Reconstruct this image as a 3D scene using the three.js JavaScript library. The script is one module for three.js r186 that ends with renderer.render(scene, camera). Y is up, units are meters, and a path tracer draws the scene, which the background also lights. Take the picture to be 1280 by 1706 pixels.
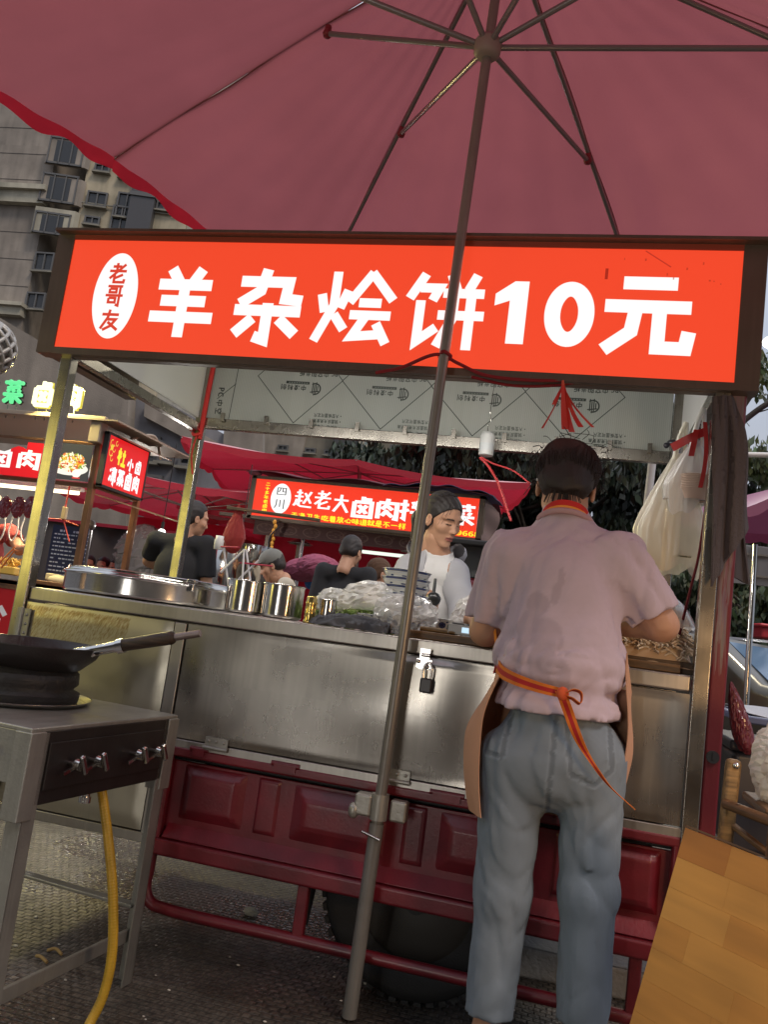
import * as THREE from 'three';
import { mergeGeometries, mergeVertices, toCreasedNormals } from 'three/addons/utils/BufferGeometryUtils.js';
import { RoundedBoxGeometry } from 'three/addons/geometries/RoundedBoxGeometry.js';
import { RectAreaLightUniformsLib } from 'three/addons/lights/RectAreaLightUniformsLib.js';

// ---------------------------------------------------------------- camera, sky, sun, exposure
const scene = new THREE.Scene();
const camera = new THREE.PerspectiveCamera(63.47, 769 / 1024, 0.05, 600);
camera.position.set(0.776, 1.0676, 2.4688);
camera.rotation.set(0.1398, 0.2482, 0.133, 'YXZ');
const renderer = new THREE.WebGLRenderer({ antialias: true });
renderer.toneMapping = THREE.LinearToneMapping;
renderer.toneMappingExposure = 1.5;
renderer.shadowMap.enabled = true;
RectAreaLightUniformsLib.init();

let seed = 7;
const rnd = () => { seed = (seed * 1664525 + 1013904223) >>> 0; return seed / 4294967296; };
const rr = (a, b) => a + (b - a) * rnd();
const lerp = (a, b, t) => a + (b - a) * t, clamp = (x, a = 0, b = 1) => Math.min(b, Math.max(a, x));
const sst = (a, b, x) => { const t = clamp((x - a) / (b - a)); return t * t * (3 - 2 * t); };
// periodic value noise
const LAT = new Float32Array(65536); for (let i = 0; i < 65536; i++) LAT[i] = rnd();
function vn(x, y, per) {
  const xi = Math.floor(x), yi = Math.floor(y), fx = x - xi, fy = y - yi, u = fx * fx * (3 - 2 * fx), v = fy * fy * (3 - 2 * fy);
  const m = (k) => ((k % per) + per) % per, L = (a, b) => LAT[(m(a) * 131 + m(b) * 197 + per * 17) & 65535];
  return lerp(lerp(L(xi, yi), L(xi + 1, yi), u), lerp(L(xi, yi + 1), L(xi + 1, yi + 1), u), v);
}
const fbm = (x, y, per, o = 4) => { let s = 0, a = 0.5, n = 0; for (let i = 0; i < o; i++) { s += a * vn(x, y, per); n += a; a *= 0.5; x *= 2; y *= 2; per *= 2; } return s / n; };
function n3(x, y, z) { return (vn(x + z * 3.7, y - z * 1.3, 64) + vn(y * 1.1 + 9, z + x * 0.7, 64) + vn(z * 1.2 + 4, x - y * 0.6, 64)) / 3; }

// dusk overcast sky
{
  const W = 512, H = 256, d = new Float32Array(W * H * 4);
  for (let j = 0; j < H; j++) for (let i = 0; i < W; i++) {
    const el = ((j + 0.5) / H - 0.5) * Math.PI, y = Math.sin(el), az = i / W;
    const cl = fbm(az * 8, 3 + y * 5, 8, 4), k = clamp((cl - 0.4) * 3);
    const z = (1 + 2 * clamp(y)) / 3, w = k * 0.35 * sst(0.05, 0.25, y), o = (j * W + i) * 4; // overcast: three times as bright overhead as at the horizon
    d[o] = lerp(0.60, 0.74, w) * z; d[o + 1] = lerp(0.66, 0.75, w) * z; d[o + 2] = lerp(0.79, 0.80, w) * z; d[o + 3] = 1;
    if (y < 0) { d[o] = 0.1; d[o + 1] = 0.095; d[o + 2] = 0.09; }
  }
  const t = new THREE.DataTexture(d, W, H, THREE.RGBAFormat, THREE.FloatType);
  t.mapping = THREE.EquirectangularReflectionMapping; t.magFilter = THREE.LinearFilter; t.minFilter = THREE.LinearFilter; t.needsUpdate = true;
  scene.background = t; scene.environment = t;
}
const sun = new THREE.DirectionalLight(0xfff0e0, 1.0);
sun.position.set(14, 22, 10); sun.castShadow = true; sun.shadow.radius = 30;
Object.assign(sun.shadow.camera, { left: -12, right: 12, top: 12, bottom: -12, near: 1, far: 80 });
scene.add(sun);

// ---------------------------------------------------------------- helpers
const V = (a) => new THREE.Vector3(...a);
const names = new Map();
function numbered(n) { const k = names.get(n) || 0; names.set(n, k + 1); return k ? n + '_' + String(k).padStart(3, '0') : n; }
function meta(o, label, category, group, kind) { if (label) o.userData.label = label; if (category) o.userData.category = category; if (group) o.userData.group = group; if (kind) o.userData.kind = kind; return o; }
function thing(name, label, category, pos = [0, 0, 0], yaw = 0, group) {
  const o = new THREE.Group(); o.name = numbered(name); o.position.set(...pos); o.rotation.y = yaw; scene.add(o);
  return meta(o, label, category, group);
}
function uvm(g) { // box-projected uv in metres
  const p = g.attributes.position, n = g.attributes.normal, uv = new Float32Array(p.count * 2);
  for (let i = 0; i < p.count; i++) {
    const x = Math.abs(n.getX(i)), y = Math.abs(n.getY(i)), z = Math.abs(n.getZ(i));
    if (z >= x && z >= y) { uv[2 * i] = p.getX(i); uv[2 * i + 1] = p.getY(i); } else if (x >= y) { uv[2 * i] = p.getZ(i); uv[2 * i + 1] = p.getY(i); } else { uv[2 * i] = p.getX(i); uv[2 * i + 1] = p.getZ(i); }
  }
  g.setAttribute('uv', new THREE.BufferAttribute(uv, 2)); return g;
}
function norm(g) { if (g.index) g = g.toNonIndexed(); for (const k of Object.keys(g.attributes)) if (!['position', 'normal', 'uv', 'color'].includes(k)) g.deleteAttribute(k); if (!g.attributes.uv) uvm(g); return g; }
function mg(gs) { gs = gs.flat(9); if (gs.length === 1) return gs[0]; return mergeGeometries(gs.map(norm)); }
function part(parent, name, geo, mat, opt = {}) {
  let g = Array.isArray(geo) ? mg(geo) : geo;
  if (!opt.uv) uvm(g);
  const m = new THREE.Mesh(g, mat); m.name = parent === scene ? numbered(name) : name; m.castShadow = m.receiveShadow = true; parent.add(m);
  if (opt.label) m.userData.label = opt.label; if (opt.kind) m.userData.kind = opt.kind;
  return m;
}
function solo(name, label, category, geo, mat, opt = {}) { const m = part(scene, name, geo, mat, opt); return meta(m, label, category, opt.group, opt.kind); }
const place = (g, pos, rot) => { if (rot) { g.rotateX(rot[0]); g.rotateY(rot[1]); g.rotateZ(rot[2]); } return g.translate(...pos); };
const box = (w, h, d, x = 0, y = 0, z = 0, rot) => place(new THREE.BoxGeometry(w, h, d), [x, y, z], rot);
const rbox = (w, h, d, x = 0, y = 0, z = 0, r = 0.004, rot) => place(new RoundedBoxGeometry(w, h, d, 2, Math.min(r, w / 2.01, h / 2.01, d / 2.01)), [x, y, z], rot);
function along(g, a, b, up = [0, 1, 0]) { // g built along +y from 0..1 length L already; orient y->(b-a)
  const A = V(a), B = V(b), y = B.clone().sub(A).normalize(), u = V(up); if (Math.abs(u.dot(y)) > 0.98) u.set(0, 0, 1);
  const x = new THREE.Vector3().crossVectors(y, u).normalize(), z = new THREE.Vector3().crossVectors(x, y);
  return g.applyMatrix4(new THREE.Matrix4().makeBasis(x, y, z).setPosition(A));
}
const dist = (a, b) => V(a).distanceTo(V(b));
function bar(a, b, w, h = w, r = 0.003, up) { const L = dist(a, b); const g = new RoundedBoxGeometry(w, L, h, 1, Math.min(r, w / 2.01, h / 2.01)); g.translate(0, L / 2, 0); return along(g, a, b, up); }
function rod(a, b, r1, r2 = r1, seg = 14) { const L = dist(a, b); return along(new THREE.CylinderGeometry(r2, r1, L, seg).translate(0, L / 2, 0), a, b); }
function tube(pts, r, seg = 40, rad = 8, closed = false) { return new THREE.TubeGeometry(new THREE.CatmullRomCurve3(pts.map(V), closed), seg, r, rad, closed); }
function lathe(prof, x = 0, y = 0, z = 0, seg = 40) { return new THREE.LatheGeometry(prof.map((p) => new THREE.Vector2(...p)), seg).translate(x, y, z); }
function ball(r, x, y, z, s = [1, 1, 1], seg = 16) { return new THREE.SphereGeometry(r, seg, Math.ceil(seg * 0.7)).scale(...s).translate(x, y, z); }
function slab(pts, depth, z = 0, bevel = 0) { // polygon (x,y) extruded backwards from z
  const s = new THREE.Shape(pts.map((p) => new THREE.Vector2(...p)));
  const g = new THREE.ExtrudeGeometry(s, { depth, bevelEnabled: bevel > 0, bevelSize: bevel, bevelThickness: bevel, bevelSegments: 1, bevelOffset: -bevel });
  return g.translate(0, 0, z - depth);
}
// a thick sheet from a grid of points f(u,v) -> [x,y,z]
function sheet(f, nu, nv, th = 0, flip = false) {
  const pos = [], idx = [], uv = [];
  for (let j = 0; j <= nv; j++) for (let i = 0; i <= nu; i++) { pos.push(...f(i / nu, j / nv)); uv.push(i / nu, j / nv); }
  for (let j = 0; j < nv; j++) for (let i = 0; i < nu; i++) { const a = j * (nu + 1) + i, b = a + 1, c = a + nu + 1, d = c + 1; flip ? idx.push(a, c, b, b, c, d) : idx.push(a, b, c, b, d, c); }
  let g = new THREE.BufferGeometry(); g.setAttribute('position', new THREE.Float32BufferAttribute(pos, 3)); g.setAttribute('uv', new THREE.Float32BufferAttribute(uv, 2)); g.setIndex(idx); g.computeVertexNormals();
  if (th) {
    const n = g.attributes.normal, N = pos.length / 3, p2 = pos.slice(), i2 = idx.slice();
    for (let k = 0; k < N; k++) p2.push(pos[3 * k] - n.getX(k) * th, pos[3 * k + 1] - n.getY(k) * th, pos[3 * k + 2] - n.getZ(k) * th);
    for (let k = 0; k < idx.length; k += 3) i2.push(idx[k] + N, idx[k + 2] + N, idx[k + 1] + N);
    const rim = []; for (let i = 0; i < nu; i++) rim.push([i, i + 1]); for (let j = 0; j < nv; j++) rim.push([j * (nu + 1) + nu, (j + 1) * (nu + 1) + nu]);
    for (let i = nu; i > 0; i--) rim.push([nv * (nu + 1) + i, nv * (nu + 1) + i - 1]); for (let j = nv; j > 0; j--) rim.push([j * (nu + 1), (j - 1) * (nu + 1)]);
    for (const [a, b] of rim) flip ? i2.push(a, b, a + N, b, b + N, a + N) : i2.push(a, a + N, b, b, a + N, b + N);
    const g2 = new THREE.BufferGeometry(); g2.setAttribute('position', new THREE.Float32BufferAttribute(p2, 3)); g2.setAttribute('uv', new THREE.Float32BufferAttribute(uv.concat(uv), 2)); g2.setIndex(i2);
    g = toCreasedNormals(g2, 1.0);
  }
  return g;
}
// ---------------------------------------------------------------- signed distance meshes (naive surface nets)
const smin = (a, b, k) => { const h = clamp(0.5 + 0.5 * (b - a) / k); return b + (a - b) * h - k * h * (1 - h); };
const vl = (x, y, z) => Math.sqrt(x * x + y * y + z * z);
function capD(p, b) { // b = [A, B, ra, rb, flatten z]
  const A = b[0], B = b[1], f = b[4] || 1, dx = B[0] - A[0], dy = B[1] - A[1], dz = (B[2] - A[2]) / f;
  const px = p[0] - A[0], py = p[1] - A[1], pz = (p[2] - A[2]) / f, L = dx * dx + dy * dy + dz * dz, t = L > 0 ? clamp((px * dx + py * dy + pz * dz) / L) : 0;
  return (vl(px - dx * t, py - dy * t, pz - dz * t) - lerp(b[2], b[3], t)) * (f < 1 ? (0.5 + 0.5 * f) : 1);
}
const ellD = (p, c, r) => { const x = (p[0] - c[0]) / r[0], y = (p[1] - c[1]) / r[1], z = (p[2] - c[2]) / r[2], k = vl(x, y, z); return (k - 1) * Math.min(r[0], r[1], r[2]) * (k < 1 ? 1 : 1); };
function blob(f, mn, mx, h, col, uvf) {
  const nx = Math.ceil((mx[0] - mn[0]) / h) + 1, ny = Math.ceil((mx[1] - mn[1]) / h) + 1, nz = Math.ceil((mx[2] - mn[2]) / h) + 1;
  const val = new Float32Array(nx * ny * nz), p = [0, 0, 0];
  for (let k = 0, o = 0; k < nz; k++) for (let j = 0; j < ny; j++) for (let i = 0; i < nx; i++, o++) { p[0] = mn[0] + i * h; p[1] = mn[1] + j * h; p[2] = mn[2] + k * h; val[o] = f(p); }
  const pos = [], vid = new Int32Array(nx * ny * nz).fill(-1), S = [1, nx, nx * ny];
  for (let k = 0; k < nz - 1; k++) for (let j = 0; j < ny - 1; j++) for (let i = 0; i < nx - 1; i++) {
    const o = i + j * nx + k * nx * ny; let m = 0, c = 0, x = 0, y = 0, z = 0;
    for (let q = 0; q < 8; q++) if (val[o + (q & 1) + ((q >> 1) & 1) * S[1] + (q >> 2) * S[2]] < 0) m |= 1 << q;
    if (m === 0 || m === 255) continue;
    for (let q = 0; q < 8; q++) for (let e = 0; e < 3; e++) { const r = q | (1 << e); if (r === q) continue; if (((m >> q) & 1) === ((m >> r) & 1)) continue;
      const a = val[o + (q & 1) + ((q >> 1) & 1) * S[1] + (q >> 2) * S[2]], b = val[o + (r & 1) + ((r >> 1) & 1) * S[1] + (r >> 2) * S[2]], t = a / (a - b);
      x += (q & 1) + (e === 0 ? t : 0); y += ((q >> 1) & 1) + (e === 1 ? t : 0); z += (q >> 2) + (e === 2 ? t : 0); c++; }
    vid[o] = pos.length / 3; pos.push(mn[0] + (i + x / c) * h, mn[1] + (j + y / c) * h, mn[2] + (k + z / c) * h);
  }
  const idx = [];
  for (let k = 1; k < nz - 1; k++) for (let j = 1; j < ny - 1; j++) for (let i = 1; i < nx - 1; i++) {
    const o = i + j * nx + k * nx * ny, s = val[o] < 0;
    for (let e = 0; e < 3; e++) { if (s === (val[o + S[e]] < 0)) continue; const u = S[(e + 1) % 3], v = S[(e + 2) % 3], a = vid[o - u - v], b = vid[o - v], c = vid[o], d = vid[o - u]; if (a < 0 || b < 0 || c < 0 || d < 0) continue;
      s ? idx.push(a, b, c, a, c, d) : idx.push(a, c, b, a, d, c); }
  }
  const g = new THREE.BufferGeometry(); g.setAttribute('position', new THREE.Float32BufferAttribute(pos, 3)); g.setIndex(idx); g.computeVertexNormals();
  if (col) { const cs = new Float32Array(pos.length); for (let i = 0; i < pos.length; i += 3) { const c = col([pos[i], pos[i + 1], pos[i + 2]]); cs[i] = c[0]; cs[i + 1] = c[1]; cs[i + 2] = c[2]; } g.setAttribute('color', new THREE.BufferAttribute(cs, 3)); }
  uvm(g); return g;
}
// ---------------------------------------------------------------- textures and materials
function dtex(n, f, srgb = false, rep = 1) {
  const d = new Uint8Array(n * n * 4);
  for (let j = 0; j < n; j++) for (let i = 0; i < n; i++) { const c = f(i / n, j / n), o = (j * n + i) * 4; for (let k = 0; k < 3; k++) d[o + k] = clamp(typeof c === 'number' ? c : c[k]) * 255; d[o + 3] = 255; }
  const t = new THREE.DataTexture(d, n, n); t.wrapS = t.wrapT = THREE.RepeatWrapping; t.magFilter = THREE.LinearFilter; t.minFilter = THREE.LinearMipmapLinearFilter; t.generateMipmaps = true; if (srgb) t.colorSpace = THREE.SRGBColorSpace; t.repeat.set(rep, rep); t.needsUpdate = true; return t;
}
function ctex(w, h, draw, srgb = true) {
  const c = document.createElement('canvas'); c.width = w; c.height = h; const x = c.getContext('2d'); draw(x, w, h);
  const t = new THREE.CanvasTexture(c); if (srgb) t.colorSpace = THREE.SRGBColorSpace; t.anisotropy = 8; return t;
}
const rep = (t, a, b = a) => { const c = t.clone(); c.repeat.set(a, b); c.needsUpdate = true; return c; };
const tGrain = dtex(256, (u, v) => 0.35 + 0.65 * fbm(u * 32, v * 32, 32, 4));
const tSmudge = dtex(512, (u, v) => { const a = fbm(u * 6, v * 6, 6, 5), b = fbm(u * 128, v * 6, 128, 2); return [1, 0.78 + 0.34 * (a - 0.5) + 0.04 * (b - 0.5), 1]; });
const tSteel = dtex(1024, (u, v) => { const a = fbm(u * 5, v * 5, 5, 5), s = vn(u * 90, v * 3, 90), f = vn(u * 300, v * 300, 300), f2 = vn(u * 23 + 7, v * 23, 23);
  let c = 0.86 + 0.16 * (a - 0.5) + 0.05 * (s - 0.5); if (f > 0.985 && f2 > 0.6) c = 1; c += 0.06 * (fbm(u * 3 + 1, v * 3, 3, 6) - 0.5); { const ln = vn(u * 240 + v * 14, v * 2.2, 240), ms = fbm(u * 6 + 9, v * 6, 6, 3); if (ln > 0.93 && ms > 0.56) c += 0.1 * (ms - 0.5) * 4; const lh = vn(u * 3 + v * 5, v * 210, 210); if (lh > 0.95 && ms < 0.44) c -= 0.07; }  return [c, c * 0.985, c * 0.955]; }, true);
const tPaint = dtex(1024, (u, v) => { const a = fbm(u * 6, v * 6, 6, 5), f = vn(u * 150, v * 150, 150), g = vn(u * 40 + 5, v * 40, 40); let c = 0.85 + 0.5 * (a - 0.5); const chip = f > 0.955 && g > 0.55; const scr = vn(u * 3, v * 120, 120) > 0.97 && vn(u * 9, v * 9, 9) > 0.6; return chip || scr ? [1, 0.92, 0.88] : [c, c * 0.98, c * 0.97]; }, true);
const tCloth = dtex(256, (u, v) => { const w = (Math.sin(u * 256 * Math.PI / 2) * 0.5 + 0.5) * 0.5 + (Math.sin(v * 256 * Math.PI / 2) * 0.5 + 0.5) * 0.5; return 0.3 + 0.4 * w + 0.3 * fbm(u * 16, v * 16, 16, 3); });
const tWoodG = dtex(512, (u, v) => { const w = fbm(u * 3 + 0.4 * vn(u * 4, v * 2, 4), v * 60, 60, 4), k = fbm(u * 40, v * 90, 90, 2); return 0.62 + 0.5 * (w - 0.5) + 0.2 * (k - 0.5); }, true);
const tBoard = dtex(512, (u, v) => { const w = fbm(u * 4, v * 30, 30, 4), b = fbm(u * 5, v * 5, 5, 3); return 0.86 + 0.12 * (w - 0.5) + 0.2 * (b - 0.5); }, true);
const M = (o) => new THREE.MeshPhysicalMaterial(o);
const C = (r, g, b) => new THREE.Color().setRGB(r, g, b);
const std = (col, rough = 0.7, extra = {}) => new THREE.MeshPhysicalMaterial({ color: col, roughness: rough, ...extra });
const steel = M({ color: C(0.63, 0.61, 0.595), metalness: 0.9, roughness: 0.48, roughnessMap: rep(tSmudge, 1.6), map: rep(tSteel, 1.5) });
const greyPole = M({ color: C(0.3, 0.29, 0.28), metalness: 0.35, roughness: 0.42, roughnessMap: rep(tSmudge, 3), map: rep(tSteel, 2), bumpMap: rep(tGrain, 4), bumpScale: 0.0004 });
const tCanvas = dtex(1024, (u, v) => { const a = fbm(u * 4, v * 4, 4, 5), b = fbm(u * 9 + 3, v * 9, 9, 4), w = 0.5 + 0.25 * Math.sin(u * 1024 * 1.57) + 0.25 * Math.sin(v * 1024 * 1.57); const k = 0.94 + 0.06 * (a - 0.5) + 0.03 * (b - 0.5) + 0.05 * (w - 0.5); return [k, k * 0.98, k * 0.97]; }, true);
const steelPost = M({ color: C(0.55, 0.53, 0.5), metalness: 1, roughness: 0.34, roughnessMap: rep(tSmudge, 3), map: rep(tSteel, 2) });
const chrome = M({ color: C(0.62, 0.6, 0.57), metalness: 1, roughness: 0.16, roughnessMap: rep(tSmudge, 4) });
const potSteel = M({ color: C(0.6, 0.58, 0.55), metalness: 1, roughness: 0.2, roughnessMap: rep(tSmudge, 5) });
const galv = M({ color: C(0.5, 0.5, 0.48), metalness: 0.6, roughness: 0.5, roughnessMap: rep(tSmudge, 3), map: rep(tSteel, 2), bumpMap: rep(tGrain, 5), bumpScale: 0.0008 });
const redPaint = M({ color: C(0.21, 0.014, 0.026), roughness: 0.36, map: rep(tPaint, 1.4), bumpMap: rep(tGrain, 5), bumpScale: 0.0006, clearcoat: 0.3, clearcoatRoughness: 0.3 });
const dark = std(C(0.02, 0.02, 0.021), 0.6, { bumpMap: rep(tGrain, 6), bumpScale: 0.001 });
const rubber = std(C(0.018, 0.018, 0.019), 0.75, { bumpMap: rep(tGrain, 10), bumpScale: 0.0015 });
const boxBrown = M({ color: C(0.17, 0.13, 0.11), metalness: 0.3, roughness: 0.5, roughnessMap: rep(tSmudge, 2), map: rep(tSteel, 1.3) });
const white = std(C(0.75, 0.75, 0.72), 0.5);
const skinMat = M({ color: C(1, 1, 1), vertexColors: true, roughness: 0.55, bumpMap: rep(tGrain, 12), bumpScale: 0.0004 });
const woodMat = (r, g, b, rough = 0.5) => std(C(r, g, b), rough, { map: rep(tWoodG, 1.2, 2.2), bumpMap: rep(tGrain, 5), bumpScale: 0.0004 });
const cloth = (r, g, b, o = {}) => M({ color: C(r, g, b), roughness: 0.9, bumpMap: rep(tCloth, 6), bumpScale: 0.0006, sheen: 0.25, sheenRoughness: 0.6, ...o });
const glow = (r, g, b, k = 1) => M({ color: C(0.05, 0.05, 0.05), emissive: C(r, g, b), emissiveIntensity: k, roughness: 0.5 });
function area(name, color, power, w, h, pos, look) { const l = new THREE.RectAreaLight(color, power, w, h); l.name = name; l.position.set(...pos); l.lookAt(...look); scene.add(l); return l; }
// ---------------------------------------------------------------- brush-stroke lettering: strokes on a 100 x 100 square
const G = {
  羊: '28,6 42,26|72,6 60,26|12,28 88,28|18,50 82,50|5,72 95,72|50,28 50,99', 杂: '10,20 74,20 72,42 94,44|44,3 38,32 12,50|6,58 94,58|50,48 50,96 36,92|32,68 10,90|66,68 90,88',
  烩: '8,34 14,58|41,28 33,52|25,4 25,48 5,96|26,60 41,80|70,4 44,44|68,4 98,40|56,44 84,44|46,60 97,60|66,62 52,88 88,84|80,70 95,96', 饼: '25,4 8,36|20,22 43,22 36,38|22,38 22,90 44,72|56,4 64,24|87,4 78,24|48,28 97,28|44,56 99,56|62,28 62,60 46,96|82,28 82,99',
  元: '22,12 80,12|4,40 96,40|38,40 34,70 6,93|63,40 63,88 92,88 95,68', 老: '20,20 64,20|42,4 42,38|6,40 92,40|84,10 10,74|34,56 34,90 84,90 86,76|76,56 38,72',
  哥: '12,6 88,6|24,18 58,18 58,34 24,34 24,18|76,8 76,42|6,48 94,48|24,60 58,60 58,80 24,80 24,60|76,50 76,94 62,90', 友: '8,26 90,26|44,4 38,40 8,92|38,48 78,48 56,78 20,97|40,60 92,95',
  四: '12,14 88,14 88,90 12,90 12,14|38,14 36,44 22,62|60,14 60,56 82,56', 川: '20,8 20,60 8,92|50,12 50,80|82,6 82,96', 赵: '14,22 46,22|30,6 30,54|6,42 52,42|30,54 30,84|30,64 48,64|18,56 14,76 4,92|14,78 40,92 98,94|90,14 54,78|58,22 92,74',
  大: '8,34 92,34|50,6 48,44 10,95|50,42 92,95', 卤: '50,2 50,28|50,14 84,14|16,28 84,28 84,94 16,94 16,28|34,42 66,80|66,42 34,80', 肉: '14,24 14,98|14,24 86,24 86,94 72,92|50,4 46,34 28,54|48,38 70,54|50,56 30,84|48,66 72,86',
  拌: '4,28 38,28|22,6 22,92 12,86|4,62 40,50|52,12 60,28|88,10 80,28|48,36 94,36|44,60 98,60|71,6 71,98', 菜: '6,16 94,16|32,4 32,28|68,4 68,28|80,30 20,38|24,42 30,52|48,42 52,52|80,40 70,54|6,62 94,62|50,54 50,98|48,64 10,92|52,64 92,92',
  干: '14,16 86,16|6,46 94,46|50,16 50,96', 净: '8,20 18,30|6,80 22,56|50,4 30,30|44,16 76,16 64,30|36,34 84,34 84,64|28,48 96,48|36,64 84,64|60,34 60,94 48,88', 卫: '14,14 80,14 78,52 66,50|46,14 46,88|6,90 94,90', 生: '30,8 14,38|24,30 86,30|18,58 84,58|6,92 94,92|50,6 50,92',
  吃: '8,22 34,22 34,72 8,72 8,22|54,8 42,36|50,24 94,24|46,44 86,44 46,84 94,88 94,74', 着: '30,4 38,14|70,4 62,14|10,18 90,18|16,30 84,30|6,42 94,42|40,42 10,82|34,54 80,54 80,96 34,96 34,54|34,68 80,68|34,82 80,82', 放: '22,4 28,16|4,22 48,22|24,22 22,50 4,94|22,46 44,46 40,92 30,86|64,4 52,40|60,26 96,26|84,26 76,60 48,96|58,44 94,96',
  心: '14,48 8,76|34,36 36,84 76,84 78,66|50,20 60,44|76,34 92,58', 味: '6,22 30,22 30,70 6,70 6,22|44,28 92,28|40,50 98,50|68,6 68,98|66,52 42,84|70,52 96,82', 道: '10,16 18,28|6,44 20,44 20,74 6,86|14,80 36,92 98,92|46,4 52,14|80,4 74,14|34,20 96,20|46,32 86,32 86,78 46,78 46,32|46,47 86,47|46,62 86,62',
  就: '24,2 24,14|4,18 46,18|10,30 40,30 40,50 10,50 10,30|24,50 24,92|14,62 6,82|36,62 44,80|52,32 98,32|72,6 70,50 50,94|78,40 78,86 98,86 98,72|86,10 94,22', 是: '24,6 76,6 76,40 24,40 24,6|24,23 76,23|6,52 94,52|50,52 50,88|50,70 82,70|30,62 8,94|22,78 50,92 96,94',
  不: '8,14 92,14|56,14 8,66|50,34 50,97|60,44 92,72', 一: '6,50 94,50', 样: '4,30 42,30|24,6 24,96|22,34 4,66|26,40 42,56|56,6 62,20|88,6 80,20|50,28 94,28|52,50 92,50|46,72 98,72|72,28 72,98', 杜: '4,30 44,30|24,6 24,96|22,34 4,66|26,40 42,56|54,36 90,36|72,10 72,90|46,90 98,90', 小: '50,6 50,94 38,88|26,34 8,70|74,34 92,70',
  凉: '8,20 18,34|6,86 22,56|62,4 64,16|30,20 96,20|44,34 84,34 84,54 44,54 44,34|64,54 64,96 54,90|46,66 34,86|80,66 94,84', 二: '18,24 82,24|6,84 94,84', 十: '6,46 94,46|50,6 50,96', 多: '48,2 20,26|40,12 78,12 24,50|40,24 50,32|58,44 22,70|52,56 90,56 14,98|50,68 60,76', 年: '28,4 12,34|24,22 88,22|26,46 84,46|26,46 26,68|4,70 96,70|56,22 56,98',
  中: '14,26 86,26 86,64 14,64 14,26|50,4 50,98', 凌: '8,20 16,32|6,86 20,58|44,16 88,16|64,4 64,30|34,30 96,30|54,36 40,50|76,36 92,48|58,48 36,74|54,58 86,58 36,96|54,70 92,96', 科: '40,6 10,16|4,32 48,32|28,12 28,96|26,36 4,70|30,42 46,58|58,14 68,26|54,38 66,50|50,74 98,66|82,4 82,98', 创: '30,4 4,44|30,6 54,36|16,44 42,44 40,62 32,60|16,44 16,86 50,86 50,72|68,18 68,70|90,4 90,94 78,88',
  空: '50,2 50,12|10,16 10,28|10,16 90,16 88,30|36,24 14,46|62,24 88,44|22,54 78,54|50,54 50,90|8,92 92,92', 阳: '10,8 10,98|10,8 38,8 26,44 40,64 18,74|52,14 90,14 90,92 52,92 52,14|52,52 90,52', 光: '50,4 50,40|22,12 34,34|80,12 66,34|6,44 94,44|36,44 32,72 6,96|64,44 64,90 94,90 94,74', 板: '4,30 40,30|22,6 22,96|20,34 4,66|24,40 40,56|92,8 52,14 50,60 40,96|54,40 88,40 70,74 46,96|58,52 96,96',
  型: '8,10 54,10|4,32 58,32|20,10 20,32 6,54|42,10 42,54|68,12 68,40|90,6 90,52|14,70 86,70|50,54 50,94|4,94 96,94', 面: '6,8 94,8|48,8 40,26|12,28 88,28 88,96 12,96 12,28|38,28 38,96|62,28 62,96|38,50 62,50|38,72 62,72', 可: '4,14 96,14|16,36 52,36 52,70 16,70 16,36|78,14 78,94 60,90', 定: '50,2 50,12|10,30 10,16 90,16 90,30|24,40 78,40|50,40 50,90|50,62 80,62|30,54 8,96|22,76 50,92 96,94', 尺: '22,10 78,10 78,44 22,44|22,10 20,60 4,96|50,44 94,96',
  镜: '20,4 4,34|16,22 40,22|8,44 38,44|22,44 22,92 40,78|70,2 70,12|48,16 94,16|44,34 98,34|54,44 88,44 88,68 54,68 54,44|62,68 44,96|78,68 78,94 98,94 98,80', 反: '88,6 18,14 16,60 4,96|24,36 82,36 52,74 16,96|30,50 94,96', 亮: '50,2 50,10|6,14 94,14|24,26 76,26 76,42 24,42 24,26|8,64 8,52 92,52 92,64|36,64 32,82 8,96|36,64 64,64 64,92 94,92', 度: '52,2 56,12|12,16 96,16|12,16 10,60 2,96|22,34 92,34|40,24 40,52 72,52|72,24 72,52|28,62 80,62 54,84 16,96|36,66 92,96', 更: '6,8 94,8|18,22 82,22 82,58 18,58 18,22|18,40 82,40|50,8 46,72 8,96|24,70 94,96', 高: '50,2 50,12|6,16 94,16|28,26 72,26 72,40 28,40 28,26|10,96 10,52 90,52 90,94|32,66 68,66 68,84 32,84 32,66',
  材: '4,30 46,30|26,6 26,96|24,34 4,66|28,40 46,56|52,30 98,30|80,6 80,94 66,88|78,34 48,78', 质: '90,4 16,12 14,60 2,96|18,26 94,26|54,12 54,40|30,42 82,42 82,76|30,42 30,76|56,52 52,74 20,96|60,78 92,96', 轻: '4,18 46,18|24,4 8,46 44,46|28,32 28,98|4,74 48,66|54,12 90,12 50,50|72,30 98,50|56,58 94,58|74,58 74,92|50,92 98,92', 弯: '50,2 50,12|8,16 92,16|38,16 36,44|62,16 62,44|24,24 10,42|76,24 90,42|20,52 78,52 78,66 20,66 18,80 84,80 78,96 64,94', 曲: '10,24 90,24 90,94 10,94 10,24|10,58 90,58|36,4 36,94|64,4 64,94', 细: '28,4 8,34 26,36 6,64 40,58|4,90 40,80|50,14 94,14 94,92 50,92 50,14|72,14 72,92|50,52 94,52',
};
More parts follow.
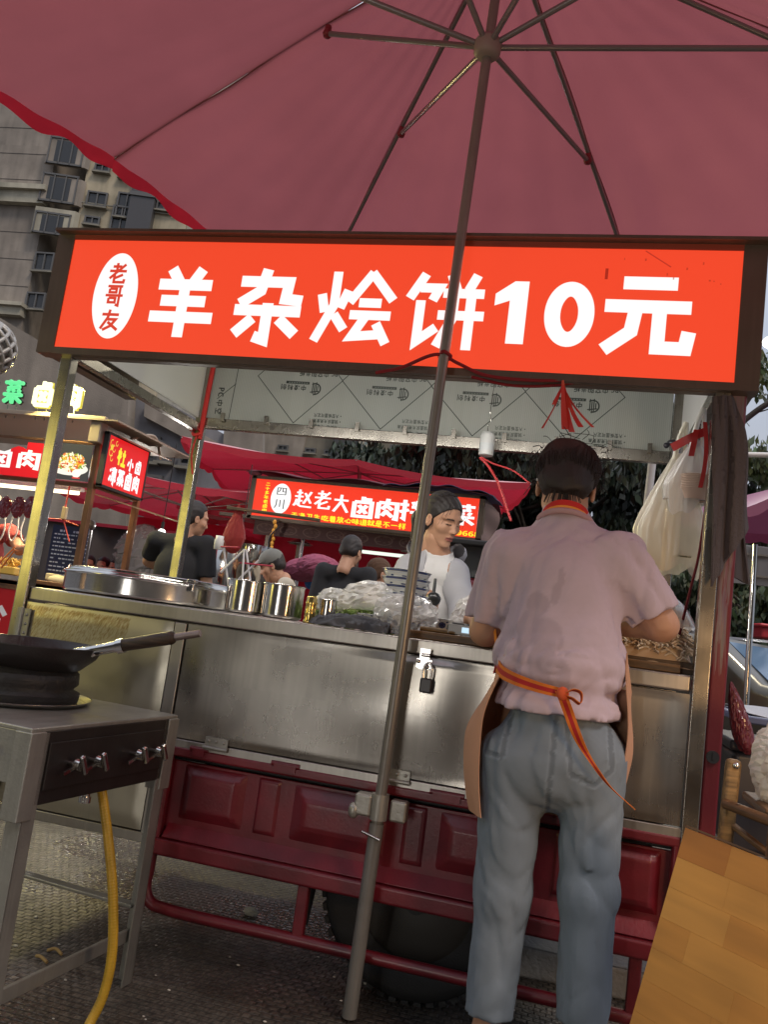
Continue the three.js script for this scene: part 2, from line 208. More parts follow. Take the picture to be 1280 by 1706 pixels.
function glyph(x, ch, X, Y, w, h, lw, col) {
  if (!G[ch]) return;
  x.save(); x.strokeStyle = col; x.lineWidth = lw; x.lineJoin = 'miter'; x.miterLimit = 3; x.lineCap = 'butt';
  for (const s of G[ch].split('|')) { x.beginPath(); s.split(' ').forEach((q, i) => { const [a, b] = q.split(',').map(Number), u = X + a / 100 * w, v = Y + b / 100 * h; i ? x.lineTo(u, v) : x.moveTo(u, v); }); x.stroke(); }
  x.restore();
}
function line(x, text, X, Y, w, h, gap, lw, col) { [...text].forEach((ch, i) => glyph(x, ch, X + i * (w + gap), Y, w, h, lw, col)); }

// ================================================================ THE SETTING
{
  const N = 40, cell = (u, v) => { const row = Math.floor(v * N), x = u * N * 0.72 + (row % 2) * 0.5, fx = x - Math.floor(x), fy = v * N - row; return Math.min(sst(0, 0.16, fx) * sst(1, 0.84, fx), sst(0, 0.2, fy) * sst(1, 0.8, fy)); };
  const tg = dtex(1024, (u, v) => { const a = fbm(u * 4, v * 4, 4, 5), g = vn(u * 128, v * 128, 128), c = cell(u, v); return clamp((0.25 + 0.55 * c) * (0.6 + 0.5 * g) + 0.5 * (a - 0.5)); });
  const tc = dtex(2048, (u, v) => { const a = fbm(u * 5, v * 5, 5, 5), b = fbm(u * 3 + 2, v * 3, 3, 4), g = vn(u * 256, v * 256, 256); let k = 0.55 + 0.7 * (a - 0.5) + 0.18 * (g - 0.5); if (b > 0.56) k *= 1 - (b - 0.56) * 2.4; k *= 0.78 + 0.28 * cell(u * 2.7 % 1, v * 2.7 % 1); return [k, k * 0.97, k * 0.92]; }, true);
  const tr = dtex(512, (u, v) => { const a = fbm(u * 4, v * 4, 4, 4), g = fbm(u * 80, v * 80, 80, 2); return [1, clamp(0.24 + 1.5 * (a - 0.36) + 0.3 * (g - 0.5), 0.14, 1), 1]; });
  const gm = M({ color: C(0.3, 0.265, 0.235), roughness: 1, roughnessMap: rep(tr, 0.45), map: rep(tc, 0.3704), bumpMap: rep(tg, 1), bumpScale: 0.007 });
  const g = new THREE.CircleGeometry(260, 64).rotateX(-Math.PI / 2);
  const kb = part(scene, 'kerb', [rbox(2.2, 0.1, 0.22, 1.3, 0.048, -0.62, 0.015)], std(C(0.3, 0.29, 0.27), 0.9, { bumpMap: rep(tGrain, 3), bumpScale: 0.006 })); kb.userData.kind = 'structure';
  const m = part(scene, 'ground', g, gm); m.userData.kind = 'structure';
}
const deg = Math.PI / 180;
const facade = (r, g, b, o = {}) => std(C(r, g, b), 0.85, { map: rep(tSmudge.clone(), 0.12), bumpMap: rep(tGrain, 1.5), bumpScale: 0.01, ...o });
const tConc = dtex(256, (u, v) => { const a = fbm(u * 6, v * 6, 6, 5), b = fbm(u * 24, v * 3, 24, 3); const k = 0.86 + 0.3 * (a - 0.5) + 0.18 * (b - 0.5); return [k, k, k * 0.99]; }, true);
const wallM = (r, g, b) => std(C(r, g, b), 0.85, { map: rep(tConc, 0.16), bumpMap: rep(tGrain, 1.2), bumpScale: 0.008 });
const paneM = M({ color: C(0.035, 0.037, 0.04), roughness: 0.12, metalness: 0 }), frameM = std(C(0.12, 0.115, 0.11), 0.5), curtainM = std(C(0.25, 0.24, 0.22), 0.9), slabM = wallM(0.34, 0.31, 0.25);
function win(parent, a, b, z, mull = 1, fr = frameM, t = 0.09) { // a = top left, b = bottom right in the facade plane
  const w = b[0] - a[0], h = a[1] - b[1], x = (a[0] + b[0]) / 2, y = (a[1] + b[1]) / 2, gs = [box(w, t, 0.16, x, a[1] - t / 2, z), box(w, t, 0.16, x, b[1] + t / 2, z), box(t, h - 2 * t, 0.16, a[0] + t / 2, y, z), box(t, h - 2 * t, 0.16, b[0] - t / 2, y, z)];
  for (let i = 1; i <= mull; i++) gs.push(box(t * 0.8, h - 2 * t, 0.12, a[0] + w * i / (mull + 1), y, z));
  const f = part(parent, 'window', gs, fr); part(f, 'pane', box(w - 2 * t, h - 2 * t, 0.02, x, y, z - 0.03), paneM);
  if (rnd() > 0.45) part(f, 'curtain', box((w - 2 * t) * rr(0.25, 0.5), h - 2 * t - 0.05, 0.02, a[0] + w * rr(0.3, 0.7), y, z - 0.09), curtainM);
  part(f, 'sill', box(w + 0.14, 0.08, 0.3, x, b[1] - 0.045, z + 0.03), slabM);
}
{
  const brown = wallM(0.4, 0.34, 0.285), beige = wallM(0.6, 0.51, 0.36), cream = wallM(0.55, 0.5, 0.39);
  const t = thing('apartment_tower', 'tall beige and brown apartment tower behind the stall sign with bay windows', 'building', [-26.5, 0, -34.8], 15 * deg);
  const A = [-1.47,23.131], B = [4.424,21.185], E = [5.29,21.138];
  part(t, 'facade', [box(B[0] - A[0], 34, 10, (A[0] + B[0]) / 2, 17, -5.1)], beige);
  part(t, 'side_strip', box(E[0] - B[0], 33.5, 9, (E[0] + B[0]) / 2, 16.75, -4.8), wallM(0.5, 0.47, 0.4));
  const W = [[[-1.131,22.542], [-.019,21.683], 1], [[0.524,22.721], [1.568,21.286], 1], [[-1.034,24.198], [-.184,23.718], 1], [[2.679,22.512], [3.559,22.007], 1], [[-1.026,20.338], [-.045,19.994], 1], [[0.694,20.454], [1.413,20.106], 0], [[2.668,20.642], [3.809,20.322], 1], [[0.383,25.024], [1.436,23.57], 1]];
  for (const w of W) { win(t, w[0], w[1], 0.02, w[2]); for (const dy of [-3.1, -6.2]) win(t, [w[0][0], w[0][1] + dy], [w[1][0], w[1][1] + dy], 0.02, w[2]); }
  const g0 = [1.336,22.807], g1 = [2.648,20.569];
  part(t, 'glazed_column', box(g1[0] - g0[0], 30, 0.5, (g0[0] + g1[0]) / 2, 15, 0.15), std(C(0.07, 0.065, 0.065), 0.3));
  for (let k = 0; k < 9; k++) part(t, 'floor_band', box(g1[0] - g0[0] + 0.1, 0.22, 0.6, (g0[0] + g1[0]) / 2, 2 + 3.1 * k + (g1[1] % 3.1), 0.18), frameM);
  for (let k = 0; k < 10; k++) part(t, 'string_course', box(B[0] - A[0] - 0.05, 0.06, 0.06, (A[0] + B[0]) / 2, 0.9 + 3.1 * k + ([0.904,20.941][1] % 3.1), 0.02), slabM);
  // bay windows stacked on the corner between the brown wing and the beige front
  const c0 = [-3.436,22.107], bx = (A[0] + c0[0]) / 2 - 0.1, bw = A[0] - c0[0] + 0.5;
  for (const [py, h] of [[[-2.734,25.284][1], 1.55], [[-2.591,23.119][1], 1.6], [[-2.571,20.872][1], 1.2]]) {
    for (const dy of [0]) {
      const y = py + dy; const pts = [[bx - bw / 2, 0], [bx - bw / 2 + 0.1, 0.2], [bx + bw / 2 - 0.2, 0.2], [bx + bw / 2, 0]];
      const bay = part(t, 'bay', slab(pts, 1.5).rotateX(Math.PI / 2).translate(0, y - h, 0).scale(1, 1, 1), py > 21 ? brown : cream);
      const f = part(bay, 'window', [box(bw - 0.5, 0.1, 0.12, bx - 0.1, y, 0.2), box(bw - 0.5, 0.1, 0.12, bx - 0.1, y - h + 0.05, 0.2), ...[0, 1, 2, 3].map((i) => box(0.07, h, 0.12, bx - bw / 2 + 0.2 + i * (bw - 0.6) / 3, y - h / 2, 0.2))], frameM);
      part(bay, 'pane', box((bw - 0.55) * 0.62, (h - 0.1) * 0.86, 0.24, bx - 0.1, y - h / 2, 0.09), paneM);
    }
  }
  const w2 = thing('apartment_wing', 'dark brown clad wing of the apartment tower at the left edge', 'building', [-26.5, 0, -34.8], 5 * deg);
  const R = [-3.4,22.109];
  part(w2, 'facade', box(16, 40, 9, R[0] - 8, 20, -4.2), brown);
  const c1 = [-5.055,22.347][1], c2 = [-4.845,21.351][1];
  part(w2, 'cornice', [box(16.2, c1 - c2 - 0.3, 0.5, R[0] - 8, (c1 + c2) / 2 - 0.1, 0.5), box(16.4, 0.28, 0.9, R[0] - 8, c1 - 0.12, 0.55)], cream);
  const c3 = [-4.341,15.544][1], c4 = [-4.218,14.967][1];
  part(w2, 'cornice', [box(16.2, c3 - c4, 0.5, R[0] - 8, (c3 + c4) / 2, 0.5), box(16.4, 0.2, 0.8, R[0] - 8, c3, 0.55)], cream);
  for (let k = 0; k < 14; k++) part(w2, 'panel_joint', box(15.9, 0.016, 0.02, R[0] - 8, 9 + k * 1.55, 0.31), std(C(0.07, 0.06, 0.055), 0.8));
  win(w2, [-3.358,18.744], [-2.207,17.667], 0.36, 1); win(w2, [-3.382,16.442], [-2.26,15.491], 0.36, 1);
  // low building with slanting grey and brown bands
  const l = thing('low_building', 'low brown building with slanting grey bands behind the left stall', 'building', [-12.65, 0, -19.3], 10 * deg);
  const P = (d, z, pts, m, n) => part(l, n, slab(pts, d, z), m);
  P(3, 0.6, [[-6.852,9.742], [-.225,6.927], [-.049,5.529], [0.773,0.946], [-4.987,1.088]], brown, 'wall');
  P(3, 0, [[-.378,7.363], [3.935,5.639], [4.584,1.443], [0.773,0.946]], wallM(0.27, 0.26, 0.275), 'wall');
  P(0.4, 0.25, [[0.174,6.786], [0.212,6.36], [2.618,5.444], [2.574,5.824]], brown, 'band');
  P(0.3, 0.2, [[2.66,6.314], [2.726,5.677], [3.923,5.711], [3.823,6.36]], brown, 'band');
  P(0.3, 0.2, [[0.171,5.963], [0.226,5.858], [1.136,5.523], [1.081,5.627]], frameM, 'awning_bar');
  win(l, [0.233,5.822], [0.796,5.04], 0.1, 0, std(C(0.05, 0.05, 0.05), 0.5), 0.12); win(l, [0.801,5.538], [1.211,5.09], 0.1, 0, frameM, 0.1);
  win(l, [0.438,4.666], [1.042,4.157], 0.1, 1); win(l, [1.438,5.375], [1.882,5.025], 0.1, 0);
  const mb = thing('apartment_block', 'beige apartment block with dark windows beyond the large red umbrella', 'building', [-15, 0, -44.5], 0);
  const m0 = [-1.707,11.59], m1 = [8.794,11.676];
  part(mb, 'facade', box(m1[0] - m0[0], 14.5, 8, (m0[0] + m1[0]) / 2, 7.25, -4.2), wallM(0.3, 0.26, 0.2));
  const k0 = [-7.086,11.37]; part(mb, 'brown_wing', box(m0[0] - k0[0], 14.2, 8, (m0[0] + k0[0]) / 2, 7.1, -4), brown);
  for (const [a, b] of [[[-1.595,11.371], [-.885,11.049]], [[-.351,11.355], [0.274,11.029]], [[0.928,12.055], [1.663,11.699]], [[0.992,11.348], [1.64,11.064]], [[3.725,11.971], [4.343,11.502]], [[4.645,12.005], [5.152,11.493]], [[-3.376,11.423], [-2.685,11.057]], [[-5.509,11.22], [-4.808,10.889]]]) { win(mb, a, b, 0.03, 1); win(mb, [a[0], a[1] - 2.6], [b[0], b[1] - 2.6], 0.03, 1); }
  const q0 = [0.252,11.966], q1 = [0.938,11.194]; part(mb, 'glazed_column', box(q1[0] - q0[0], 14, 0.4, (q0[0] + q1[0]) / 2, 7, 0.2), std(C(0.07, 0.065, 0.065), 0.3));
  const s0 = [1.835,12.086], s1 = [3.026,11.36]; part(mb, 'pale_strip', box(s1[0] - s0[0], 14.4, 0.5, (s0[0] + s1[0]) / 2, 7.2, 0.2), cream);
  // the street behind the photographer, mirrored in the steel doors
  const bk = thing('street_block', 'plain brown apartment block across the street behind the photographer', 'building', [2, 0, 24], Math.PI);
  part(bk, 'facade', box(60, 20, 8, 0, 10, -4), wallM(0.16, 0.14, 0.125));
  for (let i = 0; i < 12; i++) for (let j = 0; j < 5; j++) win(bk, [-28 + i * 5, 4 + j * 3.4], [-25.6 + i * 5, 2.3 + j * 3.4], 0.06, 1);
}
// ---------------------------------------------------------------- trees
const barkM = std(C(0.06, 0.048, 0.04), 0.9, { bumpMap: rep(tGrain, 4), bumpScale: 0.01 });
const leafM = M({ color: C(1, 1, 1), vertexColors: true, roughness: 0.6, side: THREE.DoubleSide, transmission: 0.12, thickness: 0 });
function tree(label, x, z, h, R, n, leaf, tone, group) {
  const t = thing('tree', label, 'tree', [x, 0, z], 0, group), limbs = [], cl = [];
  const tr = 0.035 * h; limbs.push(rod([0, 0, 0], [0.05 * h * rr(-1, 1), h * 0.45, 0.03 * h], tr, tr * 0.6, 10));
  for (let i = 0; i < 16; i++) {
    const a = i * 2.4, y0 = h * rr(0.3, 0.5), L = R * rr(0.45, 0.95), y1 = h * rr(0.42, 0.94), e = [Math.cos(a) * L, y1, Math.sin(a) * L], md = [e[0] * 0.4, lerp(y0, y1, 0.6), e[2] * 0.4];
    limbs.push(tube([[0, y0, 0], md, e], tr * 0.22, 8, 5)); for (let k = 0; k < 3; k++) cl.push([e[0] + rr(-1, 1) * R * 0.35, e[1] + rr(-1, 1) * h * 0.09, e[2] + rr(-1, 1) * R * 0.35, R * rr(0.16, 0.34)]);
  }
  part(t, 'trunk', limbs, barkM);
  const pos = new Float32Array(n * 12), nor = new Float32Array(n * 12), col = new Float32Array(n * 12), idx = [];
  const q = new THREE.Quaternion(), e = new THREE.Euler(), v = new THREE.Vector3(), nn = new THREE.Vector3();
  for (let i = 0; i < n; i++) {
    const c = cl[(rnd() * cl.length) | 0], rad = c[3] * Math.pow(rnd(), 0.4), th = rr(0, 6.283), cz = rr(-1, 1), sz = Math.sqrt(1 - cz * cz), px = c[0] + rad * sz * Math.cos(th), py = c[1] + rad * cz * 0.75, pz = c[2] + rad * sz * Math.sin(th);
    e.set(rr(-1.1, 0.5), rr(0, 6.28), rr(-0.6, 0.6)); q.setFromEuler(e); nn.set(0, 0.35, 1).normalize().applyQuaternion(q); const s = leaf * rr(0.6, 1.3), k = rr(0.55, 1.35), wv = rr(-0.3, 0.3);
    [[0, -1], [0.42, 0], [0, 1], [-0.42, 0]].forEach(([a, b], j) => { v.set(a * s, b * s, 0).applyQuaternion(q); const o = i * 12 + j * 3; pos[o] = px + v.x; pos[o + 1] = py + v.y; pos[o + 2] = pz + v.z; nor[o] = nn.x; nor[o + 1] = nn.y; nor[o + 2] = nn.z; col[o] = tone[0] * k * (1 + wv); col[o + 1] = tone[1] * k; col[o + 2] = tone[2] * k; });
    const b = i * 4; idx.push(b, b + 1, b + 2, b, b + 2, b + 3);
  }
  const g = new THREE.BufferGeometry(); g.setAttribute('position', new THREE.BufferAttribute(pos, 3)); g.setAttribute('normal', new THREE.BufferAttribute(nor, 3)); g.setAttribute('color', new THREE.BufferAttribute(col, 3)); g.setIndex(idx);
  part(t, 'crown', g, leafM); return t;
}
{
  const dk = [0.034, 0.046, 0.024], gn = [0.075, 0.095, 0.03];
  tree('dark dense street tree behind the woman in the pale hoodie', [-1.936,3.667,-14.177][0], [-1.936,3.667,-14.177][2], 5.6, 2.4, 15000, 0.13, dk);
  tree('dark street tree directly behind the vendor head', [-.197,3.614,-13.583][0], [-.197,3.614,-13.583][2], 5.4, 2.5, 15000, 0.13, dk);
  tree('dark street tree beyond the hanging white bags', [1.571,4.189,-16.032][0], [1.571,4.189,-16.032][2], 6, 2.9, 15000, 0.14, dk);
  tree('dark tree at the right end of the beige apartment block', [-4.228,4.578,-20.756][0], [-4.228,4.578,-20.756][2], 6.4, 2.2, 9000, 0.15, dk);
  const rt = tree('green tree at the right edge against the evening sky', [3.434,4.589,-13.321][0] + 0.5, [3.434,4.589,-13.321][2], 6.3, 1.9, 9000, 0.11, gn);
  tree('green leafy bush tree above the parked car at right', [3.341,2.937,-11.453][0] + 0.6, [3.341,2.937,-11.453][2], 3.6, 1.5, 9000, 0.09, [0.05, 0.065, 0.024]);
  tree('shaded tree behind the traffic panel at the right edge', [3.616,3.36,-18.754][0] + 0.6, [3.616,3.36,-18.754][2], 5, 3, 12000, 0.15, dk);
}

// ================================================================ THE FOOD CART
const CT = 1.055; // counter height
const cart = thing('food_cart', 'stainless steel food cart on a red cargo tricycle under the orange sign', 'food cart', [0, 0, 0]);
{
  const hw = 0.022;
  // four posts
  part(cart, 'post', bar([-1.061, 0.34, 0], [-1.061, 1.9, 0], 0.044, 0.044, 0.004), steelPost);
  part(cart, 'post', bar([1.108, 0.34, 0], [1.108, 1.9, 0], 0.044, 0.044, 0.004), steelPost);
  part(cart, 'post', bar([-1.061, 0.6, -1.037], [-1.061, 2.25, -1.037], 0.044, 0.044, 0.004), steelPost);
  part(cart, 'post', bar([1.085, 0.6, -1.037], [1.085, 2.25, -1.037], 0.044, 0.044, 0.004), steelPost);
  part(cart, 'beam', bar([-1.061, 1.885, 0.0], [-1.061, 1.885, -1.012], 0.035, 0.04), steelPost);
  part(cart, 'beam', bar([1.108, 1.885, 0.0], [1.095, 1.885, -1.012], 0.035, 0.04), steelPost);
  part(cart, 'back_rail', [bar([-1.036, 1.915, -1.037], [1.06, 1.915, -1.037], 0.036, 0.05), ...[-0.94, -0.72, -0.5, -0.28, -0.06, 0.16, 0.38, 0.6, 0.82, 0.98].map((x) => box(0.018, 0.04, 0.012, x, 1.945, -1.008))], steelPost);
  part(cart, 'front_rail', bar([-1.036, 1.876, 0.012], [1.084, 1.876, 0.012], 0.03, 0.03), boxBrown);
  // counter top, front strip, dividing post
  part(cart, 'counter_top', rbox(2.125, 0.012, 1.0, 0.022, CT - 0.007, -0.515, 0.004), steel);
  part(cart, 'counter_edge', rbox(2.12, 0.045, 0.02, 0.023, CT - 0.024, -0.002, 0.006), steel);
  part(cart, 'cabinet_body', box(2.06, 0.36, 0.95, 0.022, 0.825, -0.52), steel);
  part(cart, 'cabinet_body', box(0.57, 0.3, 0.95, -0.76, 0.488, -0.52), steel);
  // side hinged left door
  const lx0 = -1.036, lx1 = -0.486, ly0 = 0.358, ly1 = 1.003;
  const tGrease = ctex(512, 512, (x, w, h) => {
    x.fillStyle = '#e9e5dc'; x.fillRect(0, 0, w, h);
    for (let i = 0; i < 2600; i++) { const u = Math.pow(rnd(), 1.2) * 0.72, v = Math.pow(rnd(), 1.8) * 0.22 * (1 - u * 0.8) + 0.012; x.strokeStyle = `rgba(${95 + rnd() * 40},${62 + rnd() * 25},20,${0.05 + 0.16 * rnd()})`; x.lineWidth = 1 + rnd() * 1.2; x.beginPath(); const X = u * w, Y = v * h; x.moveTo(X, Y); x.lineTo(X - rr(2, 9), Y + rr(4, 14)); x.stroke(); }
    for (let i = 0; i < 500; i++) { x.fillStyle = `rgba(255,255,250,${rnd() * 0.4})`; x.fillRect(rnd() * w, rnd() * h, 1.3, 1.3); }
    for (let i = 0; i < 60; i++) { x.strokeStyle = `rgba(110,100,85,${rnd() * 0.14})`; x.beginPath(); const X = rnd() * w, Y = rnd() * h; x.moveTo(X, Y); x.lineTo(X + rr(-6, 6), Y + rr(10, 120)); x.stroke(); }
  });
  const uvRect = (g, x0, x1, y0, y1) => { const p = g.attributes.position, uv = g.attributes.uv; for (let i = 0; i < p.count; i++) uv.setXY(i, (p.getX(i) - x0) / (x1 - x0), (p.getY(i) - y0) / (y1 - y0)); return g; };
  const dish = (x0, x1, y0, y1, f, nu, nv) => sheet((u, v) => [lerp(x0, x1, u), lerp(y0, y1, v), f(u, v)], nu, nv, 0.012);
  const edge = (u, v) => sst(0, 0.05, u) * sst(1, 0.95, u) * sst(0, 0.06, v) * sst(1, 0.94, v);
  const ld = part(cart, 'cabinet_door', dish(lx0, lx1, ly0, ly1, (u, v) => 0.012 + edge(u, v) * (0.004 + 0.004 * fbm(u * 3, v * 3, 64, 2)), 40, 40), M({ color: C(0.62, 0.6, 0.54), metalness: 0.88, roughness: 0.5, map: tGrease, roughnessMap: rep(tSmudge, 2) }), { uv: true, label: 'grease-stained left cabinet door' });
  for (const y of [0.93, 0.45]) part(ld, 'hinge', [box(0.05, 0.1, 0.006, -1.03, y, 0.026), rod([-1.036, y - 0.052, 0.03], [-1.036, y + 0.052, 0.03], 0.007), ...[-0.03, 0, 0.03].map((d) => ball(0.005, -1.016, y + d, 0.029))], galv);
  part(cart, 'frame_strip', [rbox(0.04, 0.66, 0.02, -0.463, 0.673, 0.004, 0.003)], steel);
  part(cart, 'frame_strip', [rbox(0.6, 0.03, 0.02, -0.75, 0.338, 0.004, 0.003)], steel);
  part(cart, 'frame_strip', [rbox(1.53, 0.028, 0.02, 0.324, 0.634, 0.004, 0.003)], steel);
  // long fold-down door with dents
  const bulge = (u, v) => { const a = (u - 0.50) / 0.16, b = (v - 0.5) / 0.42, c = (u - 0.33) / 0.22, d = (u - 0.62) / 0.05, e = (v - 0.55 - (u - 0.6) * 0.6) / 0.5; return 0.018 * Math.exp(-a * a - b * b) + 0.006 * Math.exp(-c * c - b * b) - 0.009 * Math.exp(-d * d - e * e) + 0.004 * Math.sin(u * 9 + v * 2.5); };
  const bd = part(cart, 'cabinet_door', dish(-0.436, 1.083, 0.652, 1.003, (u, v) => 0.012 + edge(u, v) * bulge(u, v), 140, 50), M({ color: C(0.63, 0.61, 0.595), metalness: 0.93, roughness: 0.37, map: rep(tSteel, 1.2), roughnessMap: rep(tSmudge, 1.5) }), { label: 'long dented fold-down steel door' });
  for (const x of [-0.275, 0.3, 0.85]) part(bd, 'hinge', [box(0.075, 0.04, 0.006, x, 0.652, 0.02), rod([x - 0.04, 0.64, 0.026], [x + 0.04, 0.64, 0.026], 0.006), ...[-0.025, 0, 0.025].map((d) => ball(0.005, x + d, 0.66, 0.023))], galv);
  part(bd, 'hasp', [box(0.03, 0.06, 0.006, 0.34, 0.998, 0.03), rod([0.33, 1.01, 0.034], [0.355, 1.01, 0.034], 0.006), box(0.045, 0.026, 0.008, 0.342, 0.985, 0.04), ball(0.007, 0.325, 0.99, 0.044), ball(0.007, 0.352, 0.977, 0.044)], chrome);
  // red drop side of the tricycle with pressed panels
  const side = part(cart, 'drop_side', [rbox(1.56, 0.03, 0.035, 0.325, 0.611, 0.0, 0.008), rbox(1.53, 0.24, 0.012, 0.325, 0.46, -0.022, 0.003), rbox(1.56, 0.05, 0.05, 0.325, 0.325, 0.004, 0.01), rbox(0.045, 0.3, 0.03, -0.44, 0.46, 0.002, 0.01), rbox(0.045, 0.3, 0.03, 1.09, 0.46, 0.002, 0.01), place(rbox(1.47, 0.055, 0.008, 0, 0, 0, 0.002), [0.325, 0.372, -0.004], [-0.75, 0, 0])], redPaint);
  const emb = (x0, x1, y0, y1, r) => sheet((u, v) => { const k = 0.16, a = u < 0.5 ? Math.min(1, u / k) : Math.min(1, (1 - u) / k), w = (x1 - x0) * k, b = v < 0.5 ? Math.min(1, v * (y1 - y0) / w) : Math.min(1, (1 - v) * (y1 - y0) / w); return [lerp(x0, x1, u), lerp(y0, y1, v), -0.02 + r * Math.min(a, b)]; }, 26, 26, 0.006);
  for (const [x0, x1, r] of [[-0.385, -0.165, 0.026], [-0.135, -0.055, 0.012], [-0.02, 0.285, 0.028], [0.325, 0.4, 0.012], [0.43, 0.72, 0.028], [0.76, 0.84, 0.012], [0.87, 1.05, 0.026]]) part(side, 'pressed_panel', emb(x0, x1, 0.405, 0.578, r), redPaint);
  for (const [a, b] of [[-0.36, -0.3], [-0.09, 0.0], [0.4, 0.5], [0.75, 0.85]]) part(side, 'hinge', [rod([a, 0.628, 0.014], [b, 0.628, 0.014], 0.008), box(b - a - 0.02, 0.02, 0.006, (a + b) / 2, 0.618, 0.02)], redPaint);
  // lower tubular guard
  part(cart, 'guard_rail', tube([[-0.44, 0.34, 0.0], [-0.44, 0.25, 0.002], [-0.44, 0.19, 0.003], [-0.415, 0.155, 0.004], [-0.36, 0.147, 0.004], [0, 0.147, 0.004], [0.6, 0.147, 0.004], [1.1, 0.147, 0.004]], 0.018, 90, 12), redPaint);
  part(cart, 'guard_strut', rbox(0.034, 0.16, 0.028, 0.062, 0.225, 0.0, 0.005), redPaint);
  part(cart, 'guard_strut', rbox(0.034, 0.16, 0.028, 1.0, 0.225, 0.0, 0.005), redPaint);
  part(cart, 'bed', [rbox(1.6, 0.06, 1.0, 0.3, 0.61, -0.53, 0.006), box(1.5, 0.05, 0.05, 0.3, 0.5, -0.3), box(1.5, 0.05, 0.05, 0.3, 0.5, -0.8), rod([0.38, 0.28, -0.1], [0.38, 0.28, -0.95], 0.03)], dark);
  part(cart, 'mud_flap', slab([[0.025, 0.3], [0.075, 0.3], [0.06, 0.16], [0.03, 0.14]], 0.006, -0.09), rubber);
  for (const z of [-0.16, -0.92]) {
    const tyre = part(cart, 'wheel', [lathe([[0.17, -0.06], [0.25, -0.065], [0.283, -0.045], [0.29, -0.02], [0.29, 0.02], [0.283, 0.045], [0.25, 0.065], [0.17, 0.06]], 0, 0, 0, 48).rotateX(Math.PI / 2).translate(0.38, 0.29, z), ...Array.from({ length: 48 }, (_, i) => box(0.022, 0.012, 0.1, 0, 0.288, 0).rotateZ(i * Math.PI / 24).translate(0.38, 0.29, z))], rubber);
    part(tyre, 'rim', [lathe([[0.03, -0.03], [0.05, -0.05], [0.12, -0.02], [0.165, -0.05], [0.175, -0.055], [0.175, 0.055], [0.03, 0.03]], 0, 0, 0, 32).rotateX(Math.PI / 2).translate(0.38, 0.29, z)], std(C(0.05, 0.045, 0.04), 0.6));
  }
  // red cab pillar beside the right post, black sleeve and worn paint
  const tWorn = ctex(256, 1024, (x, w, h) => { x.fillStyle = '#8c1626'; x.fillRect(0, 0, w, h); for (let i = 0; i < 260; i++) { const Y = Math.pow(rnd(), 1.5) * h * 0.5; x.fillStyle = `rgba(${150 + rnd() * 40},${135 + rnd() * 30},${135 + rnd() * 30},${0.25 + rnd() * 0.5})`; x.beginPath(); x.ellipse(rnd() * w * 0.8, Y, rr(4, 26), rr(8, 60), rr(-0.5, 0.5), 0, 7); x.fill(); } for (let i = 0; i < 260; i++) { x.fillStyle = `rgba(225,215,205,${rnd() * 0.5})`; x.fillRect(rnd() * w, rnd() * h, 1.6, 1.6); } });
  const pg = rbox(0.046, 1.55, 0.05, 1.155, 1.12, -0.03, 0.01); { const p = pg.attributes.position, uv = pg.attributes.uv; for (let i = 0; i < p.count; i++) uv.setXY(i, (p.getX(i) - 1.13) / 0.05, (p.getY(i) - 0.35) / 1.55); }
  part(cart, 'red_pillar', pg, M({ color: C(0.55, 0.5, 0.5), map: tWorn, roughness: 0.5, bumpMap: rep(tGrain, 3), bumpScale: 0.0008 }), { uv: true });
  part(cart, 'keyhole', [rod([1.155, 0.845, -0.006], [1.155, 0.845, 0.003], 0.017, 0.017, 20), box(0.003, 0.02, 0.003, 1.155, 0.848, 0.004)], dark);
  // roof sheet and printed sheets of the canopy skirt
  const inkC = '#3c423f';
  const tSkirt = ctex(2048, 280, (x, w, h) => {
    x.fillStyle = '#c6c8c4'; x.fillRect(0, 0, w, h);
    for (let i = 0; i < w; i += 4) { x.fillStyle = `rgba(${i % 8 ? 255 : 90},${i % 8 ? 255 : 100},${i % 8 ? 255 : 95},0.10)`; x.fillRect(i, 0, 2, h); }
    for (let i = 0; i < 40; i++) { x.fillStyle = `rgba(235,240,236,${rnd() * 0.08})`; x.fillRect(rnd() * w, 0, rr(20, 120), h); }
    const S = w / 2.1, X = (m) => (m + 1.04) * S, Y = (m) => (2.225 - m) * S; // metres to pixels
    x.strokeStyle = inkC; x.lineWidth = 3.2;
    for (let k = 0; k < 4; k++) { const c = -0.6 + k * 0.418; const hh = 0.225; x.beginPath(); x.moveTo(X(c - 0.21), Y(2.165)); x.lineTo(X(c), Y(1.95)); x.lineTo(X(c + 0.21), Y(2.165)); x.lineTo(X(c), Y(2.165 + hh)); x.closePath(); x.stroke(); }
    const flip = (cx, cy, f) => { x.save(); x.translate(X(cx), Y(cy)); x.rotate(Math.PI); f(); x.restore(); };
    for (let k = 0; k < 4; k++) {
      const c = -0.535 + k * 0.418, al = [1, 0.75, 0.75, 0.95][k]; x.globalAlpha = al;
      flip(c, 2.118, () => { line(x, '中凌科创', 26, -12, 27, 27, 5, 3.4, inkC); x.fillStyle = inkC; x.fillRect(14, 19, 112, 12); x.fillStyle = '#9aa39e'; for (let q = 0; q < 8; q++) x.fillRect(22 + q * 12, 22, 8, 5);
        x.strokeStyle = inkC; x.lineWidth = 6; x.beginPath(); x.arc(-16, 0, 25, 0.9, 4.9); x.stroke(); x.lineWidth = 4.5; for (const [a, b, d] of [[-20, -22, 32], [-12, -30, 20], [-4, -22, 30], [-28, -14, 14]]) { x.beginPath(); x.moveTo(a, b); x.lineTo(a, d); x.stroke(); } x.beginPath(); x.moveTo(-34, -10); x.lineTo(6, -16); x.stroke(); });
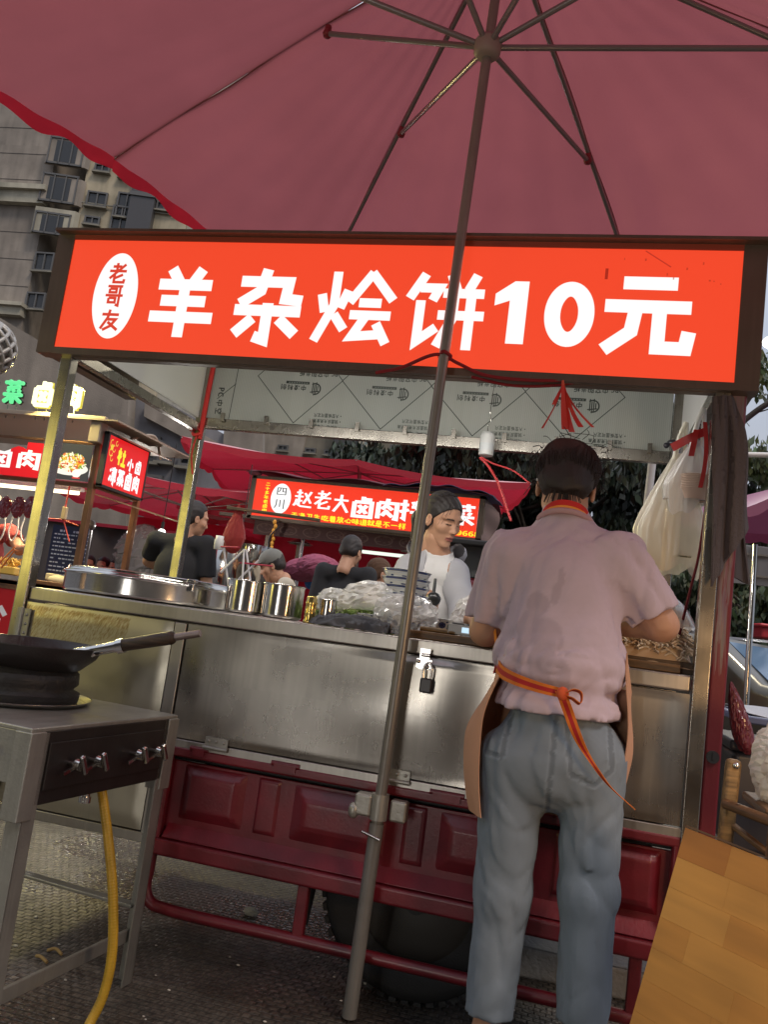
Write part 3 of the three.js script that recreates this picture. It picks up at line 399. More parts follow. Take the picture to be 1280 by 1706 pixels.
      flip(c + 0.02, 2.19, () => { x.fillStyle = inkC; x.font = 'bold 27px sans-serif'; x.fillText('PC', -96, 12); line(x, '中空阳光板', -54, -14, 26, 27, 3, 3, inkC); });
      x.globalAlpha = 0.8 * al; flip(c + 0.16, 1.99, () => { line(x, '大型板面可定尺', 10, -4, 15, 18, 2, 2.2, inkC); line(x, '镜面反光亮度更高', 10, -30, 15, 18, 2, 2.2, inkC); line(x, '材质轻', 10, -56, 15, 18, 2, 2.2, inkC); line(x, '可弯曲', 72, -56, 15, 18, 2, 2.2, inkC); x.fillStyle = inkC; for (const q of [4, -22, -48]) x.fillRect(-2, q, 5, 5); });
      x.globalAlpha = 1;
    }
    x.save(); x.translate(X(-0.985), Y(2.09)); x.rotate(Math.PI / 2); x.fillStyle = inkC; x.font = 'bold 40px sans-serif'; x.fillText('PC', -10, 14); line(x, '中空', 50, -18, 34, 34, 5, 4, inkC); x.restore();
    x.beginPath(); x.moveTo(X(-0.915), 0); x.lineTo(X(-0.925), h); x.moveTo(X(-0.915), Y(2.12)); x.lineTo(X(-1.0), Y(2.04)); x.stroke();
  });
  const sk = new THREE.BoxGeometry(2.1, 0.287, 0.006).translate(0.01, 2.0815, -1.045);
  const skm = M({ color: C(0.8, 0.82, 0.8), map: tSkirt, roughness: 1, transmission: 0.5, thickness: 0 });
  part(cart, 'printed_skirt', sk, skm, { uv: true, label: 'twin-wall plastic sheet printed upside down' });
  const plain = M({ color: C(0.66, 0.67, 0.65), roughness: 1, transmission: 0.5, thickness: 0 });
  part(cart, 'side_skirt', box(0.006, 0.28, 0.96, -1.07, 2.075, -0.535), plain); part(cart, 'side_skirt', box(0.006, 0.28, 0.96, 1.1, 2.075, -0.535), plain);
  part(cart, 'roof', [box(2.36, 0.01, 1.16, 0.02, 2.31, -0.5), bar([-1.06, 2.28, -0.03], [1.1, 2.28, -0.03], 0.03), bar([-1.06, 2.28, -1.03], [1.1, 2.28, -1.03], 0.03), bar([0, 2.28, -0.03], [0, 2.28, -1.0], 0.03)], boxBrown);
  part(cart, 'rope_binding', [tube([[-1.04, 1.83, -1.01], [-1.035, 2.05, -1.01], [-1.03, 2.2, -1.01]], 0.012, 20, 6), tube([[-1.08, 1.86, -1.01], [-1.06, 1.845, -0.99], [-1.03, 1.86, -1.0], [-1.05, 1.88, -1.0], [-1.09, 1.87, -1.0]], 0.008, 24, 6), tube([[-1.05, 1.86, -1.0], [-1.055, 1.75, -0.99], [-1.04, 1.66, -1.0]], 0.004, 12, 5)], cloth(0.5, 0.03, 0.025));
}
// the padlock hangs on the hasp
{
  const t = thing('padlock', 'small black padlock hanging from the hasp of the steel door', 'padlock', [0.357, 0.96, 0.052]);
  part(t, 'lock_body', rbox(0.036, 0.042, 0.018, 0, -0.036, 0, 0.005), std(C(0.03, 0.026, 0.026), 0.35));
  part(t, 'shackle', tube([[-0.011, -0.018, 0], [-0.011, 0.018, 0], [0, 0.03, 0], [0.011, 0.018, 0], [0.011, -0.018, 0]], 0.0036, 24, 8), chrome);
}
// ---------------------------------------------------------------- the light box sign over the counter
{
  const t = thing('light_box_sign', 'long orange light box sign with white lettering across the cart front', 'sign', [0, 0, 0]);
  const WT = 2048, HT = 370;
  const paint = (x, w, h) => {
    x.fillStyle = '#f0492a'; x.fillRect(0, 0, w, h);
    x.fillStyle = '#fff'; x.beginPath(); x.ellipse(184, 188, 78, 145, 0, 0, 7); x.fill();
    const rd = '#d8402c'; glyph(x, '老', 146, 74, 70, 76, 9, rd); glyph(x, '哥', 146, 152, 70, 74, 8.5, rd); glyph(x, '友', 146, 233, 72, 74, 9.5, rd);
    glyph(x, '羊', 305, 76, 240, 244, 37, '#fff'); glyph(x, '杂', 588, 78, 246, 244, 36, '#fff'); glyph(x, '烩', 860, 78, 246, 240, 29, '#fff'); glyph(x, '饼', 1130, 78, 244, 240, 29, '#fff'); glyph(x, '元', 1692, 70, 246, 242, 38, '#fff');
    x.fillStyle = '#fff'; x.beginPath(); x.moveTo(1398, 142); x.lineTo(1450, 103); x.lineTo(1490, 103); x.lineTo(1490, 290); x.lineTo(1440, 290); x.lineTo(1440, 162); x.lineTo(1398, 178); x.fill();
    x.lineWidth = 44; x.strokeStyle = '#fff'; x.beginPath(); x.ellipse(1608, 196, 46, 74, 0, 0, 7); x.stroke();
    x.fillStyle = '#a82a18'; x.fillRect(1694, 58, 8, 32); x.strokeStyle = '#b83020'; x.lineWidth = 3; x.beginPath(); x.moveTo(1796, 4); x.lineTo(1866, 50); x.stroke();
    for (let i = 0; i < 9; i++) { x.fillStyle = 'rgba(150,40,25,.5)'; x.fillRect(rr(1690, 2000), rr(8, 130), rr(2, 5), rr(3, 9)); }
  };
  const face = ctex(WT, HT, paint), L = -1.099, R = 1.131, B = 1.887, T = 2.287;
  part(t, 'lit_face', new THREE.BoxGeometry(R - L, T - B, 0.006).translate((L + R) / 2, (T + B) / 2, 0.041), M({ color: C(0.35, 0.35, 0.35), map: face, emissive: C(1, 1, 1), emissiveMap: face, emissiveIntensity: 0.62, roughness: 0.4 }), { uv: true });
  part(t, 'frame', [box(0.068, 0.44, 0.06, L - 0.034, 2.085, 0.018), box(0.066, 0.44, 0.06, R + 0.033, 2.085, 0.018), box(R - L, 0.024, 0.06, (L + R) / 2, B - 0.012, 0.018)], boxBrown);
  part(t, 'frame', box(R - L, 0.028, 0.06, (L + R) / 2, T + 0.014, 0.018), std(C(0.34, 0.06, 0.035), 0.35));
  part(t, 'back_panel', box(R - L + 0.13, 0.43, 0.02, (L + R) / 2, 2.085, -0.024), boxBrown);
  part(t, 'end_panel', box(0.06, 0.42, 0.5, R + 0.034, 2.08, -0.285), boxBrown); part(t, 'end_panel', box(0.05, 0.42, 0.5, L - 0.035, 2.08, -0.285), boxBrown);
  // white tube lamp on the inner side of the sign box, over the counter
  const lt = thing('tube_lamp', 'white tube lamp hidden behind the orange sign over the counter', 'lamp', [0, 0, 0]);
  part(lt, 'tube', rod([-0.8, 1.955, -0.075], [0.8, 1.955, -0.075], 0.013), glow(1, 0.97, 0.92, 1.5)); part(lt, 'fitting', rbox(1.7, 0.03, 0.02, 0, 1.975, -0.048, 0.004), white);
  area('tube_lamp_light', new THREE.Color().setRGB(1, 0.96, 0.9), 48, 1.6, 0.03, [0, 1.94, -0.1], [0, 1.5, -0.75]);
  area('sign_light', new THREE.Color().setRGB(1, 0.33, 0.24), 0.5, R - L - 0.05, 0.36, [0.016, 2.087, 0.06], [0.016, 2.087, 3]);
}

// ================================================================ THE BIG RED PARASOL
{
  const t = thing('market_parasol', 'huge dark red parasol over the cart with its pole clamped to the cart front', 'parasol', [0, 0, 0]);
  const apex = [0.33, 3.36, 0.145], hub = [0.32, 2.905, 0.141], foot = [0.262, 0.012, 0.078];
  const RIM = [[-1.389, 2.917, -0.481], [-0.908, 2.809, -1.811], [0.804, 2.884, -1.189], [2.511, 2.749, -0.568], [2.029, 2.857, 0.763], [1.544, 2.755, 2.092], [-0.164, 2.89, 1.471], [-1.875, 2.816, 0.849]];
  const onPole = (y) => { const k = (y - foot[1]) / (hub[1] - foot[1]); return [lerp(foot[0], hub[0], k), y, lerp(foot[2], hub[2], k)]; };
  const fab = M({ color: C(0.46, 0.135, 0.16), roughness: 1, transmission: 0.5, thickness: 0, side: THREE.DoubleSide, map: rep(tCanvas, 0.9), bumpMap: rep(tCloth, 3), bumpScale: 0.0008 });
  const val = M({ color: C(0.75, 0.03, 0.075), roughness: 0.7, transmission: 0.45, thickness: 0, side: THREE.DoubleSide });
  const metal = M({ color: C(0.22, 0.2, 0.2), metalness: 0.4, roughness: 0.4, roughnessMap: rep(tSmudge, 3) });
  const ridgeC = (x, y, z) => 1 - Math.abs(2 * n3(x, y, z) - 1);
  for (let k = 0; k < 8; k++) {
    const A = RIM[k], B = RIM[(k + 1) % 8];
    const f = (u, v) => { const e = [0, 1, 2].map((i) => lerp(A[i], B[i], u)), c = 4 * u * (1 - u), sg = 0.05 * c * v * (1.3 - v), rip = 0.01 * (ridgeC(u * 3 + k, v * 5, k) - 0.6) * sst(0, 0.3, c) + 0.004 * Math.sin(u * 37 + v * 3) * sst(0, 0.2, c) * (0.35 + 0.65 * v) + 0.008 * Math.sin(v * 17 + u * 5) * Math.exp(-u * 14) ; return [lerp(apex[0], e[0], v) + (0.012 * c * v * (apex[0] - e[0])), lerp(apex[1], e[1], v) + 0.02 - sg + rip + 0.03 * v * (1 - v), lerp(apex[2], e[2], v) + 0.012 * c * v * (apex[2] - e[2])]; };
    const p = part(t, 'canopy_panel', sheet(f, 40, 40), fab);
    const g = (u, v) => { const e = f(u, 1), wv = Math.sin(u * 46 + k) * 0.012 * v; return [e[0] + wv * 0.4, e[1] - v * (0.055 + 0.014 * Math.sin(u * 9 * Math.PI)), e[2] + wv * 0.4]; };
    part(p, 'valance', sheet(g, 60, 3), val);
    part(p, 'seam', tube(Array.from({ length: 9 }, (_, i) => { const q = f(0.0, 0.04 + i * 0.12); q[1] -= 0.001; return q; }), 0.0028, 24, 5).scale(1, 1, 1), fab);
  }
  const cf = [0.38, 0.385, 0.62, 0.4, 0.42, 0.4, 0.42, 0.4];
  for (let k = 0; k < 8; k++) {
    const R = RIM[k], at = (s) => [lerp(apex[0], R[0], s), lerp(apex[1], R[1], s) + (k === 0 ? 0.035 : -0.012) + 0.03 * s * (1 - s), lerp(apex[2], R[2], s)];
    part(t, 'rib', tube([at(0.01), at(0.3), at(0.65), at(0.995)], 0.0085, 24, 8), metal);
    const c = at(cf[k]); c[1] -= k === 0 ? 0.06 : 0.03;
    part(t, 'strut', rod(hub, c, 0.0095, 0.0095, 10), metal);
    part(t, 'clip', [rod([c[0], c[1] - 0.012, c[2]], [c[0], c[1] + 0.03, c[2]], 0.014, 0.012, 10), ball(0.017, ...c)], std(C(0.22, 0.02, 0.03), 0.5));
    part(t, 'rib_cap', ball(0.013, ...at(0.995)), dark);
  }
  part(t, 'runner', [lathe([[0.0, -0.035], [0.03, -0.034], [0.042, -0.02], [0.044, 0.014], [0.034, 0.03], [0, 0.032]], 0, 0, 0, 24).translate(...hub)], std(C(0.28, 0.22, 0.2), 0.55));
  part(t, 'top_cap', lathe([[0, 0.05], [0.05, 0.03], [0.055, -0.03], [0, -0.03]]).translate(...apex), dark);
  part(t, 'pole', rod(onPole(0.5), apex, 0.0165, 0.0155, 20), greyPole, { label: 'slim upper pole' });
  part(t, 'lower_pole', rod(foot, onPole(0.53), 0.0205, 0.0205, 20), greyPole, { label: 'wider lower pole sleeve' });
  const c = onPole(0.575), pin = onPole(0.5);
  part(t, 'pole_clamp', [rbox(0.05, 0.06, 0.05, c[0] - 0.045, c[1], c[2] - 0.005, 0.008), rbox(0.05, 0.06, 0.04, c[0] + 0.05, c[1] - 0.01, c[2] - 0.04, 0.008), rod([c[0], c[1] - 0.035, c[2]], [c[0], c[1] + 0.035, c[2]], 0.025, 0.025, 20), rod([c[0] - 0.08, c[1] - 0.01, c[2]], [c[0] - 0.02, c[1], c[2]], 0.009), ball(0.016, c[0] - 0.07, c[1] - 0.02, c[2] + 0.01, [1, 1.4, 1])], galv);
  part(t, 'pull_pin', rod([pin[0] - 0.035, pin[1] + 0.005, pin[2] + 0.02], [pin[0] + 0.02, pin[1] - 0.008, pin[2] + 0.024], 0.004), chrome);
}
// cord tied from the pole under the sign, with cut red ribbon
solo('tied_rope', 'dark red cord tied round the parasol pole and strung under the orange sign', 'rope', [tube([[0.08, 1.853, 0.06], [0.16, 1.866, 0.08], [0.285, 1.9, 0.125], [0.34, 1.885, 0.1], [0.42, 1.862, 0.07], [0.55, 1.86, 0.05], [0.66, 1.868, 0.04], [0.7, 1.872, 0.03]], 0.0055, 60, 8), tube([[0.285, 1.9, 0.1], [0.302, 1.905, 0.14], [0.32, 1.9, 0.11], [0.3, 1.895, 0.09], [0.284, 1.9, 0.11]], 0.006, 24, 6), tube([[0.38, 1.86, 0.05], [0.5, 1.85, 0.02], [0.63, 1.858, 0.02], [0.7, 1.87, 0.03]], 0.005, 30, 6)], cloth(0.22, 0.012, 0.02));
{
  const t = thing('ribbon_bunch', 'frayed bunch of bright red plastic ribbon hanging under the orange sign', 'ribbon', [0.655, 1.862, 0.04]);
  for (const [dx, dy, w] of [[-0.02, -0.075, 0.007], [0.02, -0.14, 0.014], [0.04, -0.145, 0.012], [0.065, -0.13, 0.011], [0.1, -0.135, 0.006], [-0.045, -0.15, 0.004]]) part(t, 'ribbon', sheet((u, v) => [dx * v * (0.6 + 0.4 * v) + (u - 0.5) * w * (0.5 + v), dy * v, 0.02 * Math.sin(v * 3 + dx * 40) + (u - 0.5) * 0.004], 3, 10, 0.0008), std(C(0.6, 0.03, 0.022), 0.4));
}
// ================================================================ STOVE STAND AND WOK
const stH = 0.74;
{
  const t = thing('gas_stove', 'grey steel gas stove stand on four legs in the left foreground', 'stove', [-0.71, 0, 0.42], -6 * deg), W = 0.66, D = 0.6, hx = W / 2, hz = D / 2;
  part(t, 'top_plate', rbox(W, 0.012, D, 0, stH - 0.006, 0, 0.004), galv);
  part(t, 'front_apron', [rbox(W - 0.004, 0.12, 0.01, 0, stH - 0.07, hz - 0.006, 0.003), ball(0.014, hx - 0.1, stH - 0.055, hz, [1, 1, 0.8]), rod([hx - 0.1, stH - 0.055, hz], [hx - 0.1, stH - 0.055, hz + 0.014], 0.01)], galv);
  const ctl = part(t, 'control_panel', [rbox(0.01, 0.17, D - 0.01, hx - 0.004, stH - 0.095, 0, 0.003), rbox(0.006, 0.11, D - 0.13, hx + 0.003, stH - 0.092, 0.0, 0.002)], std(C(0.07, 0.062, 0.062), 0.4, { metalness: 0.6, map: rep(tSteel, 2) }));
  for (const z of [0.16, 0.08, -0.09, -0.18]) part(ctl, 'valve_knob', [rod([hx + 0.005, stH - 0.09, z], [hx + 0.035, stH - 0.09, z], 0.007), rod([hx + 0.03, stH - 0.09, z], [hx + 0.044, stH - 0.09, z], 0.016, 0.014, 16), rbox(0.012, 0.05, 0.014, hx + 0.05, stH - 0.088, z, 0.004, [0.5, 0, 0]), box(0.006, 0.008, 0.05, hx + 0.03, stH - 0.1, z + 0.02, [0.3, 0, 0])], chrome);
  part(ctl, 'gas_inlet', [rod([hx - 0.02, stH - 0.2, 0.04], [hx - 0.02, stH - 0.16, 0.04], 0.011), rod([hx - 0.02, stH - 0.205, 0.04], [hx - 0.02, stH - 0.19, 0.04], 0.015)], chrome);
  for (const [sx, sz] of [[1, 1], [1, -1], [-1, 1], [-1, -1]]) { const x = sx * (hx - 0.02), z = sz * (hz - 0.02); part(t, 'leg', [bar([x, 0, z], [x, stH - 0.012, z], 0.042, 0.006, 0.001), bar([x + sx * 0.018, 0, z - sz * 0.02], [x + sx * 0.018, stH - 0.012, z - sz * 0.02], 0.006, 0.044, 0.001), rbox(0.05, 0.2, 0.05, x, stH - 0.11, z - sz * 0.002, 0.003)], galv); }
  part(t, 'stretcher', bar([hx - 0.02, 0.13, hz - 0.03], [hx - 0.02, 0.13, -hz + 0.03], 0.01, 0.036), galv);
  part(t, 'stretcher', bar([-hx + 0.02, 0.13, hz - 0.03], [-hx + 0.02, 0.13, -hz + 0.03], 0.01, 0.036), galv);
  part(t, 'stretcher', bar([hx - 0.03, 0.2, -hz + 0.02], [-hx + 0.03, 0.2, -hz + 0.02], 0.036, 0.01), galv);
  part(t, 'burner_ring', lathe([[0.14, 0.0], [0.18, 0.006], [0.182, 0.03], [0.16, 0.04], [0.175, 0.055], [0.172, 0.085], [0.155, 0.1], [0.12, 0.1], [0.12, 0]], -0.05, stH, -0.03, 48), M({ color: C(0.035, 0.032, 0.03), roughness: 0.5, metalness: 0.5, bumpMap: rep(tGrain, 4), bumpScale: 0.003 }));
  part(t, 'drip_tray', lathe([[0.12, 0.002], [0.2, 0.003], [0.215, 0.014], [0.219, 0.014], [0.205, 0.0], [0.12, 0.0]], -0.05, stH, -0.03, 48), chrome);
}
{
  const t = thing('wok', 'worn black iron wok with a wooden handle standing on the gas stove', 'wok', [-0.73, 0.815, 0.38]);
  const iron = M({ color: C(0.045, 0.04, 0.038), metalness: 0.55, roughness: 0.42, roughnessMap: rep(tSmudge, 4), bumpMap: rep(tGrain, 6), bumpScale: 0.0008 });
  part(t, 'pan', lathe([[0, 0.002], [0.09, 0.006], [0.14, 0.028], [0.18, 0.062], [0.196, 0.088], [0.2, 0.09], [0.2, 0.086], [0.184, 0.056], [0.146, 0.022], [0.095, 0], [0, -0.004]], 0, 0, 0, 64), iron);
  const ax = [0.2, 0.085, 0.0], dir = (s, y) => [0.16 + s, y, -0.02 - s * 0.06];
  part(t, 'socket', [rod(dir(0, 0.078), dir(0.11, 0.112), 0.015, 0.016), rod(dir(0.1, 0.108), dir(0.118, 0.114), 0.021, 0.021), rod(dir(-0.02, 0.066), dir(0.05, 0.094), 0.022, 0.013)], chrome);
  part(t, 'grip', [rod(dir(0.112, 0.113), dir(0.25, 0.152), 0.017, 0.019, 16), ball(0.019, ...dir(0.25, 0.152))], woodMat(0.13, 0.075, 0.045));
  part(t, 'handle_rod', rod(dir(0.25, 0.152), dir(0.335, 0.176), 0.0105, 0.0105), M({ color: C(0.3, 0.24, 0.23), metalness: 0.7, roughness: 0.4 }));
}
{
  const P = [[-.409,0.566,0.42], [-.361,0.435,0.42], [-.319,0.294,0.42], [-.296,0.153,0.42], [-.298,0.067,0.43], [-.309,0.014,0.45], [-.314,-.044,0.5], [-.355,-.15,0.55]];
  const cv = new THREE.CatmullRomCurve3(P.map(V)), g = new THREE.TubeGeometry(cv, 420, 0.0125, 12), p = g.attributes.position, c = new THREE.Vector3();
  for (let i = 0; i <= 420; i++) { cv.getPointAt(i / 420, c); const k = 1 + 0.03 * Math.sin(i * 1.57); for (let j = 0; j <= 12; j++) { const q = i * 13 + j; p.setXYZ(q, lerp(c.x, p.getX(q), k), lerp(c.y, p.getY(q), k), lerp(c.z, p.getZ(q), k)); } }
  g.computeVertexNormals(); solo('gas_hose', 'yellow corrugated gas hose hanging from the stove to the ground', 'hose', g, std(C(0.72, 0.42, 0.03), 0.4, { map: rep(tConc, 3) }));
}
// ================================================================ BOARD, CHAIR AND BAG AT THE RIGHT
{
  const TL = V([1.029, 0.741, 0.534]), ex = V([0.165, -0.02, 0.112]).normalize(), dn0 = V([-0.075, -0.355, 0.05]).normalize();
  const nz = new THREE.Vector3().crossVectors(ex, dn0).normalize().negate(), dn = new THREE.Vector3().crossVectors(nz, ex).normalize(); if (dn.y > 0) dn.negate();
  const t = new THREE.Group(); t.name = numbered('wooden_board'); const up = dn.clone().negate(), zz = new THREE.Vector3().crossVectors(ex, up);
  t.quaternion.setFromRotationMatrix(new THREE.Matrix4().makeBasis(ex, up, zz)); t.position.copy(TL); scene.add(t);
  meta(t, 'large honey-coloured butcher block board leaning at the right edge', 'wooden board');
  const W = 0.36, H = 0.72, bw = (r, g, b) => std(C(r, g, b), 0.4, { map: rep(tBoard, 1.2, 1.6), bumpMap: rep(tGrain, 5), bumpScale: 0.0002 }), tones = [[0.62, 0.285, 0.05], [0.66, 0.33, 0.065], [0.6, 0.28, 0.05], [0.68, 0.345, 0.07], [0.62, 0.3, 0.055], [0.5, 0.2, 0.03]].map((c) => bw(...c));
  let y = 0, r = 0;
  while (y < H - 0.01) { const h = Math.min(0.062, H - y); let x = -rr(0, 0.16); while (x < W) { const w = rr(0.14, 0.26), a = Math.max(0, x), b = Math.min(W, x + w); if (b - a > 0.012) { const g = rbox(b - a - 0.0001, h - 0.0001, 0.022, (a + b) / 2, -y - h / 2, -0.011 + rr(-0.0001, 0.0001), 0.0004); part(t, 'plank', g, tones[rnd() < 0.12 ? 5 : (rnd() * 5) | 0]); } x += w; } y += h; r++; }
  part(t, 'edge_trim', [box(W + 0.004, 0.004, 0.025, W / 2, 0.0035, -0.011)], woodMat(0.2, 0.1, 0.04));
}
{
  const t = thing('wooden_chair', 'pale wooden folding chair frame behind the leaning board', 'chair', [0, 0, 0]);
  const w1 = woodMat(0.46, 0.27, 0.1), w2 = woodMat(0.4, 0.2, 0.075);
  const post = part(t, 'post', bar([1.118, 0.42, 0.43], [1.137, 0.885, 0.405], 0.036, 0.022, 0.01, [0.3, 0, 1]), w1); part(post, 'bolt', ball(0.0075, 1.141, 0.872, 0.418, [1, 1, 0.7]), chrome);
  part(t, 'post', bar([1.19, 0.42, 0.56], [1.21, 0.8, 0.52], 0.034, 0.022, 0.01, [0.3, 0, 1]), w2);
  part(t, 'rung', rod([1.122, 0.788, 0.425], [1.203, 0.78, 0.53], 0.0115, 0.0115), woodMat(0.3, 0.15, 0.06));
  part(t, 'brace', bar([1.13, 0.75, 0.4], [1.22, 0.7, 0.48], 0.02, 0.012, 0.004), w2);
  part(t, 'post', bar([1.36, 0.02, 0.3], [1.21, 0.7, 0.52], 0.03, 0.022, 0.008), w2);
  part(t, 'seat', rbox(0.3, 0.02, 0.26, 1.34, 0.79, 0.37, 0.006), w2);
}

// ================================================================ PEOPLE
const SK = [0.5, 0.27, 0.17], SKD = [0.36, 0.17, 0.1];
const ridgeP = (x, y, z) => 1 - Math.abs(2 * n3(x, y, z) - 1);
const vadd = (a, b, k = 1) => [a[0] + b[0] * k, a[1] + b[1] * k, a[2] + b[2] * k], vsub = (a, b) => vadd(a, b, -1), vmix = (a, b, t) => [lerp(a[0], b[0], t), lerp(a[1], b[1], t), lerp(a[2], b[2], t)], vun = (a) => { const l = vl(...a) || 1; return [a[0] / l, a[1] / l, a[2] / l]; }, vdot = (a, b) => a[0] * b[0] + a[1] * b[1] + a[2] * b[2], vcross = (a, b) => [a[1] * b[2] - a[2] * b[1], a[2] * b[0] - a[0] * b[2], a[0] * b[1] - a[1] * b[0]];
// head: looks along +z, eyes at y = 0; hair(p) > 0 where hair covers
function headGeo(cell, skin, o = {}) {
  const f = (p) => {
    const ax = Math.abs(p[0]);
    let d = ellD(p, [0, 0.035, -0.012], [0.074, 0.086, 0.094]);
    d = smin(d, ellD(p, [0, -0.042, 0.022], [0.058 * (o.slim || 1), 0.078, 0.068]), 0.035);
    d = smin(d, capD(p, [[0, -0.05, -0.02], o.neckEnd || [0, -0.17, -0.045], 0.052 * (o.slim || 1), 0.052 * (o.slim || 1)]), 0.02);
    d = smin(d, ellD(p, [ax, -0.022, 0.06].map((v, i) => (i ? v : v)) && [0.038 * Math.sign(p[0] || 1), -0.026, 0.052], [0.026, 0.022, 0.026]), 0.02); // cheeks
    d = smin(d, ellD(p, [0.03 * Math.sign(p[0] || 1), 0.022, 0.07], [0.028, 0.009, 0.016]), 0.016); // brow
    { const q = [ax - 0.031, p[1] + 0.001, p[2] - 0.1], s = 0.016 - vl(q[0] * 0.8, q[1] * 1.3, q[2]); d = -smin(-d, -s, 0.012); }
    d = smin(d, ellD([ax, p[1], p[2]], [0.031, -0.003, 0.072], [0.016, 0.0105, 0.0125]), 0.004);
    d = smin(d, capD(p, [[0, 0.004, 0.08], [0, -0.034, 0.099], 0.008, 0.0115]), 0.012);
    d = smin(d, ellD([ax, p[1], p[2]], [0.011, -0.037, 0.088], [0.009, 0.008, 0.011]), 0.006);
    d = smin(d, ellD(p, [0, -0.064, 0.081], [0.023, 0.006, 0.012]), 0.005);
    d = smin(d, ellD(p, [0, -0.077, 0.079], [0.02, 0.0065, 0.012]), 0.005);
    d = smin(d, ellD(p, [0, -0.104, 0.062], [0.022, 0.016, 0.02]), 0.018);
    { const e = ellD([ax, p[1], p[2] + (p[0] * 0)], [0.077, -0.012, -0.008], [0.0085, 0.031, 0.018]), c = ellD([ax, p[1], p[2]], [0.086, -0.01, -0.004], [0.008, 0.02, 0.01]); d = smin(d, Math.max(e, -c), 0.006); }
    return d;
  };
  const col = (p) => {
    const ax = Math.abs(p[0]), n = n3(p[0] * 90, p[1] * 90, p[2] * 90); let c = skin.map((v) => v * (0.92 + 0.16 * n));
    if (p[2] > 0.06 && Math.abs(p[1] + 0.0705) < 0.0125 - ax * 0.25 && ax < 0.024) c = [0.34, 0.11, 0.09];
    if (p[2] > 0.07 && Math.abs(p[1] + 0.0708) < 0.0016 && ax < 0.022) c = [0.12, 0.03, 0.025];
    if (p[2] > 0.045 && ax > 0.014 && ax < 0.052 && Math.abs(p[1] - 0.021 + (ax - 0.03) * (ax - 0.03) * 6) < 0.0042) c = [0.05, 0.03, 0.024];
    if (p[2] > 0.06 && ax > 0.017 && ax < 0.046 && Math.abs(p[1] + 0.006 - (ax - 0.031) * (ax - 0.031) * 8) < 0.0022) c = [0.03, 0.018, 0.015];
    if (p[2] > 0.085 && p[1] < -0.04 && p[1] > -0.046 && ax > 0.005 && ax < 0.012) c = [0.13, 0.05, 0.035];
    return c;
  };
  return blob(f, [-0.1, -0.21, -0.125], [0.1, 0.135, 0.125], cell, col);
}
function hairGeo(cell, style) {
  const f = (p) => {
    const ax = Math.abs(p[0]); let d = ellD(p, [0, 0.037, -0.016], [0.082, 0.095, 0.104]);
    d = smin(d, ellD(p, [0, -0.02, -0.06], style === 'short' ? [0.07, 0.05, 0.052] : [0.07, 0.06, 0.056]), 0.03);
    const face = style === 'short' ? Math.min(p[2] - 0.035 - Math.max(0, p[1] - 0.06) * 1.6, 0.078 - p[1]) : Math.min(p[2] - 0.01 - Math.max(0, p[1] + 0.0) * 0.95, 0.095 - p[1]);
    d = Math.max(d, face);
    const nape = style === 'short' ? -0.055 : -0.075; d = Math.max(d, nape - p[1] + 0.0 + Math.max(0, p[2] + 0.03) * 1.1);
    if (style === 'pony') { d = smin(d, capD(p, [[0, 0.01, -0.11], [0, -0.04, -0.145], 0.03, 0.044]), 0.012); d = smin(d, capD(p, [[0, -0.04, -0.145], [0, -0.14, -0.135], 0.044, 0.03]), 0.02); }
    return d + 0.0012 * Math.sin(p[0] * 260 + p[1] * 120) + 0.004 * (n3(p[0] * 60, p[1] * 60, p[2] * 60) - 0.5);
  };
  return blob(f, [-0.11, -0.19, -0.185], [0.11, 0.15, 0.11], cell);
}
function strands(n) { // single hairs combed back from the hairline
  const gs = []; for (let i = 0; i < n; i++) { const sd = rr(-1, 1), a = sd * 1.35, q = []; for (let k = 0; k < 6; k++) { const f = lerp(0.12 + Math.abs(sd) * 0.25, 1, k / 5), th = lerp(0.55, -1.35, f), w = Math.cos(th) ; const rad = 1.01 + 0.02 * Math.sin(i * 2.3 + k); q.push([0.082 * rad * Math.sin(a) * Math.cos(f * 1.1 * Math.abs(Math.sin(a * 0.5))) * (1 - 0.6 * f * f), 0.037 + 0.095 * rad * Math.cos(a) * Math.cos(lerp(-0.75, 1.35, f)), -0.016 - 0.104 * rad * Math.sin(lerp(-0.75, 1.35, f)) * (0.75 + 0.25 * Math.cos(a))]); } gs.push(tube(q, 0.0012, 10, 4)); }
  for (let i = 0; i < 14; i++) { const s = rr(-1, 1); gs.push(tube([[s * 0.06, 0.09, 0.06], [s * 0.075, 0.05, 0.075], [s * 0.082, rr(-0.02, 0.03), 0.06]], 0.0007, 6, 4)); }
  return gs;
}
function xf(geo, pos, yaw, pitch, roll = 0, s = 1) { return geo.applyMatrix4(new THREE.Matrix4().compose(V(pos), new THREE.Quaternion().setFromEuler(new THREE.Euler(pitch, yaw, roll, 'YXZ')), new THREE.Vector3(s, s, s))); }
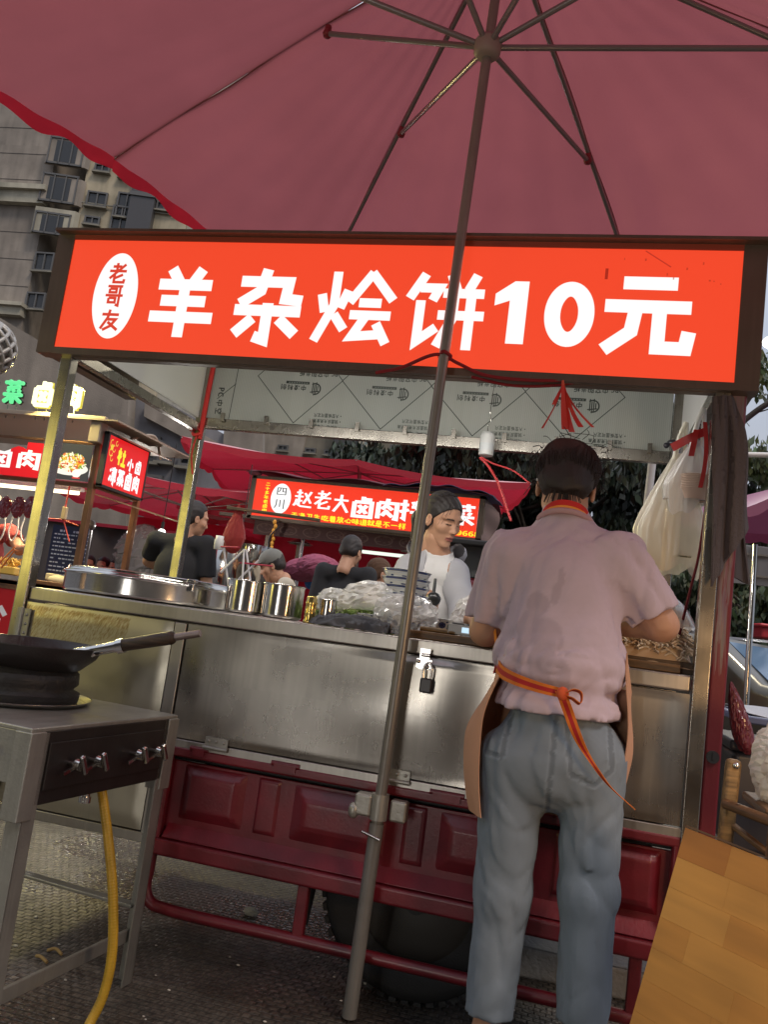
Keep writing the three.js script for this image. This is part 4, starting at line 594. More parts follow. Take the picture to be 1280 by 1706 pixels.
// a hand as bones: wrist, pointing direction, palm normal, curl 0..1
function handBones(w, dir, nrm, s = 1, curl = 0.4, side = 1) {
  const y = vun(dir), z = vun(vsub(nrm, y.map((v) => v * vdot(nrm, y)))), x = vcross(y, z), P = (a, b, c) => vadd(vadd(vadd(w, x, a * s), y, b * s), z, c * s), B = [];
  B.push([P(-0.012, 0.01, 0), P(-0.018, 0.075, 0), 0.017 * s, 0.016 * s], [P(0.012, 0.01, 0), P(0.018, 0.075, 0), 0.017 * s, 0.016 * s]);
  [[-0.03, 0.078, 0.062], [-0.01, 0.086, 0.076], [0.011, 0.084, 0.072], [0.03, 0.074, 0.056]].forEach(([a, b, L], i) => { const c = curl * (1 + 0.12 * i); let p = P(a, b, 0), an = 0.25 * c; let q = [a, b, 0]; [0.45, 0.32, 0.25].forEach((k, j) => { an += c * (j ? 1.25 : 0.9); const r = [q[0], q[1] + Math.cos(an) * L * k, q[2] + Math.sin(an) * L * k]; B.push([P(...q), P(...r), (0.0088 - j * 0.0008) * s, (0.0082 - j * 0.0008) * s]); q = r; }); });
  B.push([P(-0.022 * side, 0.02, 0.006), P(-0.045 * side, 0.048, 0.022), 0.013 * s, 0.0105 * s], [P(-0.045 * side, 0.048, 0.022), P(-0.042 * side, 0.078, 0.036), 0.0102 * s, 0.0085 * s]);
  return B;
}
function bounds(bs, pad) { const a = [9, 9, 9], b = [-9, -9, -9]; for (const k of bs) for (const q of [0, 1]) for (let i = 0; i < 3; i++) { const r = Math.max(k[2], k[3]); a[i] = Math.min(a[i], k[q][i] - r); b[i] = Math.max(b[i], k[q][i] + r); } return [a.map((v) => v - pad), b.map((v) => v + pad)]; }
const union = (bs, k) => (p) => { let d = 9; for (const b of bs) { let e = capD(p, b); if (b[5]) e = Math.max(e, vdot(vsub(p, b[5]), b[6])); d = d > 8 ? e : smin(d, e, k); } return d; };
function joints(o = {}) { // standing, facing +z, 1.7 m
  const J = { head: [0, 1.575, 0.03], neck: [0, 1.43, -0.01], shL: [0.17, 1.39, 0], shR: [-0.17, 1.39, 0], elL: [0.22, 1.12, -0.02], elR: [-0.22, 1.12, -0.02], wrL: [0.22, 0.88, 0.06], wrR: [-0.22, 0.88, 0.06], chest: [0, 1.25, 0], waist: [0, 1.03, 0], hipL: [0.09, 0.9, 0], hipR: [-0.09, 0.9, 0], knL: [0.1, 0.49, 0.02], knR: [-0.1, 0.49, 0.02], anL: [0.1, 0.08, 0], anR: [-0.1, 0.08, 0], yaw: 0, pitch: 0.05, roll: 0, ...o };
  return J;
}
function figure(t, J, o) { // builds body, garments and hair under t
  const c = o.cell || 0.014, sk = o.skin || SK, wide = o.wide || 1, arm = [];
  const fw = [Math.sin(J.yaw), 0, Math.cos(J.yaw)], ff = o.fwd || [0, 0, 1];
  for (const s of ['L', 'R']) { const d = vun(vsub(J['wr' + s], J['el' + s])); const hn = J['pn' + s] || [s === 'L' ? -1 : 1, 0, 0.2]; arm.push([J['sh' + s], J['el' + s], 0.047, 0.04], [J['el' + s], J['wr' + s], 0.041, 0.026]); if (o.hands !== false) arm.push(...handBones(J['wr' + s], J['hd' + s] || d, hn, 1, J['curl' + s] ?? 0.4, s === 'L' ? 1 : -1)); else arm.push([J['wr' + s], vadd(J['wr' + s], d, 0.09), 0.03, 0.024]); }
  const mid = vmix(J.hipL, J.hipR, 0.5);
  const core = [[J.neck, vadd(J.head, [-0.03 * fw[0], -0.08, -0.03 * fw[2]]), 0.054 * (o.slim || 1), 0.05 * (o.slim || 1)], [J.neck, J.chest, 0.06, 0.11, 0.7], [J.shL, J.shR, 0.05, 0.05], [J.chest, J.waist, 0.12, 0.115, 0.66], [J.waist, mid, 0.115, 0.12, 0.72]];
  const legs = []; for (const s of ['L', 'R']) { const an = J['an' + s]; legs.push([J['hip' + s], J['kn' + s], 0.075, 0.052], [J['kn' + s], an, 0.05, 0.034], [vadd(an, [0, -0.035, 0]), vadd(vadd(an, ff, 0.13), [0, -0.05, 0]), 0.038, 0.03]); }
  const bs = [...core, ...arm, ...legs], [mn, mx] = bounds(bs, 0.03);
  const bodyCol = (p) => { const n = n3(p[0] * 60, p[1] * 60, p[2] * 60); return sk.map((v) => v * (0.9 + 0.2 * n)); };
  const geos = [];
  if (o.fineHands) { const hb = arm.filter((b, i) => true); const near = (b) => Math.max(b[2], b[3]) < 0.03; const big = bs.filter((b) => !near(b)), sm = bs.filter(near); geos.push(blob(union(big, 0.03), mn, mx, c, bodyCol)); for (const s of o.fineHands) { const hs = handBones(J['wr' + s], J['hd' + s] || vun(vsub(J['wr' + s], J['el' + s])), J['pn' + s] || [1, 0, 0.2], 1, J['curl' + s] ?? 0.4, s === 'L' ? 1 : -1); const [a, b] = bounds(hs, 0.015); const ab = [J['el' + s], J['wr' + s], 0.041, 0.026]; geos.push(blob((p) => smin(union(hs, 0.006)(p), capD(p, ab), 0.012), a, b, 0.0035, bodyCol)); } }
  else geos.push(blob(union(bs, 0.028), mn, mx, c, bodyCol));
  geos.push(xf(headGeo(o.headCell || 0.007, sk, o), J.head, J.yaw, J.pitch, J.roll, J.hs || 1));
  part(t, 'body', geos, skinMat);
  if (o.hair) part(t, 'hair', xf(o.hairStyle === 'pony' && o.headCell ? mg([hairGeo(o.headCell * 1.1, 'pony'), ...strands(150)]) : hairGeo(o.headCell ? o.headCell * 1.1 : 0.007, o.hairStyle || 'short'), J.head, J.yaw, J.pitch, J.roll, J.hs || 1), o.hair);
  const r = 0.02, sl = o.sleeve ?? 0.62, ts = [[vadd(J.neck, [0, o.neckUp || 0, 0]), J.chest, 0.062, 0.13 * wide, 0.68], [vmix(J.shL, J.shR, 0.06), vmix(J.shL, J.shR, 0.94), 0.058, 0.058], [vadd(J.neck, [0, -0.02, 0]), vmix(J.shL, J.shR, 0.12), 0.05, 0.056], [vadd(J.neck, [0, -0.02, 0]), vmix(J.shL, J.shR, 0.88), 0.05, 0.056], [J.chest, J.waist, 0.15 * wide, 0.148 * wide, 0.68], [J.waist, vadd(mid, [0, -0.03, 0]), 0.148 * wide, 0.152 * wide, 0.74]];
  for (const s of ['L', 'R']) { const a = J['sh' + s], e = J['el' + s], w = J['wr' + s]; if (sl <= 1) { const q = vmix(a, e, sl); ts.push([vmix(a, e, -0.05), vmix(a, e, sl + 0.25), 0.066, 0.07, 1, q, vun(vsub(e, a))]); } else { ts.push([a, e, 0.068, 0.06], [e, w, 0.058, 0.044, 1, vmix(e, w, 0.95), vun(vsub(w, e))]); } }
  const hem = o.hem ?? (mid[1] - 0.02), fold = o.fold ?? 0.008, su = union(ts, o.shirtK || 0.035);
  const sf = (p) => { let d = su(p); d += fold * (n3(p[0] * 16, p[1] * 5, p[2] * 16) - 0.5) * 2 + fold * 0.5 * (n3(p[0] * 9 + p[1] * 14, p[1] * 20, p[2] * 11) - 0.5); d = Math.max(d, hem - p[1]); if (o.neckHole !== false) d = Math.max(d, 0.0 - (vl(p[0] - J.neck[0], (p[1] - J.neck[1] - 0.055 - (o.neckUp || 0)) * 1.0, p[2] - J.neck[2] - 0.01) - 0.066)); return o.shirtF ? o.shirtF(p, d) : d; };
  const [sa, sb] = bounds(ts, 0.025); sa[1] = Math.max(sa[1], hem - 0.02);
  part(t, o.shirtName || 'shirt', blob(sf, sa, sb, o.shirtCell || c, o.shirtCol), o.shirt);
  if (o.trousers) {
    const lw = o.legW || 1, lb = [[vadd(mid, [0, 0.06, 0]), mid, 0.125 * wide, 0.14 * wide, 0.74]]; for (const s of ['L', 'R']) lb.push([J['hip' + s], J['kn' + s], 0.092 * lw, 0.072 * lw], [J['kn' + s], vadd(J['an' + s], [0, 0.0, 0]), 0.072 * lw, 0.062 * lw, 1, vadd(J['an' + s], [0, 0.02, 0]), [0, -1, 0]]);
    const lu = union(lb, 0.03), [la, lc] = bounds(lb, 0.02); part(t, 'trousers', blob((p) => lu(p) + (o.legFold ? o.legFold(p) : 0.006 * (n3(p[0] * 18, p[1] * 9, p[2] * 18) - 0.5)), la, lc, o.shirtCell || c, o.legCol), o.trousers);
  }
}
const blackHair = M({ color: C(0.02, 0.014, 0.013), roughness: 0.6, sheen: 0.3, bumpMap: rep(tGrain, 10, 2), bumpScale: 0.001 });
const person = (label, pos, yaw, group) => thing('person', label, 'person', pos, yaw, group);
// ---- the vendor, seen from behind
{
  const o = [0.72, 0, 0.2], L = (p) => vsub(p, o);
  const t = person('person in pinkish T-shirt and grey jeans seen from behind, leaning over the counter', o, 0);
  const J = { head: L([0.696,1.538,0.06]), neck: L([0.705,1.427,0.12]), shL: L([0.559,1.312,0.15]), shR: L([0.873,1.34,0.15]), elL: L([0.514,1.103,0.09]), elR: L([0.983,1.177,0.13]), wrL: [0.47 - o[0], 1.13, -0.12 - o[2]], wrR: [0.78 - o[0], 1.16, -0.08 - o[2]], chest: L([0.721,1.235,0.15]), waist: L([0.733,1.041,0.18]), hipL: L([0.64,0.783,0.2]), hipR: L([0.832,0.815,0.2]), knL: L([0.646,0.439,0.19]), knR: L([0.855,0.486,0.2]), anL: L([0.642,0.129,0.2]), anR: L([0.871,0.164,0.21]), yaw: Math.PI, pitch: 0.42, roll: 0.03, hs: 1.01, pnL: [0, -1, 0], pnR: [0, -1, 0] };
  const stain = [[[0.66,1.186,0.3], 0.03, 0.03], [[0.703,1.214,0.3], 0.012, 0.026], [[0.641,1.121,0.3], 0.028, 0.05], [[0.699,1.106,0.3], 0.04, 0.055], [[0.691,1.037,0.3], 0.045, 0.05], [[0.732,1.005,0.3], 0.03, 0.06], [[0.713,1.262,0.3], 0.008, 0.03], [[0.632,1.067,0.3], 0.018, 0.04]].map(([p, a, b]) => [p[0] - o[0], p[1], a, b]);
  const shirtCol = (p) => { let m = 9; for (const s of stain) m = Math.min(m, vl((p[0] - s[0]) / s[2], (p[1] - s[1]) / s[3], 0)); m += 0.9 * (n3(p[0] * 40, p[1] * 30, 2) - 0.5); const k = p[2] > 0 ? lerp(0.78 + 0.1 * n3(p[0] * 70, p[1] * 50, 1), 1, sst(0.9, 1.12, m)) : 1, w = 0.92 + 0.1 * n3(p[0] * 25, p[1] * 25, p[2] * 25) + 0.06 * n3(p[0] * 160, p[1] * 160, p[2] * 160); return [0.5 * k * w, 0.405 * k * w, 0.465 * k * w]; };
  const tieY = 0.975;
  const jc = [0.172, 0.207, 0.245];
  const seat = (J.hipL[0] + J.hipR[0]) / 2;
  const poly = [[[0.566,0.89,0.3], [0.57,0.794,0.3], [0.612,0.79,0.3], [0.623,0.896,0.3]], [[0.763,0.909,0.3], [0.786,0.778,0.3], [0.843,0.759,0.3], [0.884,0.802,0.3], [0.868,0.914,0.3]]].map((q) => q.map((p) => [p[0] - o[0], p[1]]));
  const segD = (p, a, b) => { const dx = b[0] - a[0], dy = b[1] - a[1], u = clamp(((p[0] - a[0]) * dx + (p[1] - a[1]) * dy) / (dx * dx + dy * dy)); return Math.hypot(p[0] - a[0] - dx * u, p[1] - a[1] - dy * u); };
  const seam = (p) => { let m = 9; for (const q of poly) for (let i = 0; i < q.length; i++) m = Math.min(m, segD(p, q[i], q[(i + 1) % q.length])); if (p[1] > 0.66) m = Math.min(m, Math.abs(p[0] - seat + 0.0)); return m; };
  const legCol = (p) => { const m = p[2] > 0.03 ? seam(p) : 9, w = 0.9 + 0.2 * n3(p[0] * 30, p[1] * 22, p[2] * 30), st = m < 0.006 ? 0.72 : m < 0.011 ? 1.1 : 1; return jc.map((v) => v * w * st); };
  const legFold = (p) => { const m = p[2] > 0.02 ? seam(p) : 9; const kf = Math.exp(-Math.pow((p[1] - 0.5) / 0.16, 2)), bf = Math.exp(-Math.pow((p[1] - 0.2) / 0.12, 2)), tf = Math.exp(-Math.pow((p[1] - 0.68) / 0.07, 2)); const R3 = (x, y, z) => Math.pow(ridgeP(x, y, z), 3) - 0.4; return 0.005 * (n3(p[0] * 12, p[1] * 4, p[2] * 12) - 0.5) + 0.007 * R3(p[0] * 26 + p[1] * 6, p[1] * 4, p[2] * 18) + 0.007 * kf * R3(p[0] * 14 + p[1] * 16, p[1] * 9, p[2] * 10) + 0.006 * bf * R3(p[0] * 18 - p[1] * 16, p[1] * 11, p[2] * 12) + 0.012 * tf * R3(p[0] * 7, p[1] * 15 - Math.abs(p[0] - seat) * 16, p[2] * 6) + (m < 0.012 ? 0.0022 * Math.cos(m * 260) : 0); };
  const hemY = L([0.74,0.92,0.3])[1];
  const shirtF = (p, d) => { // blouse over the tie, creases running from the armpits
    const b = Math.exp(-Math.pow((p[1] - tieY - 0.06) / 0.045, 2)) * 0.014 - Math.exp(-Math.pow((p[1] - tieY) / 0.018, 2)) * 0.01 + Math.exp(-Math.pow((p[1] - hemY) / 0.03, 2)) * 0.01, ax = Math.abs(p[0] - J.chest[0]);
    const R3 = (x, y, z) => Math.pow(ridgeP(x, y, z), 3) - 0.4, side = sst(0.05, 0.15, ax), low = sst(1.22, 1.0, p[1]), sg = p[0] > J.chest[0] ? 1 : -1;
    const cr = 0.013 * R3(p[0] * 20 + sg * p[1] * 9, p[1] * 3.5, p[2] * 9) * side + 0.011 * R3(p[0] * 17 - sg * p[1] * 11, p[1] * 9, p[2] * 10) * low + 0.006 * R3(p[0] * 30, p[1] * 5, p[2] * 20) + 0.011 * R3(p[0] * 9, p[1] * 34, p[2] * 12) * Math.exp(-Math.pow((p[1] - tieY - 0.06) / 0.06, 2)) + 0.009 * R3(p[0] * 7, p[1] * 32 + ax * 22, p[2] * 8) * Math.exp(-Math.pow((p[1] - 1.37) / 0.05, 2)) + (Math.abs(p[1] - hemY - 0.022) < 0.003 ? 0.0015 : 0);
    return d - b + cr;
  };
  figure(t, J, { cell: 0.011, shirtCell: 0.0062, headCell: 0.005, wide: 1.04, hair: null, shirt: M({ color: C(1, 1, 1), vertexColors: true, roughness: 0.92, sheen: 0.2, bumpMap: rep(tCloth, 7), bumpScale: 0.0004 }), shirtCol, trousers: M({ color: C(1, 1, 1), vertexColors: true, roughness: 0.92, bumpMap: rep(tCloth, 6), bumpScale: 0.0008 }), legCol, legFold, legW: 1.0, sleeve: 0.86, hem: hemY, shirtF, shirtName: 'shirt', fold: 0.005, neckUp: 0.03, neckEnd: [0, -0.09, -0.015], fwd: [0, 0, -1], shirtK: 0.045 });
  // hair tied up, with loose strands
  const hp = (p) => { let d = ellD(p, [0, 0.037, -0.016], [0.087, 0.092, 0.106]); d = smin(d, ellD(p, [0, -0.025, -0.06], [0.07, 0.06, 0.05]), 0.03); d = smin(d, ellD(p, [0.012, 0.068, -0.06], [0.062, 0.045, 0.05]), 0.03); d = Math.max(d, Math.min(p[2] - 0.04, 0.07 - p[1])); d = Math.max(d, -0.072 - p[1] + Math.max(0, p[2] + 0.03) * 1.2 + Math.abs(p[0]) * 0.25); return d + 0.006 * (n3(p[0] * 45, p[1] * 45, p[2] * 45) - 0.5); };
  const hg = [blob(hp, [-0.12, -0.16, -0.16], [0.12, 0.16, 0.1], 0.005)];
  for (let i = 0; i < 44; i++) { const s = i % 2 ? 1 : -1, y0 = rr(-0.03, 0.12), z0 = rr(-0.09, 0.03), a = [s * rr(0.06, 0.085), y0, z0], L2 = rr(0.012, 0.045); hg.push(tube([a, [a[0] + s * L2 * 0.5, y0 + rr(-0.005, 0.02), z0 - 0.01], [a[0] + s * L2, y0 + rr(-0.05, 0.01), z0 - rr(0, 0.03)]], 0.0011, 6, 4)); }
  for (let i = 0; i < 26; i++) { const a = [rr(-0.06, 0.06), rr(0.09, 0.125), rr(-0.1, 0.03)]; hg.push(tube([a, [a[0] + rr(-0.03, 0.03), a[1] + rr(0.005, 0.02), a[2] - 0.02], [a[0] + rr(-0.06, 0.06), a[1] - rr(0, 0.03), a[2] - rr(0.03, 0.06)]], 0.001, 6, 4)); }
  for (let i = 0; i < 40; i++) { const a = [rr(-0.04, 0.04), -0.05, -0.085]; hg.push(tube([a, [a[0] * 1.1, -0.07, -0.078], [a[0] * 1.3, -0.085 - rr(0, 0.02), -0.07]], 0.001, 5, 4)); }
  for (let i = 0; i < 460; i++) { const a = rr(-2.95, -0.2), L2 = rr(0.85, 1.15), q = []; for (let k = 0; k < 5; k++) { const e = lerp(1.25, 1.25 - 1.75 * L2, k / 4), ra = 1.015 + 0.02 * Math.sin(i * 3.1 + k); q.push([0.087 * ra * Math.cos(e) * Math.cos(a) + 0.006 * Math.sin(k + i), 0.037 + 0.094 * ra * Math.sin(e), -0.016 + 0.106 * ra * Math.cos(e) * Math.sin(a)]); } hg.push(tube(q, 0.0017, 8, 4)); }
  part(t, 'hair', xf(mg(hg), J.head, J.yaw, J.pitch, 0.03, 1.01), blackHair);
  part(t, 'hair_clip', [ball(0.004, ...vadd(J.head, [-0.083, 0.015, 0.02])), ball(0.0035, ...vadd(J.head, [0.09, 0.03, 0.03]))], white);
  // striped apron: neck band, bib sides, ties
  const tStripe = ctex(64, 64, (x) => { x.fillStyle = '#e2781c'; x.fillRect(0, 0, 64, 64); x.fillStyle = '#b81d1f'; x.fillRect(0, 19, 64, 26); });
  const band = M({ color: C(0.8, 0.8, 0.8), map: tStripe, roughness: 0.75, side: THREE.DoubleSide });
  const ribbon = (pts, w, dir) => { const cv = new THREE.CatmullRomCurve3(pts.map((p) => V(p))), c = new THREE.Vector3(); return sheet((u, v) => { cv.getPoint(u, c); const d = typeof dir === 'function' ? dir(u) : dir, ww = typeof w === 'function' ? w(u) : w; return [c.x + d[0] * ww * (v - 0.5), c.y + d[1] * ww * (v - 0.5), c.z + d[2] * ww * (v - 0.5) + 0.003 * Math.sin(u * 20)]; }, 50, 4, 0.0016); };
  const ap = part(t, 'apron', sheet((u, v) => { const a = lerp(-2.25, 2.0, u), fl = sst(0, 0.5, v), y = lerp(tieY + 0.02, 0.63, v), rx = 0.176 + (u < 0.5 ? 0.06 : 0.03) * fl * (1 - 0.9 * v * v * v) + 0.004 * Math.sin(a * 9 + v * 3), sh = Math.abs(u - 0.5) > 0.42 ? (Math.abs(u - 0.5) - 0.42) : 0; return [0.02 + rx * Math.sin(a) - 0.02 * v, y + sh * 1.2 * (1 - v), -0.02 - (0.105 + 0.03 * fl) * Math.cos(a)]; }, 60, 30, 0.0025), M({ color: C(0.52, 0.28, 0.17), roughness: 0.8, bumpMap: rep(tCloth, 5), bumpScale: 0.0006 }), { label: 'apron with red front and tan lining' });
  part(t, 'apron_bib', sheet((u, v) => { const a = lerp(-1.75, -0.6, u), y = lerp(tieY + 0.015, 1.12, v); return [0.02 + 0.182 * Math.sin(a) * (1 - 0.1 * v), y, -0.035 - 0.13 * Math.cos(a) - 0.02 * v]; }, 16, 12, 0.002), cloth(0.55, 0.03, 0.03));
  const z = 0.335, TP = (q) => q.map((p) => vsub(p, o));
  const tie = part(t, 'apron_tie', ribbon(TP([[0.567,1.014,0.2], [0.591,0.998,0.272], [0.632,0.987,0.315], [0.676,0.979,0.335], [0.728,0.973,0.342], [0.75,0.971,0.345]]), (u) => 0.034 - 0.012 * u, [0.1, 0.99, 0.05]), band, { uv: true, label: 'red tie with orange edges' });
  part(t, 'apron_tie', ribbon(TP([[0.745,0.971,0.345], [0.756,0.949,0.352], [0.774,0.911,0.345], [0.802,0.857,0.34], [0.837,0.813,0.335], [0.877,0.769,0.325], [0.937,0.726,0.31]]), (u) => 0.034 - 0.022 * sst(0.35, 1, u), (u) => [0.95, -0.25 - 0.3 * u, 0.05]), band, { uv: true });
  part(t, 'apron_tie', ribbon(TP([[0.751,0.968,0.352], [0.771,0.983,0.365], [0.79,0.979,0.37], [0.791,0.955,0.37], [0.773,0.963,0.362], [0.757,0.966,0.352]]), 0.016, [0.25, 0.4, 0.9]), band, { uv: true });
  part(t, 'apron_tie', [ball(0.017, ...L([0.748,0.971,0.35]), [0.9, 1, 0.7])], cloth(0.62, 0.1, 0.03), { label: 'knot of the apron tie' });
  part(t, 'apron_tie', ribbon(TP([[0.57,1.033,0.19], [0.549,1.09,0.14], [0.536,1.14,0.1]]), 0.008, [0.9, 0.2, 0.3]), cloth(0.75, 0.25, 0.03));
  const nb = (k, y, w, r) => ribbon(Array.from({ length: 13 }, (_, i) => { const a = lerp(-1.9, 1.9, i / 12); return [J.neck[0] + r * Math.sin(a), J.neck[1] + y - 0.045 * (1 - Math.cos(a)) * 0.8, J.neck[2] + 0.0 + r * Math.cos(a)]; }), w, [0, 0.92, -0.3]);
  part(t, 'neck_band', nb(0, 0.048, 0.017, 0.066), cloth(0.55, 0.025, 0.02)); part(t, 'neck_band', nb(0, 0.037, 0.008, 0.0685), cloth(0.78, 0.3, 0.05));
  const nk = []; for (let i = 0; i <= 24; i++) { const a = i / 24 * 6.283; nk.push([J.neck[0] + 0.072 * Math.sin(a), J.neck[1] + 0.024 - 0.05 * (1 - Math.cos(a)) * 0.5, J.neck[2] + 0.004 + 0.066 * Math.cos(a)]); }
  part(t, 'collar', tube(nk, 0.0085, 60, 8, true), M({ color: C(0.45, 0.29, 0.31), roughness: 0.9 }));
  for (const s of ['anL', 'anR']) { const a = J[s]; part(t, 'shoe', [rbox(0.095, 0.03, 0.25, a[0], 0.018, a[2] - 0.06, 0.012), ball(0.05, a[0], 0.045, a[2] - 0.1, [0.95, 0.6, 1.5])], cloth(0.2, 0.1, 0.06)); }
}
// ---- woman in the pale hoodie behind the counter
{
  const pos = [0.12, 0, -1.16], t = person('young woman in pale grey hoodie over white T-shirt holding a black spoon', pos, 0), L = (p) => vsub(p, pos);
  const J = joints({ hs: 0.93, head: L([0.15,1.57,-1.05]), neck: L([0.133,1.426,-1.1]), shL: L([0.224,1.339,-1.08]), shR: L([0.025,1.339,-1.1]), elR: L([0.007,1.184,-.98]), elL: L([0.303,1.158,-1]), wrR: L([0.134,1.215,-.76]), wrL: L([0.327,1.012,-.86]), chest: [0.02, 1.23, 0.02], waist: [0.02, 1.03, 0], yaw: 0.95, pitch: 0.3, roll: 0.06, pnR: [0, -0.9, 0.3], hdR: [0.85, 0.1, 0.4], curlR: 0.75 });
  figure(t, J, { wide: 0.86, slim: 0.84, cell: 0.01, shirtCell: 0.008, headCell: 0.0032, fineHands: ['R'], skin: [0.5, 0.265, 0.165], hair: blackHair, hairStyle: 'pony', shirtName: 'hoodie', shirt: cloth(0.44, 0.43, 0.46), sleeve: 2, trousers: cloth(0.05, 0.05, 0.06), hem: 0.9, fold: 0.01,
    shirtF: (p, d) => { const q = [p[0] - 0.035, p[1] - 1.3, p[2] - 0.12], w = 0.055 * sst(-0.16, 0.1, q[1]); return q[2] > -0.07 && q[1] > -0.16 && Math.abs(q[0]) < w ? Math.max(d, 0.03) : d; } });
  part(t, 'undershirt', blob((p) => { let d = smin(capD(p, [J.neck, J.chest, 0.07, 0.128, 0.74]), capD(p, [vmix(J.shL, J.shR, 0.15), vmix(J.shL, J.shR, 0.85), 0.056, 0.056]), 0.03); d = smin(d, capD(p, [J.chest, J.waist, 0.122, 0.115, 0.7]), 0.03) - 0.006 + 0.008 * Math.pow(ridgeP(p[0] * 12, p[1] * 7, p[2] * 9), 3); return Math.max(d, -(vl(p[0] - J.neck[0] - 0.012, p[1] - J.neck[1] - 0.06, p[2] - J.neck[2] - 0.02) - 0.076)); }, [-0.25, 0.95, -0.2], [0.28, 1.56, 0.25], 0.007), cloth(0.72, 0.7, 0.7));
  const hd = []; for (let i = 0; i <= 12; i++) { const a = lerp(-1.9, 1.9, i / 12); hd.push([J.neck[0] - 0.005 + 0.1 * Math.sin(a + Math.PI), J.neck[1] + 0.012 - 0.02 * Math.cos(a), J.neck[2] - 0.02 + 0.085 * Math.cos(a + Math.PI)]); }
  part(t, 'hood', tube(hd, 0.036, 60, 10), cloth(0.44, 0.43, 0.46));
  part(t, 'zip', tube([[-0.02, 1.36, 0.115], [0.0, 1.3, 0.135], [0.025, 1.22, 0.14]], 0.0035, 16, 5), std(C(0.16, 0.16, 0.17), 0.5));
  const s = thing('spoon', 'black ladle held in the hand of the woman in the hoodie', 'spoon', [0.209,1.238,-.7]);
  part(s, 'handle', rod([0.0, 0.05, -0.02], [0.005, -0.06, 0.01], 0.006, 0.008), std(C(0.02, 0.02, 0.02), 0.3)); part(s, 'bowl', ball(0.032, 0.008, -0.03, 0.012, [0.9, 0.85, 0.7]), std(C(0.02, 0.02, 0.02), 0.3));
}
